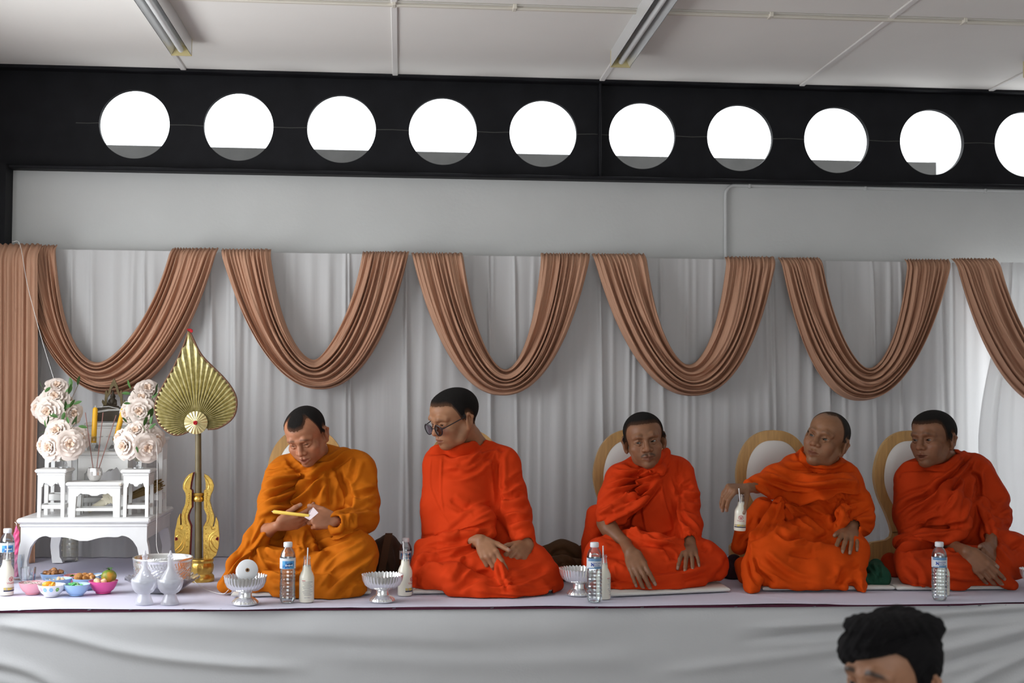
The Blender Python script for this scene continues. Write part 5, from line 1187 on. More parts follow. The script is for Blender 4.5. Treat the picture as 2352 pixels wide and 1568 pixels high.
def small_table(name, label, x0, x1, yt, yb, Y, depth, zb, rail=True, leg=None, m='worn', top=.016, group=None, big=False):
    a = at(x0, yt, Y); b = at(x1, yt, Y); w = b[0]-a[0]; h = a[2]-zb
    t = thing(name, label, 'table', (a[0], Y, zb), group=group); lg = leg or w*.14; d = .016 if not big else .024
    hb = h-top*1.6
    ov = top*.7
    MB().box(-ov, w+ov, -ov, depth+ov, h-top, h, top*.35).box(-ov*.3, w+ov*.3, -ov*.3, depth+ov*.3, h-top*1.7, h-top, top*.2).build('top', M[m], t, True, 30)
    fp = apron_poly(w, hb, lg, 1.0 if not big else .9)
    # split: apron and legs are separate boards
    zl = hb*.72
    ap = [p for p in fp if p[1] >= zl-1e-6]; ap = [(0, zl), (lg*1.25, zl)]+[p for p in ap if lg*1.3 < p[0] < w-lg*1.3]+[(w-lg*1.25, zl), (w, zl), (w, hb), (0, hb)]
    ap = [p for i, p in enumerate(ap) if i == 0 or p != ap[i-1]]
    MB().prism(ap[:-2]+[(w, hb), (0, hb)], 0, d).build('apron', M[m], t, False)
    MB().prism(ap[:-2]+[(w, hb), (0, hb)], depth-d, depth).build('apron', M[m], t, False)
    sa = apron_poly(depth, hb, lg, .6); zl2 = hb*.76
    for x in (0, w-d): MB().box(x, x+d, d, depth-d, zl2, hb).build('apron', M[m], t, False)
    for (lx, s) in ((0, 1), (w, -1)):
        for ly, sy in ((0, 1), (depth, -1)):
            lp = MB(); prof = [(0, lg), (.06, lg*.96), (.12, lg*.80), (.35, lg*.86), (.6, lg*1.0), (.72, lg*1.25)] if big else [(0, lg*.92), (.3, lg*.95), (.72, lg*1.05)]
            vv = []; ff = []
            for q, wd in prof:
                z = q*hb; ww = wd*s; dd = min(wd, lg)*sy*(.9 if not big else .8); off = (-.012*s*math.sin(q/.72*PI) if big else 0)
                vv += [(lx+off, ly, z), (lx+off+ww, ly, z), (lx+off+ww, ly+dd, z), (lx+off, ly+dd, z)]
            for i in range(len(prof)-1):
                for k in range(4):
                    a_, b_ = i*4+k, i*4+(k+1) % 4; ff.append((a_, b_, b_+4, a_+4))
            e = (len(prof)-1)*4; ff += [(3, 2, 1, 0), (e, e+1, e+2, e+3)]
            lp.add(vv, ff).build('leg', M[m], t, True, 30)
    if rail:
        rh = h*.17; MB().box(lg*.9, w-lg*.9, .004, .016, rh, rh+h*.085, .002).build('rail', M[m], t, False)
        MB().box(lg*.9, w-lg*.9, depth-.016, depth-.004, rh, rh+h*.085, .002).build('rail', M[m], t, False)
        for x in (.004, w-.016): MB().box(x, x+.012, lg*.8, depth-lg*.8, rh, rh+h*.085, .002).build('rail', M[m], t, False)
    return t
YT = 5.75
zt_main = float(at(200, 1190, YT)[2]); yback = float(atz(398, 1163, zt_main)[1])
small_table('altar_table', 'large low white altar table with scalloped apron carrying the smaller tables', 48, 338, 1190, 0, YT, min(yback-YT, .56), ZP+.005, rail=False, leg=.046, m='wht', top=.022, big=True)
G = 'small white altar tables'
ZT = zt_main
small_table('altar_stand', 'tall narrow white altar stand under the lower left bouquet', 87, 149, 1077, 0, 5.80, .125, ZT, group=G)
small_table('altar_stand', 'low wide white altar stand under the incense pot', 158, 276, 1107, 0, 5.80, .12, ZT, group=G, leg=.030)
small_table('altar_stand', 'tall narrow white altar stand under the lower right bouquet', 284, 342, 1078, 0, 5.80, .125, ZT, group=G)
small_table('altar_stand', 'middle white altar stand behind the incense pot carrying the candle glasses', 180, 294, 1037, 0, 5.965, .11, ZT, group=G, leg=.026)
small_table('altar_stand', 'tall white altar stand behind the upper left bouquet', 104, 165, 1004, 0, 5.965, .12, ZT, group=G)
small_table('altar_stand', 'tall worn white altar stand at the right under the upper right bouquet', 318, 374, 1004, 0, 5.965, .12, ZT, group=G)
small_table('altar_stand', 'tallest white altar stand at the back under the seated bronze statue', 200, 290, 970, 0, 6.12, .11, ZT, group=G, leg=.026)
# ------------------------------------------------------------------ bronze statue under a flame arch
YS = 6.17; sb = at(252, 968, 6.15); zs = float(at(252, 968, 6.12)[2])
def sx(px, py): p = at(px, py, YS); return p[0], p[2]
st_c = np.array([at(252, 968, YS)[0], YS, zs]); stat = thing('bronze_statue', 'small dark bronze seated statue under a flame arch, white thread around its base', 'statue', st_c)
zz = lambda z: z
def zpx(py): return float(at(252, py, YS)[2])
off = zs-zpx(967); s1 = YS/FPX
Q = lambda zx, zy: (((210+zx/13.07)-252)*s1, (967-(860+zy/13.07))*s1)      # zoom pixels -> local x,z
MB().prism([Q(180, 1398), Q(930, 1398), Q(870, 1200), Q(905, 1060), Q(880, 985), Q(250, 1000), Q(235, 1060), Q(270, 1200)], -.045, .045).build('plinth', M['bronze'], stat, True, 30)
S = Sdf(); L3 = lambda zx, zy, y: np.array([*(Q(zx, zy)[0:1]), y, Q(zx, zy)[1]])
def b3(*pts): return [(*L3(a, b, y), r/13.07*s1) for a, b, y, r in pts]
S.chain(b3((615, 930, 0, 80), (615, 830, .0, 90), (615, 790, .0, 95)), .008)
S.chain(b3((520, 800, 0, 32), (500, 900, -.01, 28), (540, 960, -.02, 26)), .006).chain(b3((715, 800, 0, 32), (730, 900, -.01, 28), (660, 960, -.025, 26)), .006)
S.chain(b3((400, 985, -.02, 48), (560, 960, -.025, 50), (800, 985, -.02, 48)), .008)
S.chain(b3((625, 740, 0, 34), (625, 690, 0, 42)), .004).ell(L3(625, 660, 0), np.array([66, 62, 80])/13.07*s1, None, .004)
S.chain(b3((628, 590, 0, 40), (628, 540, 0, 22), (628, 460, 0, 5)), .004)
for e in (-1, 1): S.ell(L3(625+e*66, 670, .002), np.array([12, 14, 42])/13.07*s1, None, .002)
S.ell(L3(625, 675, -.0095), np.array([10, 12, 20])/13.07*s1, None, .003)
v, f = S.mesh(.0016); mesh_obj('figure', v, f, M['bronze'], stat)
arch = MB()
oL = [(370, 960), (310, 830), (335, 765), (385, 850), (400, 640), (395, 560), (440, 470), (480, 590), (550, 340), (650, 130)]
iL = [(440, 960), (470, 700), (500, 660), (560, 560), (590, 420), (650, 350)]
out_ = oL+[(1300-x, y) for x, y in oL[::-1][1:]]; inn_ = iL+[(1300-x, y) for x, y in iL[::-1][1:]]
poly = [Q(x-18, y) for x, y in out_]+[Q(x-18, y) for x, y in inn_[::-1]]
import bmesh
def flat_solid(poly, y0, y1, name, m, parent, bev=.0):
    bm = bmesh.new(); vs_ = [bm.verts.new((x, y0, z)) for x, z in poly]; fc = bm.faces.new(vs_)
    r = bmesh.ops.extrude_face_region(bm, geom=[fc]); bmesh.ops.translate(bm, vec=(0, y1-y0, 0), verts=[g for g in r['geom'] if isinstance(g, bmesh.types.BMVert)])
    bmesh.ops.triangulate(bm, faces=[q for q in bm.faces if len(q.verts) > 4]); bmesh.ops.recalc_face_normals(bm, faces=bm.faces)
    if bev > 0:
        ed = [e for e in bm.edges if len(e.link_faces) == 2 and e.calc_face_angle(0) > .8 and abs(e.verts[0].co.y-e.verts[1].co.y) < 1e-6]
        bmesh.ops.bevel(bm, geom=ed, offset=bev, segments=2, affect='EDGES', clamp_overlap=True)
    me = bpy.data.meshes.new(name); bm.to_mesh(me); bm.free(); me.materials.append(m)
    o = bpy.data.objects.new(name, me); COL.objects.link(o); o.parent = parent; return o
flat_solid(poly, .012, .024, 'arch', mat('arch_bronze', (.10, .075, .035), .4, .7, var=.2, vscale=30), stat)
M['thread'] = mat('white_cotton_thread', (.82, .81, .78), .9)
th = MB()
for k, (a, b) in enumerate((((235, 1110), (905, 1040)), ((245, 1140), (905, 1065)), ((330, 975), (830, 1020)))):
    xa, za = Q(*a); xb, zb_ = Q(*b); mz = .004 if k < 2 else .006
    th.tube([(xa, .02, za), (xa-.003, -.046, za), ((xa+xb)/2, -.049, (za+zb_)/2+mz), (xb+.004, -.046, zb_), (xb, .02, zb_)], .0014, 6)
th.build('wound_thread', M['thread'], stat)
# ------------------------------------------------------------------ flowers
M['petal'] = mat('rose_petal', (.83, .70, .62), .6, col2=(.86, .78, .72), vscale=30, thr=(.35, .65), translucent=.2, sheen=.1)
M['petalc'] = mat('rose_heart', (.84, .64, .50), .6, translucent=.2)
M['leaf'] = mat('rose_leaf', (.055, .14, .03), .5, var=.25, vscale=40)
M['stem'] = mat('brown_stem', (.12, .08, .035), .7)
def rose_mesh(seed):
    r = random.Random(seed); out = MB(); core = MB()
    layers = [(3, .15, .72, 2), (3, .25, .80, 5), (4, .38, .84, 10), (4, .55, .82, 18), (5, .76, .74, 32), (5, .98, .58, 54), (5, 1.10, .36, 80)]
    for li, (n, R, h, tilt) in enumerate(layers):
        for k in range(n):
            a0 = 2*PI*(k+r.uniform(-.15, .15))/n+li*.7; wd = 2*PI/n*.98; tl = math.radians(tilt+r.uniform(-6, 6)); tgt = core if li < 3 else out
            jr = r.uniform(.92, 1.06); curl = .16+.10*li/5; pw = r.uniform(.04, .12)
            def fn(u, v_, a0=a0, wd=wd, tl=tl, R=R*jr, h=h, curl=curl, pw=pw, li=li):
                s = (u-.5)*2; ww = wd*1.08*math.sin(PI*(.14+.68*v_))**.8
                a = a0+s*ww*.62; rr = R*(.25+.75*math.sin(v_*PI*.5)**.8); rr = R*.30+(rr-R*.25)*(math.sin(tl)*.95+.28)
                z = -.35+h*1.15*v_*math.cos(tl*.85)-.12*s*s*v_*.5
                if v_ > .72: q = (v_-.72)/.28; rr += curl*q*q; z -= curl*.55*q*q
                z += pw*math.sin(3*s+li)*v_*v_; rr += .03*math.sin(5*s+a0*3)*v_
                return (rr*math.cos(a), rr*math.sin(a), z+.12)
            tgt.grid(fn, 9, 7)
    core.ball((0, 0, .10), .10, .10, .24, 8, 6)
    return out, core
ROSES = []
for sd in range(4):
    o_, c_ = rose_mesh(sd); a = o_.build('rose', M['petal'], None); b = c_.build('heart', M['petalc'], a); ROSES.append((a, b))
used = [False]*4
def leaf_mesh():
    mb = MB(); mb.grid(lambda u, v_: ((u-.5)*2*.20*math.sin(PI*min(1, v_*.98+.02))**.75, -.04*abs(u-.5)*2*math.sin(PI*v_)+.10*(v_-.5)**2, v_), 5, 8); return mb
LEAF = leaf_mesh().build('leaf', M['leaf'], None)
leaf_used = [False]
def place_rose(parent, px, py, Y, rpx, face, i):
    k = i % 4; src = ROSES[k]
    if not used[k]: a, b = src; used[k] = True
    else:
        a = src[0].copy(); b = src[1].copy(); COL.objects.link(a); COL.objects.link(b); b.parent = a
    a.parent = parent; p = at(px, py, Y)-np.array(parent.location); s = pm(rpx, Y)/1.22
    a.location = p; a.scale = (s, s, s); z = Vector(face).normalized(); a.rotation_euler = (z.to_track_quat('Z', 'Y').to_matrix()@Matrix.Rotation(i*1.3, 3, 'Z')).to_euler()
def place_leaf(parent, px, py, Y, lpx, ang, i):
    if not leaf_used[0]: a = LEAF; leaf_used[0] = True
    else: a = LEAF.copy(); COL.objects.link(a)
    a.parent = parent; p = at(px, py, Y)-np.array(parent.location); s = pm(lpx, Y)
    a.location = p; a.scale = (s, s, s)
    d = Vector((math.cos(ang), -.25+.5*((i*37) % 10)/10, math.sin(ang))).normalized()
    a.rotation_euler = (d.to_track_quat('Z', 'Y').to_matrix()@Matrix.Rotation(i*2.1, 3, 'Z')).to_euler()
def bouquet(label, base, Y, roses, leaves, stems):
    b = at(*base, Y); t = thing('rose_bouquet', label, 'flowers', b, group='cream rose bouquets on the altar')
    for i, (x, y, r, dy) in enumerate(roses):
        c = np.array([x-np.mean([q[0] for q in roses]), 0, np.mean([q[1] for q in roses])-y])*.02
        place_rose(t, x, y, Y+dy, r, (c[0]*.9+.05, -1.0, c[2]*.8+.25), i+int(x))
    for i, (x, y, a, l) in enumerate(leaves): place_leaf(t, x, y, Y-.10+.02*(i % 3), l*1.15, math.radians(a), i)
    mb = MB()
    for i, (x, y, r, dy) in enumerate(roses):
        p = at(x, y, Y+dy)+np.array([0, .02, 0])-b; mb.tube([(p[0]*.08, p[1]*.1, 0), (p[0]*.45, p[1]*.5+.01, p[2]*.5), tuple(p)], .0025, 6)
    mb.build('stems', M['stem'], t)
    for (a, b2) in stems:
        pa, pb = at(*a, Y-.02)-b, at(*b2, Y-.02)-b; MB().tube([tuple(pa), tuple((pa+pb)/2+np.array([.004, 0, .004])), tuple(pb)], .0013, 5).build('twig', M['stem'], t)
    return t
YB1, YB2 = 6.0, 5.85
bouquet('upper left cream rose bouquet reaching highest beside the tan drape', (140, 990), YB1,
    [(131, 888, 22, 0), (126, 912, 25, -.02), (88, 936, 20, .02), (112, 944, 26, -.05), (166, 948, 22, -.02), (146, 926, 18, .03), (100, 918, 15, .04)],
    [(158, 905, 75, 22), (178, 885, 80, 20), (163, 890, 95, 20), (147, 930, 120, 18), (160, 935, 60, 18), (168, 928, 20, 18), (135, 925, 150, 18), (133, 958, 160, 20), (150, 945, 90, 22), (98, 893, 110, 20), (103, 900, 40, 16), (150, 900, 35, 16), (108, 975, 80, 18), (142, 965, 70, 18), (146, 938, 30, 18), (140, 950, 200, 16)],
    [((142, 960), (180, 882)), ((140, 960), (150, 900)), ((125, 940), (99, 890))])
bouquet('lower left cream rose bouquet in a stemmed glass', (146, 1052), YB2,
    [(132, 991, 26, -.02), (117, 1027, 25, -.05), (160, 1020, 27, -.06), (183, 1005, 22, 0), (98, 1022, 18, 0), (148, 1000, 16, .02), (178, 1025, 16, .02)],
    [(165, 975, 60, 20), (174, 975, 85, 20), (180, 978, -10, 18), (108, 990, 190, 16), (158, 972, 110, 14), (137, 1015, -90, 10), (106, 982, 100, 16)], [((150, 1000), (176, 968))])
bouquet('upper right cream rose bouquet half hidden by the golden fan', (345, 985), YB1,
    [(338, 894, 23, .0), (326, 916, 24, -.02), (322, 943, 25, -.05), (293, 948, 19, .0), (355, 926, 20, 0), (350, 905, 16, .03), (306, 950, 16, .02)],
    [(300, 893, 105, 20), (300, 904, 175, 18), (300, 926, 180, 14), (352, 910, 60, 18), (358, 900, 80, 18), (348, 914, 40, 16), (346, 960, 80, 22), (338, 955, 60, 18), (314, 962, 85, 20), (305, 972, 120, 18), (292, 970, 130, 14), (335, 975, 100, 18), (352, 945, 70, 16), (356, 935, 100, 16)],
    [((330, 940), (299, 888)), ((345, 970), (350, 900))])
bouquet('lower right cream rose bouquet in a stemmed glass', (316, 1050), YB2,
    [(313, 990, 23, -.02), (288, 1024, 26, -.05), (338, 1028, 26, -.06), (359, 1008, 20, 0), (275, 1005, 17, .0), (318, 1008, 16, .02), (352, 990, 14, .03)],
    [(290, 984, 160, 16), (330, 978, 70, 20), (342, 985, 40, 18), (336, 992, 120, 16), (313, 1025, -80, 14), (345, 975, 80, 18), (300, 975, 140, 14)], [((325, 1000), (345, 965))])
def goblet(label, px, ytop, ybase, Y, rpx, group):
    b = at(px, ybase, Y); h = (ybase-ytop)*Y/FPX; r = pm(rpx, Y); t = thing('glass_vase', label, 'vase', b, group=group)
    pr = [(r*.72, 0), (r*.70, .004), (r*.2, .008), (r*.14, h*.22), (r*.26, h*.30), (r*.16, h*.38), (r*.55, h*.48), (r*.85, h*.66), (r*.95, h*.85), (r*1.02, h)]
    MB().lathe(pr, 28, cap0=True, fn=lambda rr, z, a, i: (rr*(1+(.035*math.cos(10*a) if i > 5 else 0)), z)).build('bowl', M['glass'], t)
    MB().lathe([(r*.10, h*.46), (r*.50, h*.50), (r*.74, h*.64), (r*.76, h*.70), (.0005, h*.70)], 20).build('water', thin_glass('water_tint', (.80, .80, .70), .05) if 'water_tint' not in bpy.data.materials else bpy.data.materials['water_tint'], t)
    return t
goblet('stemmed glass vase under the lower left bouquet', 146, 1036, 1074, 5.86, 19, 'stemmed glass vases')
goblet('stemmed glass vase under the lower right bouquet', 316, 1036, 1075, 5.86, 18, 'stemmed glass vases')
goblet('stemmed glass vase under the upper left bouquet', 140, 966, 1003, 6.02, 17, 'stemmed glass vases')
goblet('stemmed glass vase under the upper right bouquet', 347, 966, 1003, 6.02, 17, 'stemmed glass vases')
# candles in glass holders
for (label, gl, cx, base, tip, bot, tilt) in (('yellow altar candle left of the statue', 'left glass candle holder on the middle stand', 215, 1034, (219, 934), (214, 1014), 0), ('yellow altar candle leaning right of the statue', 'right glass candle holder on the middle stand', 264, 1034, (285, 934), (265, 1012), 0)):
    Yc = 6.02; b = at(cx, base, Yc); h = .06
    t = thing('candle_holder', gl, 'candle holder', b, group='glass candle holders')
    MB().lathe([(.026, 0), (.025, .004), (.008, .010), (.007, .022), (.014, .026), (.011, .032), (.013, .055), (.040, .060), (.041, .063), (.012, .060)], 24, cap0=True).build('glass', M['glass'], t)
    p0, p1 = at(*bot, Yc), at(*tip, Yc); p0 = np.array([b[0], Yc, b[2]+.034]) if cx == 215 else p0
    c = thing('candle', label, 'candle', p0, group='yellow altar candles'); d = p1-p0
    MB().tube([(0, 0, 0), tuple(d*.94), tuple(d*.985)], [pm(6, Yc), pm(5.6, Yc), pm(2.5, Yc)], 14).build('wax', M['wax'], c)
    MB().tube([tuple(d*.98), tuple(d*1.04)], .0012, 6).build('wick', M['thread'], c)
# incense pot with three sticks
Yi = 5.855; b = at(217, 1104, Yi); t = thing('incense_pot', 'small faceted glass incense pot filled with grey ash', 'incense pot', b)
r = pm(16, Yi); h = pm(29, Yi)
MB().lathe([(r*.55, 0), (r*.75, h*.12), (r*1.0, h*.45), (r*1.02, h*.75), (r*.95, h), (r*.88, h), (r*.90, h*.8)], 32, cap0=True, fn=lambda rr, z, a, i: (rr*(1+.035*math.cos(9*a+(i % 2)*PI)), z)).build('pot', mat('faceted_glass', (.62, .60, .58), .12, .55), t, True, 12)
MB().lathe([(r*.86, h*.86), (r*.4, h*.93), (.0005, h*.95)], 24).build('ash', mat('ash', (.28, .26, .24), .95, bump=.4, bscale=200), t)
M['incense'] = mat('incense_stick', (.26, .12, .10), .8)
for k, (tp, bt, w_) in enumerate((((196, 947), (214, 1076), 'leaning left'), ((237, 947), (222, 1076), 'upright in the middle'), ((267, 953), (227, 1076), 'leaning right'))):
    pa, pb = at(*bt, Yi), at(*tp, Yi-.01+.01*k); c = thing('incense_stick', 'thin brown incense stick '+w_+' in the pot', 'incense stick', pa, group='incense sticks')
    d = pb-pa; MB().tube([(0, 0, 0), tuple(d)], .0019, 7).build('stick', M['incense'], c)
# bundle of dried sticks and a paper lotus on the altar table
pa, pb = at(300, 1140, 5.98), at(368, 1112, 5.93); c = thing('stick_bundle', 'bundle of dried brown sticks lying behind the right altar stand', 'sticks', pa)
d = pb-pa; ax = Vector(d).to_track_quat('Z', 'Y').to_matrix(); rr = random.Random(3); L_ = float(np.linalg.norm(d))
M['straw'] = mat('dried_stick', (.24, .155, .06), .85, var=.3, vscale=30)
sm_ = MB()
for k in range(46):
    a = rr.uniform(0, 2*PI); q = math.sqrt(rr.random())*.026; l1 = L_*rr.uniform(.9, 1.05); f0 = .35+.65
    p0 = Vector((q*math.cos(a)*.55, q*math.sin(a)*.55, rr.uniform(-.01, .01))); p1 = Vector((q*math.cos(a), q*math.sin(a), l1))
    sm_.tube([tuple(ax@p0), tuple(ax@p1)], rr.uniform(.0018, .0028), 5)
tag(sm_.build('sticks', M['straw'], c), kind='stuff')
MB().tube([tuple(ax@Vector((.026*math.cos(t_), .026*math.sin(t_), L_*.75))) for t_ in np.linspace(0, 2*PI, 20)[:-1]], .002, 6, closed=True).build('tie', M['stem'], c)
pa, pb = at(204, 1172, 5.94), at(258, 1142, 5.9); c = thing('paper_lotus', 'cream paper lotus in a cone lying under the low altar stand', 'paper flower', pa); d = pb-pa
M['cream'] = mat('cream_paper', (.76, .70, .54), .75)
MB().tube([tuple(d*q) for q in (0, .3, .7, .95)], [.011, .014, .017, .019], 14).build('cone', M['cream'], c)
for k in range(13):
    a = 2*PI*k/13; p = d*.95; rd = .030+.006*(k % 2); MB().grid(lambda u, v_: (p[0]-.008+(rd*v_)*math.cos(a)-(u-.5)*.014*math.sin(PI*min(1, v_*.9+.1))*math.sin(a), p[1]-.014-.012*v_*(1-v_), p[2]+.004+(rd*v_)*math.sin(a)+(u-.5)*.014*math.sin(PI*min(1, v_*.9+.1))*math.cos(a)), 4, 5).build('petal', M['cream'], c)
# glass jar under the table
b = atz(159, 1289, ZP); t = thing('glass_jar', 'ribbed clear glass jar standing under the altar table', 'jar', b); r = pm(19, b[1]); h = pm(64, b[1])
MB().lathe([(r*.9, .0), (r, .004)]+[(r*(1+.02*math.cos(i*2.1)), h*(.05+.85*i/14)) for i in range(15)]+[(r*.92, h*.94), (r*.92, h)], 28, cap0=True).build('body', thin_glass('jar_glass', (.86, .86, .80), .12), t)
MB().lathe([(r*.95, h), (r*.95, h*1.05), (.0005, h*1.05)], 24).build('lid', mat('jar_lid', (.7, .7, .68), .4), t)
# ------------------------------------------------------------------ golden leaf fan on a naga stand
YN = 5.70; fz = lambda x, y: (340+x/5.6, 740+y/5.6)
base_c = atz(466, 1338, ZP); YN = float(base_c[1])+.05
fan = thing('ceremonial_fan', 'golden pleated leaf-shaped ceremonial fan on a tall pole', 'fan', (at(455, 1290, YN)[0], YN, ZP))
FO = np.array(fan.location)
def FQ(x, y, dy=0.0): p = at(*fz(x, y), YN+dy)-FO; return p
outl = [(520, 115), (470, 270), (400, 430), (320, 600), (230, 750), (150, 900), (105, 1010), (90, 1100), (105, 1200), (150, 1310), (230, 1390), (330, 1445), (430, 1440), (530, 1400)]
outr = [(770, 1375), (880, 1365), (980, 1320), (1070, 1250), (1120, 1170), (1140, 1060), (1130, 960), (1080, 850), (980, 720), (850, 590), (720, 460), (640, 340), (560, 170), (522, 115)]
ol = smooth(outr, 8); orr = smooth(outl, 8); O_ = np.vstack([ol, orr]); pv = np.array([620., 1290.])
# cumulative length parametrisation -> even ribs by angle
ang = np.unwrap(np.arctan2(-(O_[:, 1]-pv[1]), O_[:, 0]-pv[0])); ordr = np.argsort(ang); A = ang[ordr]; Rr = np.linalg.norm(O_-pv, axis=1)[ordr]
nr = 46; na = nr*4; aa = np.linspace(A[0], A[-1], na+1); rads = np.interp(aa, A, Rr)
fm = MB(); vv = []; ff = []; NR = 12
for i, a in enumerate(aa):
    zig = abs(((i/4.0) % 1)-.5)*4-1
    for j in range(NR+1):
        q = .13+.87*j/NR; rr_ = rads[i]*q
        p = FQ(pv[0]+rr_*math.cos(a), pv[1]-rr_*math.sin(a)); p = p+np.array([0, -.0075*zig*min(1, q*2.2)*(1-.4*q), 0]); vv.append(p)
for i in range(na):
    for j in range(NR): k = i*(NR+1)+j; ff.append((k, k+NR+1, k+NR+2, k+1))
M['palm'] = mat('gilded_palm_leaf', (.44, .375, .15), .36, .45, var=.12, vscale=30, col2=(.56, .50, .27), thr=(.4, .7), stretch=(2, 2, 2))
fm.add(vv, ff); fo = fm.build('leaf', M['palm'], fan, True, 25); so = fo.modifiers.new('thickness', 'SOLIDIFY'); so.thickness = .0015
bd = MB(); bp = [FQ(*p) for p in np.vstack([smooth(outr, 4), smooth(outl, 4)])]; bd.tube([tuple(p) for p in bp], .0042, 8).build('rim_cord', mat('brown_cord', (.16, .075, .04), .8, bump=.4, bscale=200), fan)
ds = MB(); n = 40; rp = 145/5.6*YN/FPX; pc = FQ(620, 1290)
vv = [(pc[0], pc[1]-.022, pc[2])]; ff = []
for ring, (q, dy) in enumerate(((.25, -.020), (.7, -.015), (1.0, -.010), (1.0, -.004))):
    for k in range(n): a = 2*PI*k/n; w_ = .0018*(-1)**k*q; vv.append((pc[0]+rp*q*math.cos(a), pc[1]+dy+w_, pc[2]+rp*q*math.sin(a)))
for k in range(n): ff.append((0, 1+(k+1) % n, 1+k))
for r_ in range(3):
    for k in range(n): a, b = 1+r_*n+k, 1+r_*n+(k+1) % n; ff.append((a, b, b+n, a+n))
ds.add(vv, ff).build('boss', mat('pale_gilt', (.62, .53, .26), .35, .5, var=.1, vscale=40), fan, True, 20)
pm2 = MB()
for k in range(9): a = 2*PI*k/9; pm2.ball((pc[0]+.005*math.cos(a), pc[1]-.024, pc[2]+.005*math.sin(a)), .0045, n=8, m=6)
M['redyarn'] = mat('red_yarn', (.45, .008, .015), .8, bump=.6, bscale=400)
pm2.build('pompom', M['redyarn'], fan)
tp = FQ(522, 112); tz = MB()
for k in range(10): a = -.6+k*.32; tz.tube([tuple(tp), tuple(tp+np.array([.014*math.cos(a)+.004, -.004, .010*math.sin(a)]))], .0022, 5)
tz.build('tassel', M['redyarn'], fan)
pt = FQ(640, 1400); MB().tube([(0, .012, .035), (pt[0], .010, pt[2]+.04)], [pm(8.5, YN), pm(6.5, YN)], 14).build('pole', mat('pole_wood', (.14, .105, .045), .4, var=.2, vscale=20), fan)
stand = thing('fan_stand', 'carved gilt stand with two upright serpent boards holding the fan pole', 'stand', (at(461, 1290, YN)[0], YN, ZP)); SO = np.array(stand.location)
nz = lambda x, y: (380+x/5.226, 1060+y/5.226)
def NQ(x, y): p = at(*nz(x, y), YN)-SO; return (p[0], p[2])
LN = [(335, 125), (290, 148), (245, 195), (215, 265), (213, 320), (245, 375), (250, 430), (240, 510), (207, 590), (196, 650), (200, 752), (184, 757), (180, 620), (150, 680), (136, 760), (118, 830), (112, 950), (114, 1050), (130, 1110), (180, 1150), (275, 1150), (290, 1120), (300, 900), (305, 770), (272, 690), (272, 640), (300, 570), (318, 545), (320, 345), (298, 325), (308, 250)]
RN = [(470, 145), (488, 260), (488, 330), (466, 345), (466, 560), (500, 640), (497, 710), (459, 780), (458, 1130), (466, 1165), (560, 1165), (610, 1120), (640, 1020), (650, 880), (642, 800), (636, 720), (612, 660), (588, 770), (570, 780), (590, 700), (586, 640), (560, 560), (534, 465), (546, 400), (576, 340), (583, 280), (562, 220), (520, 170)]
for P_ in (LN, RN):
    poly = [NQ(*p) for p in P_]
    o = flat_solid(poly, -.012, .012, 'serpent_board', M['gold'], stand, .002)
    # red lacquered back layer, carved lines on the face
    sg = -1 if P_ is LN else 1
    cx = sum(p[0] for p in poly)/len(poly)
    back = [(p[0]-sg*.0035, p[1]) for p in poly]; flat_solid(back, .0122, .022, 'lacquered_back', M['red'], o)
    cm = MB(); key = [(260, 1090), (262, 800), (240, 700), (235, 640), (262, 560), (285, 480), (285, 380)] if P_ is LN else [(490, 1110), (490, 800), (520, 700), (525, 640), (500, 560), (495, 480), (500, 380)]
    kp = smooth(key, 4)
    for q in kp: x, z = NQ(*q); cm.ball((x, -.0125, z), .0030, .002, .0030, 6, 4)
    mx = lambda x: x if P_ is LN else 764-x
    for line in ([(130, 1060), (180, 1010), (215, 950), (200, 900), (160, 880), (135, 900)], [(150, 1090), (200, 1060), (235, 1000), (232, 900), (190, 850), (150, 830)], [(250, 330), (235, 280), (260, 220), (300, 170)], [(160, 800), (200, 810), (215, 770)]):
        cm.tube([(NQ(mx(x), y)[0], -.0122, NQ(mx(x), y)[1]) for x, y in smooth(line, 3)], .0020, 5)
    cm.build('carving', M['gold'], o)
    rm = MB()
    for q in range(4): x, z = NQ(mx(128+q*7), 925+(q % 2)*6-6); rm.box(x-.0022, x+.0022, -.0135, -.011, z-.007+q*.001, z+.007-q*.001)
    rm.build('red_inlay', M['red'], o, False)
rb = pm(34, YN); zc = NQ(385, 430)[1]
MB().lathe([(.011, -.016), (.020, -.018), (.024, -.008), (.022, .001), (.019, .004), (.023, .008), (.024, .014), (.020, .019), (.011, .018)], 28, loc=(at(455, 1142, YN)[0]-SO[0], .012, zc)).build('collar', M['gold'], stand)
hb_ = NQ(466, 1160)[1]
pr = [(rb*1.02, 0), (rb*1.06, hb_*.10), (rb*1.02, hb_*.24), (rb*.86, hb_*.34), (rb*.90, hb_*.42), (rb*.96, hb_*.55), (rb*.97, hb_*.72), (rb*.90, hb_*.82), (rb*.98, hb_*.90), (rb*.95, hb_*.98), (rb*.80, hb_), (.0005, hb_)]
pr = [(r_*.80, z) for r_, z in pr]
MB().lathe(pr, 48, cap0=True, loc=(.004, .0, 0), fn=lambda r_, z, a, i: (r_*(1+(.025*math.cos(14*a) if 4 <= i <= 6 else 0)), z)).build('round_base', M['gold'], stand)
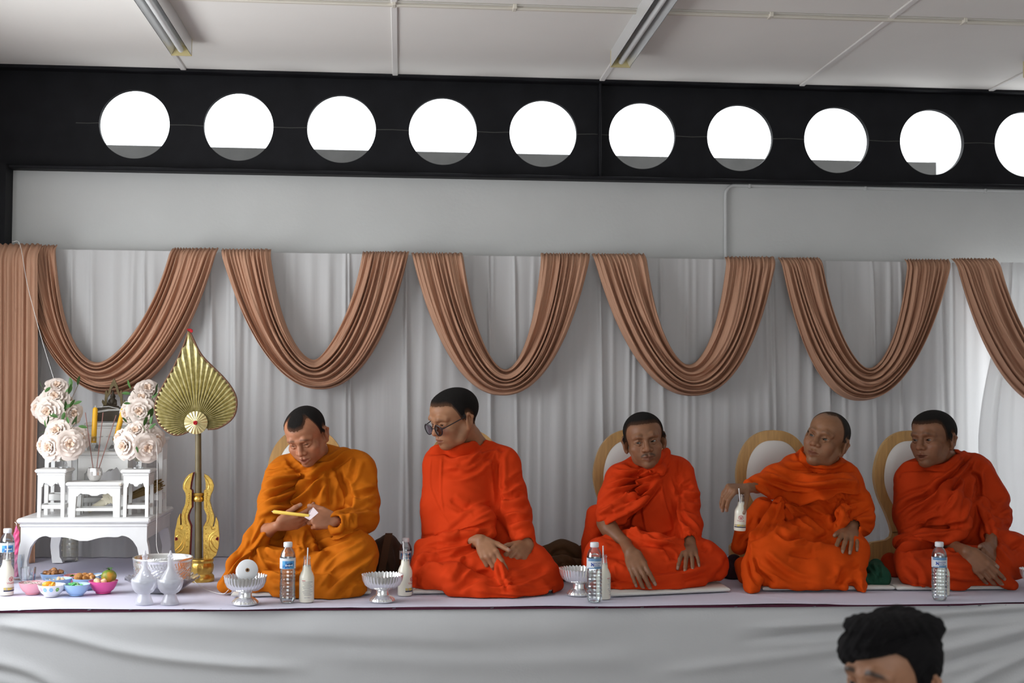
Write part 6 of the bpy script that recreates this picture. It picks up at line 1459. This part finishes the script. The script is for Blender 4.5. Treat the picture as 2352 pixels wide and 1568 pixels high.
# sacred thread: from the curtain top down to the flowers, along the fan, to the spool
for nm, pts in (('strung between the drape and the upper left bouquet', [(28, 555, 6.3), (46, 562, 6.3), (62, 650, 6.2), (85, 740, 6.12), (105, 810, 6.06), (123, 868, 6.0)]),
                ('falling past the right altar stand to the silver bowl', [(352, 985, 5.95), (360, 1030, 5.76), (361, 1120, 5.73), (360, 1200, 5.71), (361, 1262, 5.68), (380, 1285, 5.5)]),
                ('running over the sheet from the silver bowl to the pedestal dish', [(446, 1335, 5.42), (470, 1352, 5.40), (500, 1362, 5.32), (516, 1362, 5.25), (525, 1354, 5.16)])):
    P = []
    for (x, y, Y) in pts:
        p = at(x, y, Y)
        if 'running' in nm: p = atz(x, y, ZP+.006) if x < 516 else p
        P.append(p)
    c = P[0]; q = smooth(np.array(P)-c, 5); tag(MB().tube([tuple(x) for x in q], .0011, 6).build('cotton_thread', M['thread'], None, loc=c), 'white cotton thread '+nm, 'thread')
# ================================================================== bottles, bowls and other things on the stage
M['cap'] = mat('white_cap', (.82, .83, .86), .4)
M['labelw'] = mat('label_white', (.72, .75, .80), .4)
M['labelb'] = mat('label_blue', (.03, .16, .50), .4, col2=(.12, .42, .72), vscale=60, thr=(.40, .60))
M['labels'] = mat('label_steel_blue', (.16, .30, .50), .35)
M['ink'] = mat('ink_blue', (.02, .06, .36), .5)
M['inkg'] = mat('ink_grey', (.25, .25, .27), .6)
M['inkr'] = mat('ink_red', (.50, .02, .05), .5)
M['inky'] = mat('ink_yellow', (.62, .44, .06), .5)
M['inkn'] = mat('ink_navy', (.01, .015, .06), .5)
M['milk'] = mat('soy_milk', (.82, .78, .66), .35, coat=.5, sub=.05)
M['straw_w'] = mat('white_straw', (.85, .85, .85), .35)
M['water'] = thin_glass('water_volume', (.95, .97, .97), .03)
_tc = {}
def text_mesh(s, size):
    """flat lettering as polygons: verts (x,z) centred, faces"""
    if (s, size) in _tc: return _tc[(s, size)]
    cu = bpy.data.curves.new('lettering', 'FONT'); cu.body = s; cu.size = size; cu.align_x = 'CENTER'; cu.resolution_u = 2
    o = bpy.data.objects.new('lettering', cu); COL.objects.link(o); dg = bpy.context.evaluated_depsgraph_get(); dg.update()
    me = bpy.data.meshes.new_from_object(o.evaluated_get(dg)); v = [(p.co.x, p.co.y) for p in me.vertices]; f = [tuple(p.vertices) for p in me.polygons]
    bpy.data.objects.remove(o); bpy.data.curves.remove(cu); bpy.data.meshes.remove(me)
    _tc[(s, size)] = (v, f); return v, f
def wrap(mb, v, f, r, a0, z0):
    """wrap flat print round a cylinder of radius r; a0 = angle of its centre (-pi/2 faces the camera)"""
    mb.add([(r*math.cos(a0+x/r), r*math.sin(a0+x/r), z0+z) for x, z in v], f)
def patch(mb, x0, x1, z0, z1, r, a0, n=8, top=None):
    v = []; f = []
    for i in range(n+1):
        x = x0+(x1-x0)*i/n; v += [(x, z0 if top is None else z0+top(i/n)), (x, z1)]
    for i in range(n): f.append((2*i, 2*i+2, 2*i+3, 2*i+1))
    wrap(mb, v, f, r, a0, 0)
FA = -PI/2+.1
def water_bottle(px, py, label, kind='blue', H=.226, face=0.0, Y=None):
    b = atz(px, py, ZP+.002) if Y is None else np.array([*at(px, py, Y)[:2], ZP+.002]); b[2] = ZP+.003
    t = thing('water_bottle', label, 'bottle', b, face-math.atan2(b[0], b[1]), group='clear water bottles on the stage'); k = H/.226
    R = .0295*k
    pr = [(R*.55, .004), (R*.80, 0), (R*.97, .010)]
    for i in range(26):
        z = .014+.104*i/25; pr.append((R*(1+.028*math.sin(i*1.9)), z*k))
    pr += [(R, .122*k), (R, .168*k), (R*.98, .175*k), (R*.90, .186*k), (R*.74, .196*k), (R*.52, .205*k), (R*.46, .209*k), (R*.46, .214*k)]
    MB().lathe(pr, 30, cap0=True, fn=lambda r_, z, a, i: (r_*(1+(.03*math.sin(3*a+z*120)*math.sin(z*70) if z < .1 else 0)), z)).build('body', M['pet'], t)
    MB().lathe([(r_*.95, z) for r_, z in pr if z < .186*k]+[(.0005, .186*k)], 24, cap0=True).build('water', M['water'], t)
    MB().lathe([(R*.54, .208*k), (R*.56, .210*k), (R*.56, .224*k), (R*.50, .2265*k), (.0005, .2265*k)], 26, cap0=True, fn=lambda r_, z, a, i: (r_*(1+(.02*math.cos(26*a) if i in (1, 2) else 0)), z)).build('cap', M['cap'], t)
    z0, z1 = .128*k, .168*k; rl = R*1.012
    lab = MB().lathe([(rl, z0), (rl, z1)], 36).build('label', M['labelw'], t)
    if kind == 'blue':
        m1 = MB(); patch(m1, -.025, .023, z0+.001, z1-.010*k, rl+.0003, FA, 12); m1.build('blue_field', M['labelb'], lab)
        m2 = MB()
        for q in range(5): patch(m2, -.012+q*.006, -.0075+q*.006, z0+.010+.002*(q % 2), z0+.017-.002*(q % 2), rl+.0006, FA, 2)
        m2.build('white_shape', M['labelw'], lab)
        m3 = MB(); patch(m3, -.006, .014, z0+.017, z0+.020, rl+.0006, FA, 4); patch(m3, -.013, .016, z0+.0085, z0+.0098, rl+.0006, FA, 4); m3.build('dark_line', M['inkn'], lab)
    else:
        m1 = MB(); patch(m1, -.03, .03, z1-.011*k, z1, rl+.0003, FA, 12); patch(m1, -.03, .03, z0, z0+.004, rl+.0003, FA, 12, top=lambda u: 0)
        patch(m1, -.004, .028, z0, z0+.009, rl+.0003, FA, 10, top=None); m1.build('blue_band', M['labels'], lab)
        m2 = MB(); v, f = text_mesh('SINGHA', .0095*k); wrap(m2, v, f, rl+.0006, FA+.25, z0+.018); v, f = text_mesh('WATER', .0075*k); wrap(m2, v, f, rl+.0006, FA+.18, z0+.0105); m2.build('lettering', M['ink'], lab)
        m3 = MB(); lion = [(-.006, .0), (-.0045, .0), (-.003, .004), (.001, .0035), (.001, .0), (.0028, .0), (.0036, .004), (.0042, .007), (.001, .0075), (-.002, .008), (-.003, .0125), (-.006, .013), (-.0075, .0105), (-.0055, .009), (-.0052, .005), (-.0072, .004)]
        wrap(m3, [(x*1.1, z*1.05) for x, z in lion], [tuple(range(len(lion)))], rl+.0006, FA-.30, z0+.010); m3.build('lion_mark', M['ink'], lab)
    return t
def milk_bottle(px, py, label, H=.166, face=0.0, straw=(.004, .0, .034), loc=None, lean=None, side='front', parent_loc=None):
    if loc is None: b = atz(px, py, ZP+.002); b[2] = ZP+.003
    else: b = np.array(loc)
    face -= math.atan2(b[0], b[1]); t = thing('milk_bottle', label, 'bottle', b, face, group='soy milk bottles with straws'); k = H/.166; R = .0275*k
    if lean: t.rotation_euler = (lean[0], lean[1], face)
    pr = [(R*.9, 0), (R, .004), (R, .085*k), (R*.97, .094*k), (R*.80, .106*k), (R*.60, .116*k), (R*.55, .130*k), (R*.46, .150*k), (R*.44, .156*k), (R*.50, .157*k), (R*.50, .160*k), (R*.43, .161*k), (R*.43, .166*k)]
    MB().lathe(pr[6:], 30).build('glass_neck', M['glass'], t)
    MB().lathe(pr[:7]+[(R*.545, .131*k), (R*.53, .134*k), (.0005, .134*k)], 30, cap0=True).build('milk_body', M['milk'], t)
    MB().tube([(0, 0, .10*k), (straw[0], straw[1], H+straw[2])], .0026, 10).build('straw', M['straw_w'], t)
    rl = R+.0004; pr_ = MB()
    if side == 'front':
        m1 = MB(); n = 22; v = []; f = []
        for q in range(n):
            a = 2*PI*q/n
            if .12 < (q/n) < .17: pass
            v += [(.0105*math.cos(a), .0088*math.sin(a)), (.0085*math.cos(a), .0070*math.sin(a))]
        f = [(2*q, 2*((q+1) % n), 2*((q+1) % n)+1, 2*q+1) for q in range(n)]; wrap(m1, v, f, rl, FA, .062*k)
        wrap(m1, [(-.0065, .0035), (-.003, .0035), (0, -.003), (.003, .0035), (.0065, .0035), (.0012, -.0062), (-.0012, -.0062)], [(0, 6, 2, 1), (6, 5, 2), (2, 5, 4, 3)], rl, FA, .062*k)
        wrap(m1, [(.0014*math.cos(2*PI*q/8), .0014*math.sin(2*PI*q/8)+.0035) for q in range(8)], [tuple(range(8))], rl, FA, .062*k)
        v, f = text_mesh('Vitamilk', .0110*k); wrap(m1, v, f, rl, FA, .0435*k); m1.build('emblem', M['inkr'], t)
        m2 = MB(); patch(m2, -.030, .030, .020*k, .030*k, rl, FA, 14, top=None); m2.build('soy_print', mat('soy_print', (.62, .46, .10), .5, col2=(.40, .36, .32), vscale=90, thr=(.45, .6)) if 'soy_print' not in bpy.data.materials else bpy.data.materials['soy_print'], t)
        m3 = MB(); patch(m3, -.030, .030, .0155*k, .020*k, rl+.0002, FA, 14); m3.build('navy_band', M['inkn'], t)
    else:
        m1 = MB()
        for q in range(9):
            z = .074*k-q*.0058*k; patch(m1, -.020+.004*(q % 3), .022-.005*((q*2) % 3), z, z+.0014, rl, FA, 8)
        v, f = text_mesh('SOY MILK', .0052*k); wrap(m1, v, f, rl, FA, .0165*k); m1.build('small_print', M['inkg'], t)
        m2 = MB(); patch(m2, -.022, -.008, .0785*k, .0805*k, rl, FA, 4); m2.build('red_line', M['inkr'], t)
    return t
water_bottle(660, 1383, 'water bottle with a blue picture label in front of the amber robe', 'blue', .226)
water_bottle(15, 1338, 'water bottle with a blue label at the left edge behind the milk bottle', 'blue', .222)
water_bottle(931, 1346, 'water bottle with a blue label behind a milk bottle, near the brown bag', 'blue', .196)
water_bottle(1365, 1382, 'water bottle with a white label beside the moustached man', 'white', .226)
water_bottle(2158, 1377, 'water bottle with a white label in front of the rightmost man', 'white', .224)
milk_bottle(704, 1382, 'milk bottle with a straw beside the water bottle at the amber robe', .172, side='back', straw=(.003, 0, .032))
milk_bottle(14, 1366, 'milk bottle with a straw and red lettering at the left edge', .168, straw=(.003, 0, .034), face=.6)
milk_bottle(930, 1367, 'milk bottle with a straw between the pedestal dish and the man with glasses', .172, straw=(-.016, 0, .040), face=1.0)
milk_bottle(1386, 1375, 'milk bottle with a straw half hidden behind a white-label water bottle', .170, straw=(-.006, 0, .035), side='back', face=1.2)
milk_bottle(2166, 1366, 'milk bottle almost hidden behind the rightmost water bottle', .160, straw=(.0, 0, .002), side='back', face=1.2)
hb = at(1699, 1218, 5.372)
milk_bottle(0, 0, 'milk bottle with a straw held up in the older man\'s hand', .148, loc=hb, lean=(0, .05, 0), straw=(-.012, -.040, .026))
# ------------------------------------------------------------------ silver pedestal dishes
def dish(px, py, rpx, hpx, label, cx=None):
    b = atz(px, py, ZP+.002); b[2] = ZP+.003; r = pm(rpx, b[1]); h = pm(hpx, b[1])
    t = thing('pedestal_dish', label, 'dish', b, group='fluted silver pedestal dishes')
    n = 136; fl = lambda r_, z, a, i, k=.035: (r_*(1+k*abs(math.sin(14*a))), z)
    MB().lathe([(r*.62, 0), (r*.64, h*.04), (r*.60, h*.10), (r*.46, h*.20), (r*.33, h*.25)], n, cap0=True, fn=lambda r_, z, a, i: (r_*(1+(.04*abs(math.sin(11*a)) if i in (2, 3) else 0)), z)).build('foot', M['silver'], t, True, 25)
    MB().lathe([(r*.33, h*.25), (r*.31, h*.30), (r*.31, h*.42), (r*.36, h*.46)], 40).build('stem', M['silver'], t)
    MB().lathe([(r*.36, h*.46), (r*.62, h*.50), (r*.84, h*.62), (r*.95, h*.80), (r*1.0, h*.97), (r*.985, h*.975), (r*.93, h*.82), (r*.80, h*.65), (r*.5, h*.55), (.0005, h*.54)], n,
        fn=lambda r_, z, a, i: (r_*(1+(.035*abs(math.sin(17*a)) if i < 8 else 0)), z+(.006*r/.08*abs(math.sin(17*a)) if i in (4, 5) else 0))).build('bowl', M['silver'], t, True, 30)
    return t, b, r, h
_, db, dr, dh = dish(563, 1387, 47, 62, 'fluted silver pedestal dish holding a cone of white thread')
dish(878, 1381, 46, 60, 'empty fluted silver pedestal dish beside the brown bag')
dish(1330, 1366, 45, 60, 'fluted silver pedestal dish half hidden by a white-label water bottle')
dish(2386, 1364, 42, 58, 'fluted silver pedestal dish cut off by the right edge')
ax = (Vector((.25, -1, .22))).normalized(); A3 = ax.to_track_quat('Z', 'Y').to_matrix()
sp = db+np.array([.006, -.006, dh*1.22]); t = thing('thread_cone', 'cone of white thread lying in the silver pedestal dish', 'thread cone', sp)
r_ = pm(23.5, db[1]); MB().lathe([(r_*.86, -.052), (r_*.90, -.05)]+[(r_*(.90+.10*i/14)+.0006*(-1)**i, -.05+.062*i/14) for i in range(15)]+[(r_*.97, .0135), (r_*.2, .0142), (r_*.17, .012)], 40, cap0=True, ax=A3).build('thread_winding', mat('thread_white', (.84, .85, .87), .85, bump=.04, bscale=260), t, True, 60)
MB().lathe([(r_*.17, .0155), (r_*.17, .004), (r_*.09, .004), (r_*.09, .0155), (r_*.17, .0155)], 18, ax=A3).build('core', mat('paper_core', (.30, .14, .05), .8), t)
# ------------------------------------------------------------------ silver bowl in a cut-glass tray, two pouring vessels
tb = atz(373, 1364, ZP+.002); tb[2] = ZP+.003; Yb = tb[1]; tb[1] += .07; tb[0] = at(373, 1340, tb[1])[0]
tr_ = thing('glass_tray', 'scalloped cut glass tray under the silver bowl', 'tray', tb); R = pm(82, tb[1])
MB().lathe([(R*.45, 0), (R*.50, .002), (R*.72, .028), (R*.95, .052), (R*1.0, .056), (R*.97, .058), (R*.72, .034), (R*.48, .008), (.0005, .006)], 96, cap0=True, fn=lambda r, z, a, i: (r*(1+.02*math.cos(24*a)*(1 if i % 2 else -.6)), z+(.004*math.cos(24*a) if 3 <= i <= 5 else 0))).build('tray_glass', thin_glass('cut_glass', (.86, .87, .92), .28, .08), tr_, True, 18)
bb = tb+np.array([0, 0, .012]); bo = thing('silver_bowl', 'large embossed silver water bowl on the stage before the altar', 'bowl', bb); R = pm(66, tb[1]); h = pm(70, tb[1])
def emb(r, z, a, i):
    u = z/h
    if .30 < u < .66: r = r*(1+.012*math.sin(18*a+8*math.sin(u*22))*math.sin(u*46)+.008*math.cos(31*a-u*60))
    elif .72 < u < .86: r = r*(1+.008*math.cos(60*a+(2.2 if u > .79 else 0)))
    return r, z
pr = [(R*.55, 0), (R*.72, h*.05), (R*.86, h*.14)]+[(R*(.90+.07*q), h*(.18+.70*q)) for q in np.linspace(0, 1, 36)]+[(R*.99, h*.92), (R*1.0, h*.97), (R*.985, h), (R*.96, h*.985), (R*.95, h*.90)]+[(R*(.93-.06*q), h*(.86-.62*q)) for q in np.linspace(0, 1, 16)]+[(R*.7, h*.08), (.0005, h*.06)]
MB().lathe(pr, 220, cap0=True, fn=emb).build('bowl_body', M['silver'], bo, True, 60)
MB().lathe([(R*.885, h*.55), (.0005, h*.55)], 48).build('water', M['water'], bo)
def vessel(px, py, label):
    b = atz(px, py, ZP+.002); b[2] = ZP+.003; t = thing('pouring_vessel', label, 'vessel', b, group='translucent water pouring vessels'); s = b[1]/FPX; g = lambda L: [(max(r*s, .0004), z*s) for r, z in L]
    MB().lathe(g([(20, 0), (20.5, 2), (17, 10), (13.5, 20), (13, 23)]), 32, cap0=True).build('foot', M['frost'], t)
    MB().lathe(g([(13, 23), (20, 27), (26, 36), (29, 48), (28, 56), (27, 57), (26, 55), (12, 40), (0, 36)]), 36).build('cup', M['frost'], t)
    MB().lathe(g([(11, 40), (24, 50), (22, 57), (20, 60), (18, 64), (15, 67), (12, 73), (8, 78), (6.5, 84), (5.5, 104), (6.5, 105), (6.5, 108), (4, 110), (2.5, 114), (2.2, 117), (0, 120)]), 32).build('flask', M['frost'], t)
    return t
vessel(331, 1387, 'left translucent pouring vessel in front of the silver bowl'); vessel(390, 1387, 'right translucent pouring vessel with red specks before the silver bowl')
# ------------------------------------------------------------------ food bowls
def plast(n, c): M[n] = mat(n, c, .35, sub=.05); return M[n]
plast('pinkb', (.80, .38, .44)); plast('blueb', (.36, .54, .80)); plast('hotpink', (.78, .10, .34)); plast('whiteb', (.80, .80, .82)); plast('rosyb', (.78, .30, .36))
FOOD = dict(noodle=mat('noodles', (.72, .56, .56), .4, col2=(.80, .74, .70), vscale=60), meat=mat('fried_meat', (.16, .06, .02), .35, col2=(.40, .18, .06), vscale=60), chicken=mat('fried_chicken', (.42, .17, .04), .3, col2=(.60, .30, .10), vscale=40),
    rice=mat('rice', (.82, .80, .74), .5), orange=mat('orange_segment', (.90, .38, .03), .35), green=mat('green_jelly', (.10, .52, .16), .3, col2=(.60, .75, .50), vscale=40), nut=mat('cashew', (.74, .52, .32), .5), veg=mat('green_veg', (.14, .24, .03), .4), black=mat('black_seaweed', (.012, .012, .02), .4))
def bowl(px, py, rpx, m, label, Yadd=0.0):
    b = atz(px, py, ZP+.002); b[2] = ZP+.003; b[1] += pm(rpx*.62, b[1])
    b[0] = at(px, py-8, b[1])[0]
    t = thing('food_bowl', label, 'bowl', b, group='small food bowls on the stage'); r = pm(rpx, b[1]); h = r*.86
    MB().lathe([(r*.50, 0), (r*.52, h*.06), (r*.48, h*.08), (r*.70, h*.28), (r*.88, h*.60), (r*1.0, h), (r*.97, h*1.005), (r*.84, h*.62), (r*.6, h*.30), (.0005, h*.22)], 40, cap0=True).build('shell', M[m], t)
    return t, r, h
def heap(t, name, m, r, h, n, sz, seed, lift=.0, el=1.0, rad=.66, flat=1.0):
    rr = random.Random(seed)
    for k in range(n):
        a = rr.uniform(0, 2*PI); q = math.sqrt(rr.random())*r*rad; s = sz*rr.uniform(.7, 1.25)
        mb = MB().ball((0, 0, 0), s*el, s*rr.uniform(.7, 1), s*flat*rr.uniform(.6, 1), 9, 6); rg = random.Random(seed*99+k)
        mb.v = [tuple(c*(1+rg.uniform(-.16, .16)) for c in p) for p in mb.v]
        o = mb.build(name, FOOD[m], t); o.location = (q*math.cos(a), q*math.sin(a), h*(.74+lift)+(1-q/r)*sz*.9+rr.uniform(0, sz*.4)); o.rotation_euler = (rr.uniform(-.6, .6), rr.uniform(-.6, .6), rr.uniform(0, 6))
def fill(t, m, r, h, z=.72, dome=.10):
    MB().lathe([(r*.90, h*z), (r*.6, h*(z+dome*.6)), (r*.3, h*(z+dome)), (.0005, h*(z+dome))], 28).build('filling', FOOD[m], t)
# back row first
t, r, h = bowl(122, 1344, 28, 'blueb', 'blue bowl heaped with dark fried meat at the back of the food'); fill(t, 'meat', r, h, .7, .2); heap(t, 'meat_piece', 'meat', r, h, 14, .013, 1, .12)
t, r, h = bowl(174, 1346, 26, 'rosyb', 'rose pink bowl with greens at the back of the food'); fill(t, 'veg', r, h, .66, .1); heap(t, 'leaf_piece', 'veg', r, h, 6, .010, 2, 0, 1.4, .6, .4)
t, r, h = bowl(229, 1346, 27, 'blueb', 'pale blue bowl of rice and black seaweed behind the tangerine'); fill(t, 'rice', r, h, .75, .25)
for k in range(3): o = MB().box(-.030, .030, -.008, .008, -.0015, .0015, .001).build('seaweed_strip', FOOD['black'], t, False); o.location = (.018+.006*k, -.028+.005*k, h*(1.02-.08*k)); o.rotation_euler = (.3, -.35+.1*k, .35-.2*k)
t, r, h = bowl(134, 1357, 29, 'blueb', 'blue bowl with rice in the middle of the food'); fill(t, 'rice', r, h, .72, .1); heap(t, 'bean_piece', 'nut', r, h, 10, .007, 4, .06)
t, r, h = bowl(196, 1356, 29, 'blueb', 'blue bowl with glazed fried chicken pieces'); heap(t, 'chicken_piece', 'chicken', r, h, 9, .0175, 5, .06); fill(t, 'chicken', r, h, .7, .12)
t, r, h = bowl(75, 1367, 30, 'pinkb', 'pink bowl of thin noodles at the left of the front row'); fill(t, 'noodle', r, h, .78, .12)
rr = random.Random(8); nm = MB()
for k in range(60):
    a = rr.uniform(0, 2*PI); q = r*.7*math.sqrt(rr.random()); c = np.array([q*math.cos(a), q*math.sin(a), h*(.84+.12*rr.random())]); b2 = rr.uniform(0, 6)
    nm.tube([tuple(c+np.array([.016*math.cos(b2)*s, .016*math.sin(b2)*s, .004*math.sin(3*s+k)])) for s in (-1, -.4, .3, 1)], .0011, 4)
tag(nm.build('noodles', FOOD['noodle'], t), kind='stuff')
t, r, h = bowl(118, 1372, 30, 'whiteb', 'white bowl with printed flowers holding orange segments'); fill(t, 'rice', r, h, .68, .1)
for k in range(5):
    o = MB().ball((0, 0, 0), .019, .009, .013, 10, 6).build('segment', FOOD['orange'], t); o.location = (-.014+.011*(k % 3), -.012+.014*(k//3), h*(.98+.05*(k % 2))); o.rotation_euler = (.3*k, .5*math.sin(k), .9*k)
heap(t, 'fruit_piece', 'nut', r*.8, h, 4, .010, 9, .1)
pet = [mat('print_blue', (.25, .52, .80), .4), mat('print_green', (.20, .45, .08), .4), mat('print_lilac', (.66, .45, .70), .4)]
for k, a0 in enumerate((-2.25, -1.85, -1.35, -.85)):
    fm_ = MB()
    for p in range(6):
        a = 2*PI*p/6; rz = .0085; x, z = rz*math.cos(a)*.6, rz*math.sin(a)*.6
        v = []
        for q in range(8):
            c_ = 2*PI*q/8; xx, zz_ = x+.0034*math.cos(c_), z+.0034*math.sin(c_); zf_ = h*.66+zz_; rad = r*(.885+.12*(zf_/h-.60)/.4)+.0006
            v.append((rad*math.cos(a0+xx/r), rad*math.sin(a0+xx/r), zf_))
        fm_.add(v, [tuple(range(8))])
    fm_.build('printed_flower', pet[(2, 0, 0, 1)[k]], t)
t, r, h = bowl(176, 1370, 29, 'blueb', 'blue bowl of green jelly in the front row'); fill(t, 'green', r, h, .74, .08); heap(t, 'jelly_piece', 'green', r, h, 12, .010, 10, .04, 1.3, .62, .5)
t, r, h = bowl(237, 1365, 32, 'hotpink', 'hot pink bowl of nuts with a tangerine on its rim'); fill(t, 'nut', r, h, .74, .1); heap(t, 'nut_piece', 'nut', r, h, 12, .011, 11, .06)
tc_ = np.array(t.location)+np.array([.020, .004, h+.016]); t = thing('tangerine', 'green and orange tangerine resting in the hot pink bowl', 'fruit', tc_); R = pm(17, tc_[1])
MB().ball((0, 0, 0), R, R, R*.88, 22, 14).build('peel', mat('tangerine_peel', (.13, .22, .02), .38, col2=(.55, .24, .02), vscale=22, thr=(.48, .66), bump=.15, bscale=500), t)
for k in range(4):
    o = MB().grid(lambda u, v_: ((u-.5)*.012*math.sin(PI*min(1, v_*.9+.08)), .024*v_, .006*math.sin(PI*v_)), 4, 6).build('leaf', M['leaf'], t); o.location = (0, 0, R*.86); o.rotation_euler = (.1, .2, k*1.7+.4)
MB().tube([(0, 0, R*.8), (.002, 0, R*1.0)], .002, 6).build('stalk', M['stem'], t)
# tumblers, twisted candle
def tumbler(px, py, label, r_px=17, h_px=44, fillq=.55):
    b = atz(px, py, ZP+.002); b[2] = ZP+.003; t = thing('glass_tumbler', label, 'glass', b, group='drinking glasses at the left edge'); r = pm(r_px, b[1]); h = pm(h_px, b[1])
    MB().lathe([(r*.84, 0), (r*.86, .004), (r*1.0, h), (r*.95, h), (r*.82, .009), (.0005, .009)], 30, cap0=True).build('glass', M['glass'], t)
    if fillq: MB().lathe([(r*.81, .010), (r*(.82+.12*fillq), h*fillq), (.0005, h*fillq)], 24).build('water', M['water'], t)
    return b
tumbler(64, 1349, 'water tumbler behind the pink noodle bowl')
gb = tumbler(43, 1330, 'tumbler holding a twisted pink candle at the left edge', 17, 56, .0)
c0 = gb+np.array([-.010, 0, .010]); tp = at(38, 1202, c0[1]); d = tp-c0; t = thing('twisted_candle', 'bright pink twisted candle standing in a tumbler', 'candle', c0); L_ = float(np.linalg.norm(d)); rc = pm(5.6, c0[1])
vv = []; ff = []; n = 20; NZ = 70; A3 = Vector(d).to_track_quat('Z', 'Y').to_matrix()
for j in range(NZ+1):
    q = j/NZ
    for k in range(n):
        a = 2*PI*k/n; rr_ = rc*(1+.22*math.cos(3*(a-q*14)))*(1 if q < .86 else max(.12, (1-q)/.14))
        vv.append(tuple(A3@Vector((rr_*math.cos(a), rr_*math.sin(a), L_*.97*q))))
for j in range(NZ):
    for k in range(n): a, b = j*n+k, j*n+(k+1) % n; ff.append((a, b, b+n, a+n))
ff.append(tuple(range(n))[::-1]); ff.append(tuple(NZ*n+k for k in range(n)))
MB().add(vv, ff).build('wax', mat('pink_wax', (.88, .12, .30), .35, sub=.1), t, True, 70)
MB().tube([tuple(d*.96), tuple(d*1.0), tuple(d*1.01+np.array([-.008, 0, .004]))], .0014, 6).build('wick', M['thread'], t)
# ------------------------------------------------------------------ candle and slip of paper in the hands, eyeglasses
z1 = lambda x, y, Y: at(600+x/11.76, 1140+y/11.76, Y)
pa, pb = z1(290, 405, 5.285), z1(1290, 520, 5.275); d = pb-pa
c = thing('hand_candle', 'thin yellow candle held in the amber robed man\'s hands', 'candle', pa)
MB().tube([tuple(d*.02), tuple(d*.05), tuple(d*1.0)], [.004, .0072, .0064], 12).build('wax', mat('pale_yellow_wax', (.85, .58, .10), .45, sub=.1), c)
MB().tube([tuple(d*-.01), tuple(d*.03)], .001, 6).build('wick', M['thread'], c)
pp = [z1(1270, 510, 5.275), z1(1290, 400, 5.28), z1(1405, 290, 5.29), z1(1545, 440, 5.27), z1(1310, 640, 5.26), z1(1165, 560, 5.27)]
c0 = pp[0]; o = mesh_obj('paper_slip', [p-c0 for p in pp], [(0, 1, 2, 3), (0, 3, 4), (0, 4, 5)], mat('pink_white_paper', (.72, .60, .62), .8), None, False); o.location = c0; sm_ = o.modifiers.new('t', 'SOLIDIFY'); sm_.thickness = .0008
tag(o, 'small folded pale paper slip in the amber robed man\'s fingers', 'paper')
hd = MONKS[1]['head']; hc = at(*hd['px'], hd['Y']); HR = rot(*hd['rot']); s_ = hd['sz']
gl = thing('eyeglasses', 'dark rimmed eyeglasses slipping down the nose of the scarlet robed man', 'eyeglasses', hc)
W3 = lambda x, y, z: tuple(HR@(np.array([x, y, z])*s_))
M['frame'] = mat('black_frame', (.010, .010, .014), .3)
for sx_ in (-1, 1):
    cx = sx_*.034; ring = [W3(cx+.0245*math.cos(a), -.1060+.005*abs(math.cos(a)), -.010+.0215*math.sin(a)) for a in np.linspace(0, 2*PI, 29)[:-1]]
    MB().tube(ring, .0022, 8, closed=True).build('rim', M['frame'], gl)
    nl = len(ring); cpt = tuple(np.mean(ring, 0)); MB().add(ring+[cpt], [(k, (k+1) % nl, nl) for k in range(nl)]).build('lens', M.setdefault('lens', thin_glass('tinted_lens', (.34, .32, .42), .10)), gl)
    MB().tube([W3(cx+sx_*.0245, -.101, -.004), W3(sx_*.067, -.092, -.001), W3(sx_*.0865, .0, .012), W3(sx_*.0875, .022, .014), W3(sx_*.084, .040, -.006)], [.0022, .0022, .0019, .0019, .0017], 8).build('temple', M['frame'], gl)
MB().tube([W3(-.010, -.106, -.004), W3(0, -.109, -.002), W3(.010, -.106, -.004)], .0016, 8).build('bridge', M['frame'], gl)
